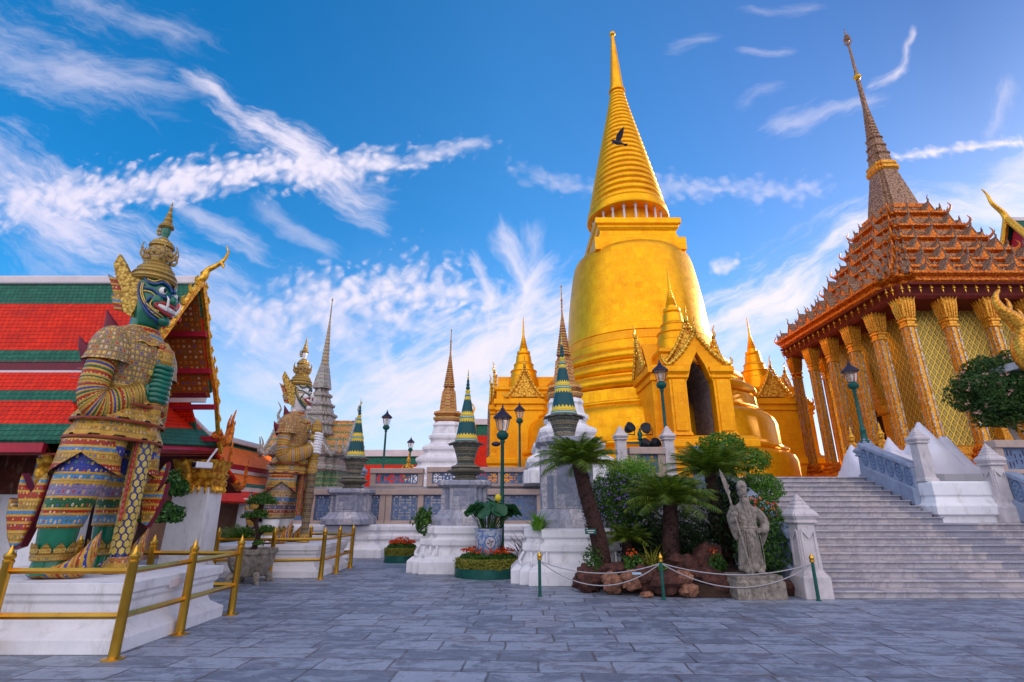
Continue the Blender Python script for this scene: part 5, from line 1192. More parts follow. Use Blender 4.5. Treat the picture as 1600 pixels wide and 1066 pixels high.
        rad = [.27 + .01*sin(k*.4) for k in range(len(pth))]
        for k in range(len(pth)): 
            q = k/(len(pth)-1); rad[k] = .245 if q < .45 else .245 - (q - .45)/.55*.075
        m = MB(); m.tube(pth, rad, 24); m.build('sleeve', P['sleeve'], r, smooth=70)
        m = MB(); e0, e1 = Vector(pth[-7]), Vector(pth[-1]); n_ = 6
        for k in range(n_): m.tube([e0.lerp(e1, k/n_), e0.lerp(e1, (k + .5)/n_), e0.lerp(e1, (k + .95)/n_)], [.185, .205, .185], 20)
        m.build('bangle', P['gold'], r, smooth=50)
    # club
    kx, ky = P.get('kx', .50), .12; m = MB()
    m.lathe([(.19, 0), (.19, .10), (.15, .14), (.14, .3), (.16, 1.1), (.175, 1.9)], 24, (kx, ky)); m.build('club_shaft', P['club'], r, smooth=50)
    m = MB(); m.lathe([(.21, .02), (.22, .06), (.18, .12), (.19, .16), (.17, .22)], 24, (kx, ky)); m.build('club_foot', P['hip'], r, smooth=40); m = MB(); m.lathe([(.185, 1.86), (.20, 1.9), (.20, 1.98), (.18, 2.0), (.185, 2.3), (.21, 2.34), (.21, 2.42), (.17, 2.46), (.16, 3.0), (.20, 3.04), (.22, 3.10), (.20, 3.14), (.22, 3.20), (.20, 3.26), (.14, 3.30), (.05, 3.40)], 24, (kx, ky)); m.build('club_collar', P['hip'], r, smooth=40)
    m = MB(); row = 0; z = .30
    while z < 1.84:
        R = .142 + .028*(z/1.9)
        for k in range(8):
            a = 2*pi*(k + (.5 if row % 2 else 0))/8; c, s_ = cos(a), sin(a)
            m.plate([(.048*cos(pi/3*q + pi/6), .052*sin(pi/3*q + pi/6)) for q in range(6)], lambda u_, v_, t_: (kx + c*(R + t_) - s_*u_, ky + s_*(R + t_) + c*u_, z + v_), .03)
        z += .092; row += 1
    if P is PAL_G: m.build('club_boss', M_hex, r)
    # hands gripping the club: palm, four curled fingers, thumb
    for sy in (-1, 1):
        m = MB(); hz = 2.56 if sy < 0 else 2.86
        m.ball((kx - .08, ky + .19*sy, hz), (.16, .10, .17), 18, 12)
        m.tube([(kx - .22, ky + .22*sy, hz - .01), (kx - .06, ky + .2*sy, hz)], [.135, .12], 16)
        for q in range(4):
            zf = hz - .115 + .077*q; a0 = radians(80)*sy; a1 = radians(-95 + 12*(q in (0, 3)))*sy
            pts = [(kx + (.235 if t_ > .05 else .22)*cos(a0 + (a1-a0)*t_), ky + .235*sin(a0 + (a1-a0)*t_), zf + .01*sin(t_*9)) for t_ in [k/12 for k in range(13)]]
            m.tube(pts, [.044, .047, .045, .042, .044, .044, .041, .039, .04, .038, .035, .032, .02], 10)
        m.tube(smooth_path([(kx - .10, ky + .20*sy, hz + .08), (kx - .12, ky + .10*sy, hz + .17), (kx - .20, ky - .04*sy, hz + .20), (kx - .19, ky - .12*sy, hz + .19)], 4), taper(.055, .034, 13), 10)
        m.build('hand', P['skin'], r, smooth=70)
    m = MB(); m.tube([(kx + .23*cos(q), ky + .285*sin(q), 2.86) for q in (-2.0, -1.7, -1.4)], .05, 8); m.ball((kx - .02, ky - .30, 2.9), .035, 10, 8); m.build('ring', M_hex, r, smooth=60)
    # head
    m = MB(); m.loft([ell(cx, 0, z, a, b_, 40) for z, a, b_, cx in HEAD])
    m.ball((.50, 0, 4.10), (.11, .10, .085), 16, 10)
    for sy in (-1, 1): m.ball((.50, .075*sy, 4.075), (.07, .055, .05), 12, 8); m.ball((.34, .24*sy, 4.04), (.14, .12, .11), 14, 10)
    m.ball((.42, 0, 3.74), (.12, .15, .085), 14, 10)
    m.build('head', P['skin'], r, smooth=80)
    for sy in (-1, 1):
        S = lambda d, z, o=.02: hsurf(radians(d)*sy, z, o)
        m = MB(); m.ball(S(34, 4.21, .02), (.075, .085, .07), 16, 12); m.build('eye', M_eye, r, smooth=80)
        m = MB(); p = Vector(S(32, 4.215, .075)); m.ball(p, (.04, .04, .042), 12, 8); m.build('pupil', M_black, r, smooth=80)
        m = MB()
        m.tube(smooth_path([S(4, 4.25, .03), S(14, 4.33, .04), S(34, 4.36, .05), S(54, 4.30, .05), S(72, 4.32, .05), S(88, 4.42, .04)], 5), taper(.032, .014, 26), 8)
        m.tube(smooth_path([S(12, 4.17, .04), S(24, 4.11, .05), S(44, 4.12, .05), S(60, 4.20, .04), S(80, 4.22, .03), S(96, 4.32, .02)], 5), taper(.030, .012, 26), 7)
        m.tube(smooth_path([S(10, 3.70, .03), S(35, 3.74, .03), S(62, 3.80, .03), S(86, 3.96, .03), S(100, 4.15, .02), S(98, 4.32, .02)], 5), taper(.030, .02, 26), 8)
        m.tube(smooth_path([S(44, 4.10, .03), S(64, 4.06, .03), S(74, 3.96, .03), S(64, 3.86, .03), S(44, 3.82, .03)], 5), .026, 7)
        m.build('brow', P['brow'], r, smooth=70)
        m = MB()
        for o, d in ((.045, 0), (.045, 5)):
            m.tube(smooth_path([S(8, 3.745 + d*.008, .04), S(35, 3.785 + d*.008, .04), S(60, 3.85 + d*.008, .04), S(80 - d, 3.98, .04), S(92 - d, 4.15, .03), S(90 - d, 4.30, .03)], 5), .013, 6)
        m.tube(smooth_path([S(6, 4.29, .05), S(16, 4.375, .05), S(36, 4.405, .05), S(56, 4.345, .05), S(74, 4.37, .05)], 5), .013, 6)
        m.tube(smooth_path([S(40, 4.06, .04), S(56, 4.03, .04), S(63, 3.96, .04), S(56, 3.89, .04), S(36, 3.86, .04)], 5), .016, 6)
        m.tube(smooth_path([S(20, 4.07, .05), S(30, 4.10, .05), S(50, 4.09, .04), S(66, 4.15, .04), S(84, 4.16, .03)], 5), .011, 6)
        m.build('face_line', P['line'], r, smooth=70)
        m = MB(); m.tube(smooth_path([S(0, 3.99, .06), S(20, 4.0, .05), S(40, 4.0, .045), S(52, 3.96, .04), S(40, 3.91, .045), S(20, 3.86, .05), S(0, 3.85, .06)], 5), .03, 8); m.build('lip', M_lip, r, smooth=70)
        m = MB(); m.tube(smooth_path([S(0, 3.925, .035), S(22, 3.93, .035), S(44, 3.95, .03)], 5), .045, 8)
        m.tube([S(22, 3.90, .08), S(24, 3.98, .12), S(26, 4.07, .13), S(28, 4.13, .10)], [.03, .028, .02, .004], 8); m.build('tooth_row', M_eye, r, smooth=70)
        m = MB()     # gilt ear flanges sweeping back
        fn = lambda a, b_, q: (-.10 - a*.95, (.33 + a*.30)*sy + q, 3.96 + b_*.80)
        m.plate([(-.05, -.28), (.10, -.20), (.20, .05), (.24, .28), (.40, .52), (.50, .78), (.44, 1.02), (.30, .84), (.18, .66), (.10, .56), (-.06, .58), (-.14, .30), (-.12, .0)], fn, .10); 
        m.tube(smooth_path([Vector(fn(a, b_, -.05*1*sy)) for a, b_ in ((-.04, .05), (.06, .25), (.02, .42), (.14, .5), (.3, .72), (.42, .98))], 4), taper(.05, .012, 21), 7)
        m.build('ear_flange', P['ear'], r, bevel=.02)
        m = MB(); fn2 = lambda a, b_, q: (-.30 - a*.9, (.36 + a*.3)*sy + q, 3.86 + b_*.9)
        m.plate([(-.05, -.05), (.10, -.02), (.16, .10), (.22, .22), (.18, .24), (.26, .40), (.40, .62), (.22, .56), (.08, .46), (-.02, .3)], fn2, .07); m.build('ear_flame', P['flap'], r)
    m = MB(); m.lathe([(.36, 4.38), (.44, 4.40), (.47, 4.44), (.45, 4.48), (.42, 4.50), (.44, 4.53), (.40, 4.58), (.36, 4.60), (.37, 4.64), (.31, 4.69), (.27, 4.71), (.28, 4.74), (.20, 4.80)], 40); petals(m, (0, 0), .40, .40, 4.49, 26, .09, .09, -.02); petals(m, (0, 0), .31, .31, 4.60, 22, .09, .085, -.03); petals(m, (0, 0), .22, .22, 4.70, 18, .10, .075, -.03)
    m.build('crown', P['gold'], r, smooth=40)
    m = MB(); m.lathe([(.15, 4.76), (.17, 4.84), (.22, 4.94), (.23, 5.02), (.20, 5.08)], 24)
    for a in range(8):
        q = 2*pi*a/8; m.ball((.21*cos(q), .21*sin(q), 4.97), (.055, .055, .07), 10, 8)
    for ang, s_ in ((pi, 1.0), (0.0, .8), (pi*.75, .8), (-pi*.75, .8), (pi*.25, .6), (-pi*.25, .6)):
        c, sn = cos(ang), sin(ang)
        for hz in (4.86, 4.96):
            m.tube(smooth_path([(c*.2, sn*.2, hz), (c*.30, sn*.30, hz - .03), (c*(.30 + .09*s_), sn*(.30 + .09*s_), hz + .05), (c*(.28 + .07*s_), sn*(.28 + .07*s_), hz + .15)], 4), taper(.045, .006, 13), 7)
    m.build('diadem', P['crown2'], r, smooth=50)
    m = MB(); m.lathe([(.22, 5.06), (.26, 5.08), (.25, 5.12), (.20, 5.15), (.20, 5.18), (.13, 5.22), (.08, 5.26)], 26); petals(m, (0, 0), .22, .22, 5.10, 18, .06, .07, -.02); m.lathe([(.08, 5.44), (.15, 5.46), (.155, 5.49), (.11, 5.53), (.085, 5.60), (.09, 5.62), (.065, 5.66), (.07, 5.69), (.045, 5.74), (.03, 5.84), (.004, 5.98)], 20)
    for hz in (5.36, 5.43): m.tube(smooth_path([(-.08, 0, hz), (-.16, 0, hz - .02), (-.20, 0, hz + .05), (-.17, 0, hz + .12)], 4), taper(.035, .006, 13), 6)
    m.build('crown_tip', P['gold'], r, smooth=40)
    m = MB(); m.loft([ell(.01, 0, z, a, a, 20) for z, a in ((5.22, .065), (5.28, .06), (5.33, .085), (5.40, .098), (5.46, .085))]); m.ball((.10, 0, 5.36), (.025, .02, .02), 8, 6); m.build('upper_face', P['skin'], r, smooth=70)
    MB.K = None
    return r
giant('huge green-faced giant in jewelled mosaic armour gripping a tall blue hexagon-tiled club', (-5.95, 7.8, .76), PAL_G, 0)
giant('white-faced giant in orange and gold mosaic armour leaning on a dark club', (-6.38, 15.15, .76), PAL_W, 1)
def giant_plinth(label, x0, x1, y0, y1):
    r = thing('statue_plinth', label, 'plinth', ((x0+x1)/2, (y0+y1)/2, 0), 'plinths of the giants')
    m = MB(); m.sq([(0.0, 0), (0.0, .16), (-.06, .20), (-.15, .26), (-.18, .34), (-.18, .40), (-.14, .42), (-.14, .52), (-.10, .56), (-.10, .62), (-.06, .64), (-.06, .76)], rect((x1-x0)/2, (y1-y0)/2)); m.build('moulded_body', M_white, r, bevel=.012); return r
pl = giant_plinth('white moulded plinth under the green-faced giant, with a small plaque', -7.9, -4.62, 6.82, 9.15)
m = MB(); m.box((-4.68 + 6.26) - .0, (-4.68 + 6.26) + .012, -.28, .0, .60, .70); m.build('plaque', M_ridge, pl)
giant_plinth('white moulded plinth under the white-faced giant', -8.0, -4.85, 14.0, 16.6)

# ------------------------------------------------------------------ brass railings
def railing(label, pts, rails):
    r = thing('brass_railing', label, 'railing', (pts[0][0], pts[0][1], 0), 'brass railings round the giants'); o = Vector((pts[0][0], pts[0][1], 0)); p0 = None
    for x, y in pts:
        if p0 is None:
            m = MB(); m.lathe([(.12, 0), (.12, .012), (.07, .02), (.058, .03), (.052, 1.0), (.06, 1.01), (.06, 1.035), (.045, 1.045), (.062, 1.07), (.06, 1.10), (.03, 1.13), (.025, 1.15), (.004, 1.21)], 18); p0 = q = m.build('post', M_brass, r, smooth=40)
        else: q = p0.copy(); COL.objects.link(q); q.parent = r
        q.location = Vector((x, y, 0)) - o
    for i, j in rails:
        for z in (.44, .92):
            a, b_ = Vector((pts[i][0], pts[i][1], z)) - o, Vector((pts[j][0], pts[j][1], z)) - o
            m = MB(); m.tube([a, b_], .034, 4); m.build('rail', M_brass, r)
    return r
railing('brass post railing around the green-faced giant', [(-4.52, 6.66), (-4.53, 7.9), (-4.56, 9.3), (-6.0, 6.64), (-7.45, 6.62), (-6.1, 9.4), (-7.4, 9.45)], [(0, 1), (1, 2), (0, 3), (3, 4), (2, 5), (5, 6)])
railing('brass post railing around the white-faced giant', [(-4.72, 13.85), (-4.74, 15.1), (-4.78, 16.5), (-5.88, 13.6), (-7.35, 13.75), (-6.2, 16.9), (-7.4, 16.9)], [(0, 1), (1, 2), (0, 3), (3, 4), (2, 5), (5, 6)])

# ================================================================== PLANTS
L_dark = leafmat('cycad_leaf', (0.026, 0.062, 0.010), (0.09, 0.155, 0.018), (0.27, 0.30, 0.03), 0.45, .3)
L_top = leafmat('clipped_leaf', (0.025, 0.085, 0.008), (0.07, 0.20, 0.015), (0.18, 0.34, 0.03))
L_mid = leafmat('bush_leaf', (0.018, 0.055, 0.012), (0.05, 0.14, 0.02), (0.13, 0.25, 0.03))
L_lime = leafmat('feathery_leaf', (0.07, 0.18, 0.02), (0.15, 0.33, 0.03), (0.28, 0.46, 0.06))
L_yel = leafmat('yellow_green_leaf', (0.12, 0.13, 0.015), (0.24, 0.24, 0.03), (0.36, 0.33, 0.06))
L_red = leafmat('purple_red_leaf', (0.06, 0.015, 0.025), (0.14, 0.03, 0.045), (0.22, 0.06, 0.06))
L_lotus = leafmat('lotus_leaf', (0.02, 0.09, 0.045), (0.035, 0.14, 0.06), (0.06, 0.19, 0.07), .4)
F_purple = leafmat('violet_flower', (0.14, 0.07, 0.34), (0.24, 0.13, 0.50), (0.34, 0.20, 0.55))
F_red = leafmat('orange_red_flower', (0.50, 0.03, 0.01), (0.75, 0.08, 0.01), (0.80, 0.20, 0.02))
F_pink = leafmat('pink_flower', (0.50, 0.22, 0.18), (0.62, 0.34, 0.28), (0.70, 0.50, 0.34))
def rv(): 
    while True:
        v = Vector((random.uniform(-1, 1), random.uniform(-1, 1), random.uniform(-1, 1)))
        if .05 < v.length < 1: return v.normalized()
def leaf(mb, p, nrm, s_, asp=.5):
    n_ = (nrm + rv()*.75).normalized(); a = n_.cross(rv())
    if a.length < .05: a = n_.cross(Vector((0, 0, 1)))
    a.normalize(); b_ = n_.cross(a); f = n_*s_*.18
    mb.add([p - a*s_*.5, p + b_*s_*asp*.5 + f, p + a*s_*.5, p - b_*s_*asp*.5 + f], [(0, 1, 2), (0, 2, 3)])
def pad(mb, c, r_, n, s_, inner=.35, low=-.75, lump=.12, asp=.5):
    c = Vector(c); off = Vector((random.random()*50, 0, 0))
    for _ in range(n):
        d = rv()
        if d.z < low: d.z = abs(d.z)*.3
        k = 1 - inner*random.random()**2.2
        k *= 1 + lump*mnoise.noise(d*2.6 + off)*2
        p = c + Vector((d.x*r_[0], d.y*r_[1], d.z*r_[2]))*k
        leaf(mb, p, Vector((d.x/r_[0], d.y/r_[1], d.z/r_[2])).normalized(), s_*random.uniform(.7, 1.25), asp)
def cycad(label, base, top, R, n=54, droop=1.0, tr=.17, group=None):
    r = thing('cycad_palm', label, 'cycad', base, group); T = Vector(top) - Vector(base); random.seed(int(R*1000) + int(base[0]*100))
    m = MB(); m.tube(smooth_path([(0, 0, -.05), T*.35 + Vector((-T.x*.10, 0, 0)), T*.75, T], 6), taper(tr*1.15, tr*.85, 19), 14)
    for k in range(240):
        q = random.random(); a = random.uniform(0, 2*pi); c = T*q; rr = tr*(1.15 - .3*q)
        p = c + Vector((cos(a)*rr, sin(a)*rr, 0)); m.add([p + Vector((-.035*sin(a), .035*cos(a), 0)), p + Vector((.035*sin(a), -.035*cos(a), 0)), p + Vector((cos(a)*.05, sin(a)*.05, .06))], [(0, 1, 2)])
    m.build('trunk', M_bark, r)
    m = MB()
    for k in range(n):
        f = (k + .5)/n; az_ = k*2.39996 + random.uniform(-.2, .2); e0 = radians(82 - 74*f + random.uniform(-6, 6)); L = R*random.uniform(.92, 1.15)*(0.75 + .3*f)
        p = T + Vector((cos(az_), sin(az_), 0))*tr*.5; el_ = e0; N2 = 24; st = L/N2; prev = p; side = Vector((-sin(az_), cos(az_), 0)); pts = []
        for j in range(N2 + 1):
            d = Vector((cos(az_)*cos(el_), sin(az_)*cos(el_), sin(el_))); pts.append((p.copy(), d)); p = p + d*st; el_ -= radians(66*droop)/N2*(.45 + 1.1*j/N2)
        m.tube([q_[0] for q_ in pts[::4]], taper(.014, .004, len(pts[::4])), 4)
        for j in range(2, N2 + 1):
            p, d = pts[j]; t_ = j/N2; ll = R*.29*(sin(pi*min(1, t_*.93 + .07))**.55); up = side.cross(d)
            for s_ in (-1, 1):
                v = (side*s_*.86 + d*.55 + up*(.28)).normalized(); w_ = d*(.024 + .010*R)
                m.add([p - w_*.5, p + w_*.5, p + v*ll + Vector((0, 0, -.10*ll))], [(0, 1, 2)])
    m.build('crown', L_dark, r); return r
m = MB(); rg = []
for j in range(7):
    q = j/6; rg.append([(3.95 + (2.15 - q*.9)*cos(a)*1.05, 12.9 + (1.95 - q*.8)*sin(a), .40*sin(q*pi/2) + .06*mnoise.noise(Vector((cos(a)*3, sin(a)*3, q)))) for a in [2*pi*k/48 for k in range(48)]])
m.loft(rg, cap0=False); tag(m.build('soil_bed', M_soil, smooth=60), kind='structure')
g_cy = 'cycads in the rockery'
cycad('tall cycad with a dark leaning trunk beside the right white plinth', (2.0, 12.1, .30), (1.52, 12.0, 2.62), .98, 58)
cycad('short broad cycad in the middle of the rockery behind the green bollard', (3.42, 12.0, .35), (3.52, 12.0, 1.75), 1.05, 62)
cycad('high cycad at the back of the rockery beneath the clipped cloud tree', (5.25, 13.6, .3), (5.05, 13.5, 2.52), 1.12, 60, .8)
cycad('small dark cycad low between the two front cycads', (2.62, 12.6, .35), (2.62, 12.5, .95), .62, 36, 1.1, .12)
random.seed(21)
r = thing('cloud_tree', 'clipped cloud-pruned tree with three round bright green pads behind the granite warrior', 'tree', (6.0, 14.2, .2))
m = MB(); tk = lambda pts, a, b_: m.tube(smooth_path(pts, 5), taper(a, b_, (len(pts)-1)*5 + 1), 9)
tk([(0, 0, 0), (-.1, 0, .9), (.1, 0, 1.8), (-.25, 0, 2.9)], .11, .04); tk([(.1, 0, 1.8), (.3, 0, 2.2), (.35, 0, 2.6)], .06, .03); tk([(-.05, 0, 1.1), (.25, -.2, 1.4), (.35, -.4, 1.75)], .06, .03); m.build('trunk', M_bark, r)
m = MB(); pad(m, (-.25, .1, 3.10), (.62, .55, .34), 2600, .075); pad(m, (.32, .0, 2.66), (.62, .55, .36), 2600, .075); pad(m, (.40, -.45, 1.92), (.52, .5, .42), 2400, .075); m.build('crown', L_top, r)
r = thing('flowering_shrub', 'tall shrub with violet flowers and feathery lime tips behind the leaning cycad', 'shrub', (2.9, 13.5, .3))
m = MB(); pad(m, (-.05, 0, 1.45), (.85, .6, .85), 5200, .10, .6, -1, .3, .4); m.build('crown', L_mid, r)
m = MB()
for k in range(900):
    b_ = Vector((random.gauss(.12, .32), random.gauss(0, .25), 2.0 + random.random()*.3)); d = Vector((random.gauss(0, .3), random.gauss(0, .3), 1)).normalized(); L = random.uniform(.25, .5)
    for j in range(5):
        p = b_ + d*L*(j/5) + Vector((0, 0, .0)); leaf(m, p, rv(), .07, .3)
m.build('feathery_tip', L_lime, r)
m = MB()
for k in range(520):
    d = rv(); p = Vector((-.05 + d.x*.87, d.y*.62, 1.45 + d.z*.85))
    if d.y < .3: leaf(m, p, d, .06, .8)
m.build('violet_flower', F_purple, r)
m = MB(); m.tube([(0, 0, 0), (.05, 0, .7), (0, 0, 1.4)], .06, 8); m.build('stem', M_bark, r)
r = thing('clipped_bush', 'dense green bush with orange leaves between the granite warrior and the marble newel', 'bush', (5.45, 12.0, 0))
m = MB(); pad(m, (0.05, 0, .95), (.60, .62, .85), 5200, .085, .4, -1, .16); m.build('crown', L_mid, r)
m = MB()
for k in range(70):
    d = rv(); p = Vector((.0 + d.x*.35, -.1 + d.y*.4, 1.62 + d.z*.28)); leaf(m, p, d, .09, .6)
tag(m.build('orange_leaf_spray', F_red, r), kind='stuff'); m = MB(); m.tube([(0, 0, 0), (0, 0, .8)], .06, 8); m.build('stem', M_bark, r)
def grass_plant(name, label, loc, n, L, mat, spread, cat='plant', wdt=.02):
    r = thing(name, label, cat, loc); m = MB()
    for k in range(n):
        a = random.uniform(0, 2*pi); e = radians(random.uniform(90 - spread, 88)); l = L*random.uniform(.6, 1.1); p = Vector((random.gauss(0, .05), random.gauss(0, .05), 0)); sd = Vector((-sin(a), cos(a), 0))*wdt; prev = None; vs = []
        for j in range(6):
            vs += [p - sd*(1 - j/5.2), p + sd*(1 - j/5.2)]; p = p + Vector((cos(a)*cos(e), sin(a)*cos(e), sin(e)))*l/5; e -= radians(random.uniform(8, 18))
        m.add(vs, [(2*j, 2*j+1, 2*j+3, 2*j+2) for j in range(5)])
    m.build('foliage', mat, r); return r
grass_plant('spider_plant', 'pale striped grassy plant behind the middle green bollard', (2.95, 11.75, .35), 90, .72, L_yel, 55)
grass_plant('cordyline', 'dark purple-red cordyline plant right of the green lamp post', (.42, 14.9, .0), 110, 1.35, L_red, 40, wdt=.035)
grass_plant('bromeliad', 'green strap-leaved bromeliad standing on the right white plinth', (.62, 13.0, 1.15), 60, .6, L_lime, 50, wdt=.03)
grass_plant('lily_clump', 'small green clump with leaves at the foot of the leaning cycad', (2.38, 11.75, .35), 60, .42, L_mid, 60, wdt=.03)
r = thing('fern', 'low fern against the left side of the leaning trunk', 'fern', (1.72, 11.9, .25)); m = MB(); pad(m, (0, 0, .3), (.22, .25, .3), 700, .07, .6, -1, .3, .3); m.build('foliage', L_mid, r)
r = thing('ground_plant', 'lime green leafy tuft beside the middle bollard', 'plant', (3.0, 11.35, .3)); m = MB(); pad(m, (0, 0, .12), (.2, .18, .14), 500, .06, .6, -.3, .3, .5); m.build('foliage', L_lime, r)
for k, (x, y, lb) in enumerate(((2.5, 11.55, 'orange flower cluster above the left rocks'), (4.3, 11.75, 'orange flowers left of the granite warrior'))):
    r = thing('canna_flower', lb, 'flower', (x, y, .35)); m = MB(); pad(m, (0, 0, .40), (.10, .08, .10), 26, .06, .6, -1, .3, .8); m.build('blossom', F_red, r); m = MB(); pad(m, (0, 0, .18), (.2, .2, .2), 260, .12, .7, -1, .2, .4); m.build('foliage', L_mid, r)
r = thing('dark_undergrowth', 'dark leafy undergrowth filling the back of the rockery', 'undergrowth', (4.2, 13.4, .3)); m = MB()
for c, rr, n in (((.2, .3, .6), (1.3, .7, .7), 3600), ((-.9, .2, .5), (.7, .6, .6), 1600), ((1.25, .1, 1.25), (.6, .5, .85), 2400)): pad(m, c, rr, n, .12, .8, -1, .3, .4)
o = m.build('foliage', leafmat('dark_leaf', (0.008, 0.02, 0.008), (0.018, 0.045, 0.012), (0.035, 0.075, 0.02)), r)  # dark green leaf colour of the undergrowth

random.seed(5)
def rock(label, c, s_, mat, grp='boulders edging the rockery'):
    m = MB(); n, k = 22, 14; sd = Vector((random.random()*90, random.random()*90, 0)); rg = []
    for j in range(k + 1):
        a = -pi/2 + pi*j/k; cr = max(cos(a), .01)
        ring = []
        for i in range(n):
            d = Vector((cr*cos(2*pi*i/n), cr*sin(2*pi*i/n), sin(a))); q = 1 + .45*mnoise.noise(d*1.3 + sd) + .22*mnoise.noise(d*3.4 + sd) + .10*mnoise.noise(d*8 + sd)
            ring.append((d.x*s_[0]*q, d.y*s_[1]*q, d.z*s_[2]*q*.86))
        rg.append(ring)
    m.loft(rg); o = m.build('boulder', mat, smooth=38, loc=c); return tag(o, label, 'rock', grp)
GB = 'rough dark brown boulder edging the rockery'
for c, s_ in (((1.62, 11.75, .22), (.34, .28, .30)), ((3.05, 11.15, .26), (.42, .25, .24)), ((2.72, 11.3, .3), (.3, .22, .28)), ((3.85, 11.5, .28), (.36, .26, .28)), ((4.15, 11.3, .2), (.3, .25, .24)), ((5.4, 11.35, .12), (.35, .22, .2)), ((3.6, 11.75, .5), (.3, .25, .26)), ((2.2, 11.7, .42), (.35, .2, .16))): rock(GB, c, s_, M_rock)
rock('pale tan boulder low at the right of the middle bollard', (3.42, 10.98, .14), (.17, .14, .14), M_rockp)
rock('reddish pale boulder stacked above the low tan boulder', (3.40, 11.1, .36), (.17, .14, .15), M_rockp)
rock('pinkish pale boulder between the dark left boulders', (2.02, 11.35, .22), (.22, .18, .22), M_rockp)
rock('pale cream boulder carrying a small blue label', (2.38, 11.25, .27), (.24, .17, .2), M_rockp)
rock('large rust coloured boulder in the shade left of the warrior', (4.2, 12.0, .60), (.38, .3, .36), M_rock)
rock('small flat pink stone on the paving before the rocks', (2.62, 10.98, .06), (.12, .08, .07), M_rockp)
lb = thing('plant_label', 'small pale blue label lying on the cream boulder', 'label', (2.45, 11.02, .42), rz=.1); m = MB(); m.box(-.09, .09, -.03, .03, 0, .012, M=Matrix.Rotation(.5, 4, 'X')); m.build('plate', surf('pale_blue_card', (0.35, 0.52, 0.66), (0.3, 0.45, 0.6)), lb)
sg = thing('tree_tag', 'small green name tag fixed on the leaning cycad trunk', 'sign', (1.70, 11.84, 1.17), rz=-.1); m = MB(); m.box(-.12, .12, -.012, .012, -.055, .055); m.build('plate', M_lampg, sg, bevel=.008)
m = MB(); m.box(-.085, .085, -.015, -.0125, .012, .026); m.box(-.06, .06, -.015, -.0125, -.026, -.014); m.build('lettering', M_ridge, sg)

# ------------------------------------------------------------------ granite warrior
wr = thing('stone_warrior', 'weathered granite warrior statue with a long beard holding a bladed pole', 'statue', (4.72, 11.0, .42))
m = MB()
m.loft([ell(cx, cy, z, a, b_, 28) for z, a, b_, cx, cy in ((.06, .27, .20, 0, 0), (.10, .29, .21, 0, 0), (.3, .255, .19, 0, 0), (.55, .235, .175, 0, 0), (.78, .215, .165, 0, 0), (.84, .225, .175, 0, -.01), (.95, .225, .17, 0, 0), (1.12, .25, .165, 0, 0), (1.24, .235, .145, 0, 0), (1.31, .14, .11, 0, 0), (1.36, .08, .085, 0, -.01), (1.42, .07, .075, 0, -.01))])
m.ball((0, -.03, 1.52), (.098, .108, .135), 20, 14); m.ball((0, -.145, 1.51), (.018, .024, .03), 10, 8)
for s_ in (-1, 1):
    m.ball((.035*s_, -.125, 1.55), (.02, .014, .012), 8, 6); m.tube([(.012*s_, -.135, 1.572), (.07*s_, -.115, 1.585)], .01, 6); m.ball((.1*s_, -.02, 1.52), (.018, .03, .045), 8, 6)
    m.tube(smooth_path([(.0, -.14, 1.47), (.05*s_, -.14, 1.45), (.075*s_, -.13, 1.36), (.08*s_, -.13, 1.26)], 4), taper(.018, .008, 13), 6)
m.tube([(-.03, -.135, 1.462), (.03, -.135, 1.462)], .009, 6)
for k in range(-2, 3): m.tube(smooth_path([(.02*k, -.12, 1.42), (.03*k, -.15, 1.3), (.028*k, -.175, 1.15), (.018*k, -.18, 1.02)], 4), taper(.026, .008, 13), 7)
m.lathe([(.10, 1.585), (.112, 1.60), (.108, 1.64), (.115, 1.66), (.10, 1.70), (.075, 1.745), (.03, 1.77)], 20, (0, -.02)); m.ball((0, -.12, 1.645), (.035, .02, .035), 10, 8)
m.tube(smooth_path([(-.20, 0, 1.2), (-.31, -.02, 1.08), (-.345, -.10, .98), (-.32, -.2, 1.12), (-.315, -.23, 1.24)], 5), [.10]*8 + [.095]*5 + [.08]*4 + [.055]*4, 14)
m.tube(smooth_path([(-.33, -.08, .98), (-.31, -.06, .78), (-.27, -.04, .62)], 4), taper(.11, .03, 9), 12)
m.tube(smooth_path([(.20, 0, 1.2), (.33, -.02, 1.08), (.40, -.03, .93), (.33, -.13, .82), (.24, -.18, .80)], 5), [.10]*12 + [.09]*5 + [.06]*4, 14)
m.tube(smooth_path([(.40, -.02, .95), (.43, .02, 1.02), (.42, .03, 1.12)], 4), taper(.09, .03, 9), 12); m.tube(smooth_path([(.36, -.06, .86), (.33, -.02, .66), (.29, 0, .52)], 4), taper(.10, .03, 9), 12)
m.ball((.2, -.19, .81), (.05, .04, .05), 10, 8)
for k in range(4): m.tube([(.19, -.22, .845 - k*.024), (.14, -.225, .835 - k*.024), (.12, -.2, .83 - k*.024)], [.014, .014, .011], 6)
for s_ in (-1, 1): m.ball((.12*s_, -.13, .045), (.085, .15, .055), 12, 8)
for z, rr in ((.82, .225), (.86, .235)): m.tube([(rr*cos(q), rr*.78*sin(q) - .005, z) for q in [2*pi*k/28 for k in range(29)]], .016, 6)
for k in range(-4, 5): m.tube(smooth_path([(.045*k, -.175, .80), (.052*k, -.19, .5), (.058*k, -.205 + .004*k*k, .1)], 4), .012, 6)
for z in (1.12, 1.02, .93): m.tube(smooth_path([(-.2, -.10, z + .06), (0, -.172, z - .03), (.2, -.10, z + .06)], 5), .014, 6)
m.ball((0, -.19, .78), (.05, .02, .06), 10, 8); m.ball((0, -.2, .58), (.045, .015, .09), 10, 8)
body = m.build('tmp', M_stone)
rm = body.modifiers.new('fuse', 'REMESH'); rm.mode = 'VOXEL'; rm.voxel_size = .0125; rm.use_smooth_shade = True
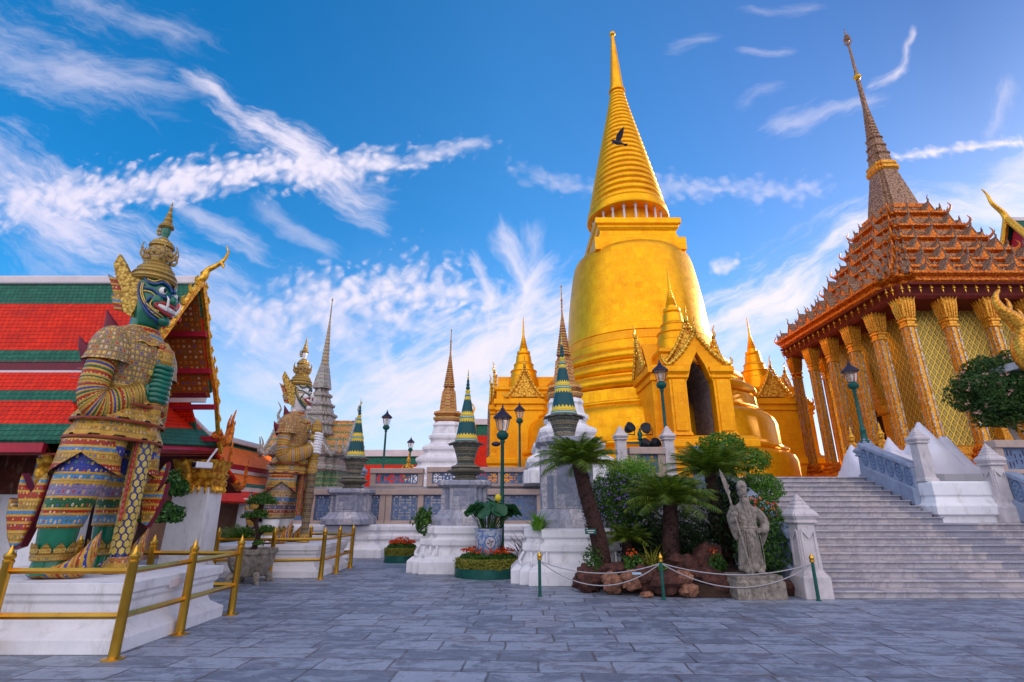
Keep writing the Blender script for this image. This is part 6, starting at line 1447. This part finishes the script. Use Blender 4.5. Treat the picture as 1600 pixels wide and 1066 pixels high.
dg = bpy.context.evaluated_depsgraph_get(); me = bpy.data.meshes.new_from_object(body.evaluated_get(dg)); bpy.data.objects.remove(body)
me.transform(Matrix.Diagonal((.9, .95, 1, 1)))
o = bpy.data.objects.new('robed_body', me); COL.objects.link(o); o.parent = wr
m = MB(); top = Vector((-.365, -.205, 1.50)); bot = Vector((-.125, -.28, .02)); m.tube([bot, top], .02, 10)
ax = (top - bot).normalized(); sx_ = Vector((1, 0, 0))
m.plate([(-.025, 0), (.03, 0), (.055, .05), (.03, .10), (.075, .17), (.045, .20), (.035, .30), (.005, .42), (-.035, .50), (-.05, .36), (-.045, .15)], lambda a, b_, t_: top + ax*b_ + Vector((a, t_, 0)), .022); m.build('bladed_pole', M_stone, wr, smooth=40)
m = MB(); hc = bot.lerp(top, .815)
m.ball(hc + Vector((-.012, .03, 0)), (.042, .035, .05), 10, 8)
for k in range(4):
    zf = .034 - k*.022; m.tube([hc + Vector((.03*cos(q), .032*sin(q), zf)) for q in (2.4, 3.2, 4.0, 4.8, 5.6, 6.2)], [.012, .013, .013, .012, .011, .007], 7)
m.tube([hc + Vector((.02, .02, .03)), hc + Vector((.035, -.01, .045)), hc + Vector((.02, -.035, .04))], [.014, .013, .009], 7); m.build('hand', M_stone, wr, smooth=60)
pd = thing('stone_block', 'low rough granite block under the bearded warrior', 'pedestal', (4.72, 11.02, 0)); m = MB(); m.sq([(0, 0), (0.0, .30), (-.03, .34), (-.02, .38), (-.03, .42)], rect(.47, .34))
for x in (-.33, -.2, .05): m.box(x, x + .03, -.355, -.33, .03, .30)
m.build('block', M_stone, pd, bevel=.015)

# ------------------------------------------------------------------ bollards and ropes
def bollard(label, x, y):
    r = thing('bollard', label, 'bollard', (x, y, 0), 'green bollards with gilt tips'); m = MB(); m.lathe([(.045, 0), (.045, .02), (.032, .03), (.030, .66)], 14); m.build('post', M_lampg, r, smooth=40)
    m = MB(); m.lathe([(.032, .66), (.045, .67), (.045, .70), (.035, .71), (.046, .73), (.044, .76), (.02, .79), (.004, .83)], 14); m.build('tip', M_brass, r, smooth=40)
BP = [(.55, 11.15), (2.86, 10.72), (5.72, 10.62)]
bollard('green bollard before the right white plinth', *BP[0]); bollard('green bollard in front of the rocks and short cycad', *BP[1]); bollard('green bollard against the marble newel post', *BP[2])
for i in (0, 1):
    a, b_ = BP[i], BP[i+1]; r = thing('barrier_rope', 'pair of sagging grey ropes %s' % ('left of the middle bollard' if i == 0 else 'in front of the granite warrior'), 'rope', (a[0], a[1], 0))
    for sag in (.20, .42):
        m = MB(); m.tube([(t_*(b_[0]-a[0]), t_*(b_[1]-a[1]), .64 - sag*4*t_*(1-t_)) for t_ in [k/20 for k in range(21)]], .011, 6); m.build('rope', M_rope, r, smooth=60)

# ------------------------------------------------------------------ lamp posts
M_glass, t, b = pbr('lamp_glass', .08, 0, .5); b.inputs['Base Color'].default_value = (.9, .82, .74, 1); b.inputs['Transmission Weight'].default_value = .85; b.inputs['IOR'].default_value = 1.12; b.inputs['Alpha'].default_value = .75
def lamp(label, loc, h):
    r = thing('street_lamp', label, 'lamp post', loc, 'green lamp posts'); hp = h - 1.05
    m = MB(); m.lathe([(.20, 0), (.20, .06), (.14, .10), (.15, .20), (.10, .26), (.085, .5), (.10, .53), (.10, .58), (.06, .64), (.048, hp - .1), (.07, hp - .06), (.07, hp - .02), (.055, hp), (.14, hp + .05), (.17, hp + .12), (.17, hp + .18), (.12, hp + .23), (.10, hp + .26)], 18); m.build('post', M_lampg, r, smooth=40)
    m = MB(); m.lathe([(.12, hp + .26), (.15, hp + .34), (.21, hp + .62)], 8, cap0=False, cap1=False); m.build('glass', M_glass, r)
    m = MB()
    for k in range(8):
        q = 2*pi*k/8; m.tube([(.122*cos(q), .122*sin(q), hp + .26), (.152*cos(q), .152*sin(q), hp + .34), (.213*cos(q), .213*sin(q), hp + .62)], .007, 4)
    m.lathe([(.20, hp + .62), (.27, hp + .62), (.27, hp + .66), (.19, hp + .74), (.10, hp + .82), (.06, hp + .86), (.065, hp + .90), (.025, hp + .93), (.03, hp + .96), (.004, hp + 1.05)], 16); m.build('cap', M_lampcap, r, smooth=40)
    m = MB(); m.lathe([(.02, hp + .27), (.03, hp + .34), (.055, hp + .44), (.05, hp + .52), (.02, hp + .56)], 12); m.build('bulb', M_eye, r, smooth=60)
    return r
l0 = lamp('tall dark green lamp post behind the lotus pot', (-.27, 14.75, 0), 4.55)
m = MB(); m.ball((-.18, -.1, 3.38), (.13, .08, .07), 12, 8); m.build('loudspeaker', M_lampcap, l0, smooth=60)
lamp('green lamp post in front of the left golden porch', (.36, 24.3, 2.6), 3.95); lamp('slim green lamp post over the upper balustrade, left of a smaller one', (-6.35, 26, 2.6), 3.9)
lamp('smallest distant lamp post beside the gilded finials', (-7.0, 36, 2.6), 3.9); lamp('green lamp post in front of the great golden stupa', (5.06, 17.0, 2.6), 3.95); lamp('green lamp post before the mosaic columns at the top of the stairs', (11.55, 17.0, 3.55), 2.98)

# ------------------------------------------------------------------ floodlights
fs_ = thing('floodlight_stand', 'green bar stand with a finial carrying black floodlights', 'stand', (4.25, 17.2, 2.6)); m = MB(); m.lathe([(.08, 0), (.05, .1), (.05, 1.2), (.10, 1.25), (.06, 1.3), (.09, 1.42), (.05, 1.5), (.01, 1.62)], 12); m.build('post', M_lampg, fs_, smooth=40); m = MB(); m.box(-.45, .55, -.03, .03, 1.10, 1.16); m.build('crossbar', M_lampg, fs_)
for x, z, rz, lb in ((3.92, 4.22, .5, 'left upper round black floodlight on the green bar'), (4.46, 4.20, -.4, 'right upper round black floodlight on the green bar'), (4.40, 3.70, -2.2, 'lower black floodlight with its lens facing out'), (4.72, 3.70, 2.6, 'lower black floodlight turned away at the right')):
    r = thing('floodlight', lb, 'floodlight', (x, 17.15, z), 'black floodlights on the terrace', rz); M_ = Matrix.Rotation(radians(65), 4, 'X'); m = MB(); m.lathe([(.03, -.20), (.10, -.18), (.15, -.08), (.17, .06), (.18, .08), (.16, .085)], 18, M=M_); m.build('housing', M_black, r, smooth=40); m = MB(); m.lathe([(.001, .0805), (.155, .0802)], 18, M=M_); m.build('lens', M_ridge, r); m = MB(); m.tube([(-.19, 0, 0), (-.19, 0, -.22), (.19, 0, -.22), (.19, 0, 0)], .02, 6); m.build('yoke', M_black, r)

# ------------------------------------------------------------------ lotus pot, flower beds
def flower_bed(label, c, rx, ry):
    r = thing('flower_bed', label, 'flower bed', (c[0], c[1], 0)); m = MB(); m.lathe([(1.0, 0), (1.0, .22), (.94, .22), (.94, .16)], 28, sx=rx, sy=ry); m.build('green_trough', M_lampg, r, smooth=40)
    m = MB(); m.lathe([(.9, .15), (.6, .4), (.1, .5)], 20, sx=rx, sy=ry); m.build('soil', M_soil, r)
    m = MB()
    for k in range(5200):
        a = random.uniform(0, 2*pi); q = random.gauss(.90, .05); p = Vector((rx*q*cos(a), ry*q*sin(a), random.uniform(.2, .44))); leaf(m, p, Vector((cos(a), sin(a), .6)), .06, .5)
    m.build('low_hedge', L_yel, r)
    m = MB()
    for k in range(2200):
        a = random.uniform(0, 2*pi); q = .84*random.random()**.5; leaf(m, Vector((rx*q*cos(a), ry*q*sin(a), .42 + random.random()*.24*(1.2 - q))), rv(), .08, .4)
    m.build('flower_foliage', L_mid, r)
    m = MB()
    for k in range(260):
        a = random.uniform(0, 2*pi); q = .84*random.random()**.5; p = Vector((rx*q*cos(a), ry*q*sin(a), .58 + random.random()*.22*(1.1 - q)))
        for j in range(3): leaf(m, p, rv(), .055, .9)
    tag(m.build('orange_flower', F_red, r), kind='stuff')
flower_bed('oval bed of orange flowers ringed by a yellow-green hedge under the lotus pot', (-.62, 14.45), .86, .80)
flower_bed('small bed of orange flowers half hidden left of the left white plinth', (-3.65, 18.3), .55, .5)
M_pot, t, b = pbr('blue_white_porcelain', .25, 0, .5, .4); uv = t.n('TexCoord').outputs['UV']; u, v_, _ = t.sep(uv)
vo = t.n('TexVoronoi', {'Vector': uv, 'Scale': 9.0, 'Randomness': .5}, voronoi_dimensions='2D'); fv = t.m('FRACT', t.m('DIVIDE', u, .52)); c_ = t.m('SQRT', t.m('ADD', t.m('POWER', t.m('MULTIPLY', t.m('SUBTRACT', fv, .5), .52), 2.0), t.m('POWER', t.m('SUBTRACT', v_, .36), 2.0)))
col = t.mix(t.step(vo.outputs[0], .045, .06), (0.08, 0.14, 0.34), (0.40, 0.45, 0.52)); col = t.mix(t.step(t.noise(uv, 9., 4.), .45, .6), col, (0.12, 0.20, 0.42)); col = t.mix(t.step(c_, .15, .14), col, (0.50, 0.48, 0.50)); col = t.mix(t.step(t.m('ABSOLUTE', t.m('SUBTRACT', c_, .15)), .015, .01), col, (0.06, 0.10, 0.30)); col = t.mix(t.m('MULTIPLY', t.step(c_, .10, .09), t.step(t.noise(uv, 22., 3.), .5, .55)), col, (0.14, 0.10, 0.14)); t.put(b.inputs['Base Color'], col)
lp = thing('porcelain_pot', 'blue and white porcelain pot standing on the orange flower bed', 'pot', (-.62, 14.3, .50)); m = MB(); m.lathe([(.20, 0), (.23, .03), (.29, .14), (.345, .34), (.36, .50), (.355, .60), (.37, .62), (.37, .66), (.33, .66), (.32, .56)], 32); m.build('body', M_pot, lp, smooth=40)
lt = thing('lotus_plant', 'round lotus leaves with a yellow bud growing from the porcelain pot', 'plant', (-.62, 14.3, 1.06)); st_ = MB(); lf = MB(); random.seed(11)
for k in range(70):
    a = random.uniform(0, 2*pi); q = random.random()**.6; tip = Vector((cos(a)*q*.68 + .08, sin(a)*q*.5, .34 + .42*(1 - q*.6)*random.uniform(.6, 1.1))); b0_ = Vector((cos(a)*.2*q, sin(a)*.2*q, 0)); st_.tube([b0_, (b0_ + tip)*.5 + Vector((0, 0, .08)), tip], .008, 5)
    nn = (Vector((cos(a)*q, sin(a)*q, .9)) + rv()*.35).normalized(); ax_ = nn.cross(rv()).normalized(); bx = nn.cross(ax_); R = random.uniform(.13, .22)
    vs = [tip] + [tip + (ax_*cos(2*pi*j/14) + bx*sin(2*pi*j/14))*R*(1 + .06*sin(5*2*pi*j/14)) + nn*R*(.22 + .10*sin(3*2*pi*j/14)) for j in range(14)]
    lf.add(vs, [(0, 1 + j, 1 + (j + 1) % 14) for j in range(14)])
lf.build('lotus_leaf', L_lotus, lt, smooth=180); st_.build('stalk', L_mid, lt); m = MB(); m.tube([(.2, 0, 0), (.24, 0, .5), (.25, -.05, .82)], .01, 5); m.ball((.25, -.05, .86), (.09, .09, .10), 12, 8); m.build('yellow_bud', surf('yellow_petal', (0.72, 0.58, 0.03), (0.6, 0.42, 0.02)), lt, smooth=60)
r = thing('trailing_plant', 'green trailing plant on the left corner of the left white plinth', 'plant', (-2.55, 15.6, 1.15)); m = MB(); pad(m, (0, 0, .18), (.24, .22, .30), 420, .13, .7, -1, .4, .7); m.build('foliage', L_mid, r)

# ------------------------------------------------------------------ bonsai trees
def bonsai(label, loc, pads, trunk, mat, n, ls=.085):
    r = thing('bonsai_tree', label, 'tree', loc, 'bonsai trees by the giants'); m = MB()
    for pth, a, b_ in trunk: m.tube(smooth_path(pth, 5), taper(a, b_, (len(pth)-1)*5 + 1), 9)
    m.build('trunk', M_bark, r); m = MB()
    for c, rr in pads: pad(m, c, rr, int(n*rr[0]*rr[0]*9), ls, .5, -.45, .2, .6)
    m.build('crown', mat, r)
random.seed(31)
bonsai('glossy green bonsai with two leafy tiers behind the green-faced giant', (-7.0, 10.4, .0), [((.02, 0, 2.02), (.60, .5, .30)), ((.36, -.1, 1.50), (.36, .32, .22)), ((-.30, .1, 1.8), (.38, .3, .22))], [([(-.1, 0, 0), (-.15, 0, .6), (-.05, 0, 1.2), (-.1, 0, 1.9)], .12, .05), ([(-.06, 0, 1.15), (.15, -.05, 1.45), (.32, -.1, 1.5)], .05, .03)], leafmat('bonsai_leaf', (0.015, 0.06, 0.012), (0.035, 0.12, 0.022), (0.10, 0.22, 0.04), .35), 950, .11)
bt = thing('bonsai_pot', 'dark glazed pot of the bonsai behind the railing', 'pot', (-7.1, 10.4, 0)); m = MB(); m.lathe([(.3, 0), (.32, .06), (.42, .4), (.45, .44), (.40, .45), (.38, .38)], 24); m.build('body', M_urnd, bt, smooth=40)
bp_ = thing('stone_planter', 'carved dark stone planter on little feet between the railings', 'planter', (-6.15, 13.15, 0)); m = MB(); m.sq([(-.16, .14), (-.12, .18), (-.02, .42), (.0, .62), (.03, .64), (.03, .74), (-.03, .75), (-.05, .68)], redent(.44, .14, 1)); m.build('body', M_stone, bp_, bevel=.015)
m = MB()
for sx in (-1, 1):
    for sy in (-1, 1):
        m = MB(); m.tube(smooth_path([(.26*sx, .26*sy, .2), (.33*sx, .33*sy, .12), (.30*sx, .30*sy, .05), (.38*sx, .38*sy, .03)], 4), taper(.08, .05, 13), 8); m.build('foot', M_stone, bp_, smooth=50)
bonsai('small bonsai with round cloud pads in the carved stone planter', (-6.15, 13.15, .70), [((.04, 0, 1.12), (.33, .28, .17)), ((.02, 0, .80), (.20, .18, .13)), ((-.24, 0, .76), (.15, .14, .10)), ((.27, -.05, .46), (.16, .15, .11)), ((-.23, -.1, .42), (.17, .16, .10)), ((.16, -.1, .16), (.12, .12, .08))], [([(0, 0, 0), (.08, 0, .35), (-.05, 0, .7), (.08, 0, 1.2)], .07, .03), ([(.05, 0, .3), (.27, -.05, .46)], .03, .02), ([(.0, 0, .35), (-.23, -.1, .42)], .03, .02), ([(-.02, 0, .6), (-.24, 0, .76)], .03, .02)], L_mid, 1500, .06)
random.seed(3)
cycad('low dark cycad beside the railing below the gallery', (-8.2, 16.6, .0), (-8.2, 16.6, .55), .95, 40, 1.0, .15)

# ------------------------------------------------------------------ round flowering tree, ledge, gilded naga
random.seed(17)
r = thing('round_tree', 'round clipped tree dotted with pink blossom in front of the mosaic columns', 'tree', (16.65, 16.2, 2.6)); m = MB(); m.tube(smooth_path([(0, 0, 0), (-.15, 0, .6), (-.75, 0, .95), (-1.0, 0, 1.5)], 5), taper(.12, .07, 16), 10); m.tube(smooth_path([(-.6, 0, .85), (-.3, 0, 1.3), (-.5, 0, 2.0)], 5), taper(.08, .04, 11), 8); m.build('trunk', M_coping, r)
m = MB(); pad(m, (-.85, 0, 2.62), (1.25, 1.2, 1.12), 16000, .12, .5, -.95, .20); m.build('crown', leafmat('round_tree_leaf', (0.018, 0.05, 0.012), (0.045, 0.11, 0.022), (0.11, 0.18, 0.035)), r)
m = MB()
for k in range(150):
    d = rv(); p = Vector((-.85 + d.x*1.22, d.y*1.18, 2.62 + d.z*1.1))
    for j in range(4): leaf(m, p + rv()*.06, d, .10, .7)
m.build('blossom', F_pink, r)
mp = thing('marble_monument', 'pale marble monument ledge at the right edge', 'monument', (17.2, 15.2, 2.6)); m = MB(); m.sq([(.2, 0), (.2, .3), (0, .45), (0, 2.6), (.15, 2.75), (.3, 2.85), (.3, 3.05), (0.98, 3.06), (0.98, 3.28), (0.9, 3.3)], rect(1.0, .8)); m.build('body', M_newel, mp, bevel=.015)
nb = thing('gilded_naga', 'golden serpent ornament rising on the marble ledge', 'ornament', (15.12, 14.55, 5.75)); m = MB()
m.tube(smooth_path([(.75, .1, 0), (.25, .05, .1), (.12, .0, .55), (.22, -.02, .95), (-.02, -.05, 1.35), (-.32, -.08, 1.62), (-.42, -.1, 1.95), (-.26, -.1, 2.25)], 6), taper(.46, .04, 43, .9), 14)
for k, (x, z) in enumerate(((-.02, .5), (.02, .85), (-.2, 1.2), (-.46, 1.55))):
    m.tube(smooth_path([(x + .2, -.05, z), (x + .42, -.05, z + .1), (x + .46, -.05, z + .32), (x + .40, -.05, z + .46)], 4), taper(.11, .01, 13), 8)
for k in range(5): m.ball((.45 + .12*k, -.12, .2 + .08*(k % 2)), (.16, .14, .2), 10, 8)
m.build('body', M_mcol, nb, smooth=60)

# ------------------------------------------------------------------ tarpaulin over stored things
random.seed(9)
tp = thing('tarpaulin', 'white tarpaulin sheets draped in peaks over things on the terrace', 'tarpaulin', (0, 0, 0)); m = MB(); nx, ny = 70, 36; X0, X1, Y0, Y1 = 11.9, 16.0, 17.0, 19.6
pk = [(12.3, 18.9, 1.25, .5), (12.75, 18.2, .95, .5), (13.1, 18.2, 1.05, .5), (13.5, 18.6, 1.5, .5), (14.15, 17.9, 1.95, .75), (15.1, 18.2, 1.5, .6), (15.4, 18.4, 1.5, .5), (12.7, 17.5, .95, .9), (13.5, 17.4, 1.0, .7)]
vs, fs = [], []
for j in range(ny + 1):
    for i in range(nx + 1):
        x, y = X0 + (X1-X0)*i/nx, Y0 + (Y1-Y0)*j/ny; z = .35
        for a, b_, h, s_ in pk: z = max(z, h - hypot(x - a, (y - b_)*.8)*h/(1.15*s_) * .85)
        z += .12*(.5 - abs(mnoise.noise(Vector((x*2.6 + y, y*2.2, 0))))) + .06*(.4 - abs(mnoise.noise(Vector((x*6, y*5, 4)))))
        ed = min(i, nx - i, j, ny - j); z *= min(1, .15 + ed/3)
        vs.append((x, y, 2.62 + max(z, .02)))
for j in range(ny):
    for i in range(nx): p = j*(nx+1) + i; fs.append((p, p+1, p+nx+2, p+nx+1))
m.add(vs, fs); m.build('sheet', M_tarp, tp, smooth=50)

# ------------------------------------------------------------------ little gilded guardians by the mandapa
def guardian(label, loc, rz):
    r = thing('gilded_figure', label, 'statue', loc, 'gilded guardian figures', rz); m = MB(); m.sq([(.1, 0), (.1, .25), (0, .35), (0, .55), (.06, .62)], rect(.32, .32)); m.build('pedestal', M_bluestone, r, bevel=.01)
    m = MB()
    for s_ in (-1, 1): m.tube(smooth_path([(.12*s_, -.02, .62), (.16*s_, -.06, .9), (.1*s_, 0, 1.2)], 4), [.07, .07, .075, .08, .09, .10, .10, .11, .12], 10); m.tube(smooth_path([(.2*s_, 0, 1.62), (.34*s_, -.02, 1.42), (.22*s_, -.14, 1.3)], 4), taper(.07, .05, 9), 9); m.tube([(.12*s_, 0, 1.2), (.32*s_, .05, 1.15), (.38*s_, .05, 1.35)], [.1, .06, .01], 7)
    m.loft([ell(0, 0, z, a, b_, 18) for z, a, b_ in ((1.1, .16, .12), (1.25, .2, .15), (1.4, .15, .12), (1.6, .22, .14), (1.68, .12, .1), (1.74, .07, .07))]); m.ball((0, 0, 1.84), (.10, .11, .13), 14, 10); m.lathe([(.12, 1.92), (.13, 1.96), (.08, 2.02), (.085, 2.06), (.05, 2.12), (.04, 2.25), (.005, 2.45)], 12); m.build('body', M_goldr, r, smooth=60)
guardian('gilded guardian figure left, below the mosaic columns', (14.35, 21.9, 2.6), radians(-60)); guardian('gilded guardian figure right, nearer the lamp at the stair top', (14.9, 20.9, 2.6), radians(-60))
guardian('tiny gilded figure in front of the far red roof', (-6.3, 32, 2.6), radians(0))

# ------------------------------------------------------------------ bird in flight
bd = thing('flying_pigeon', 'dark pigeon flying in front of the golden spire', 'bird', (3.87, 15.6, 14.4), rz=radians(200)); m = MB()
m.loft([[(x, r_*cos(2*pi*k/12), r_*.9*sin(2*pi*k/12) + zc) for k in range(12)] for x, r_, zc in ((-.30, .03, .0), (-.2, .035, 0), (-.12, .06, 0), (0, .085, -.01), (.1, .075, 0), (.16, .045, .015), (.2, .042, .03), (.24, .03, .03), (.265, .008, .022), (.29, .003, .02))])
m.plate([(-.22, -.02), (-.38, -.08), (-.40, 0), (-.38, .08), (-.22, .02)], lambda a, b_, t_: (a, b_, t_), .012)
for s_ in (-1, 1): m.plate([(.10, .05), (.14, .2), (.08, .36), (-.04, .52), (-.08, .40), (-.11, .22), (-.08, .05)], lambda a, b_, t_: (a, s_*b_*.8, b_*(.75 if s_ > 0 else .55) + t_), .012)
m.build('body', surf('dark_feather', (0.05, 0.05, 0.075), (0.03, 0.03, 0.045), 8, .6), bd, smooth=50)
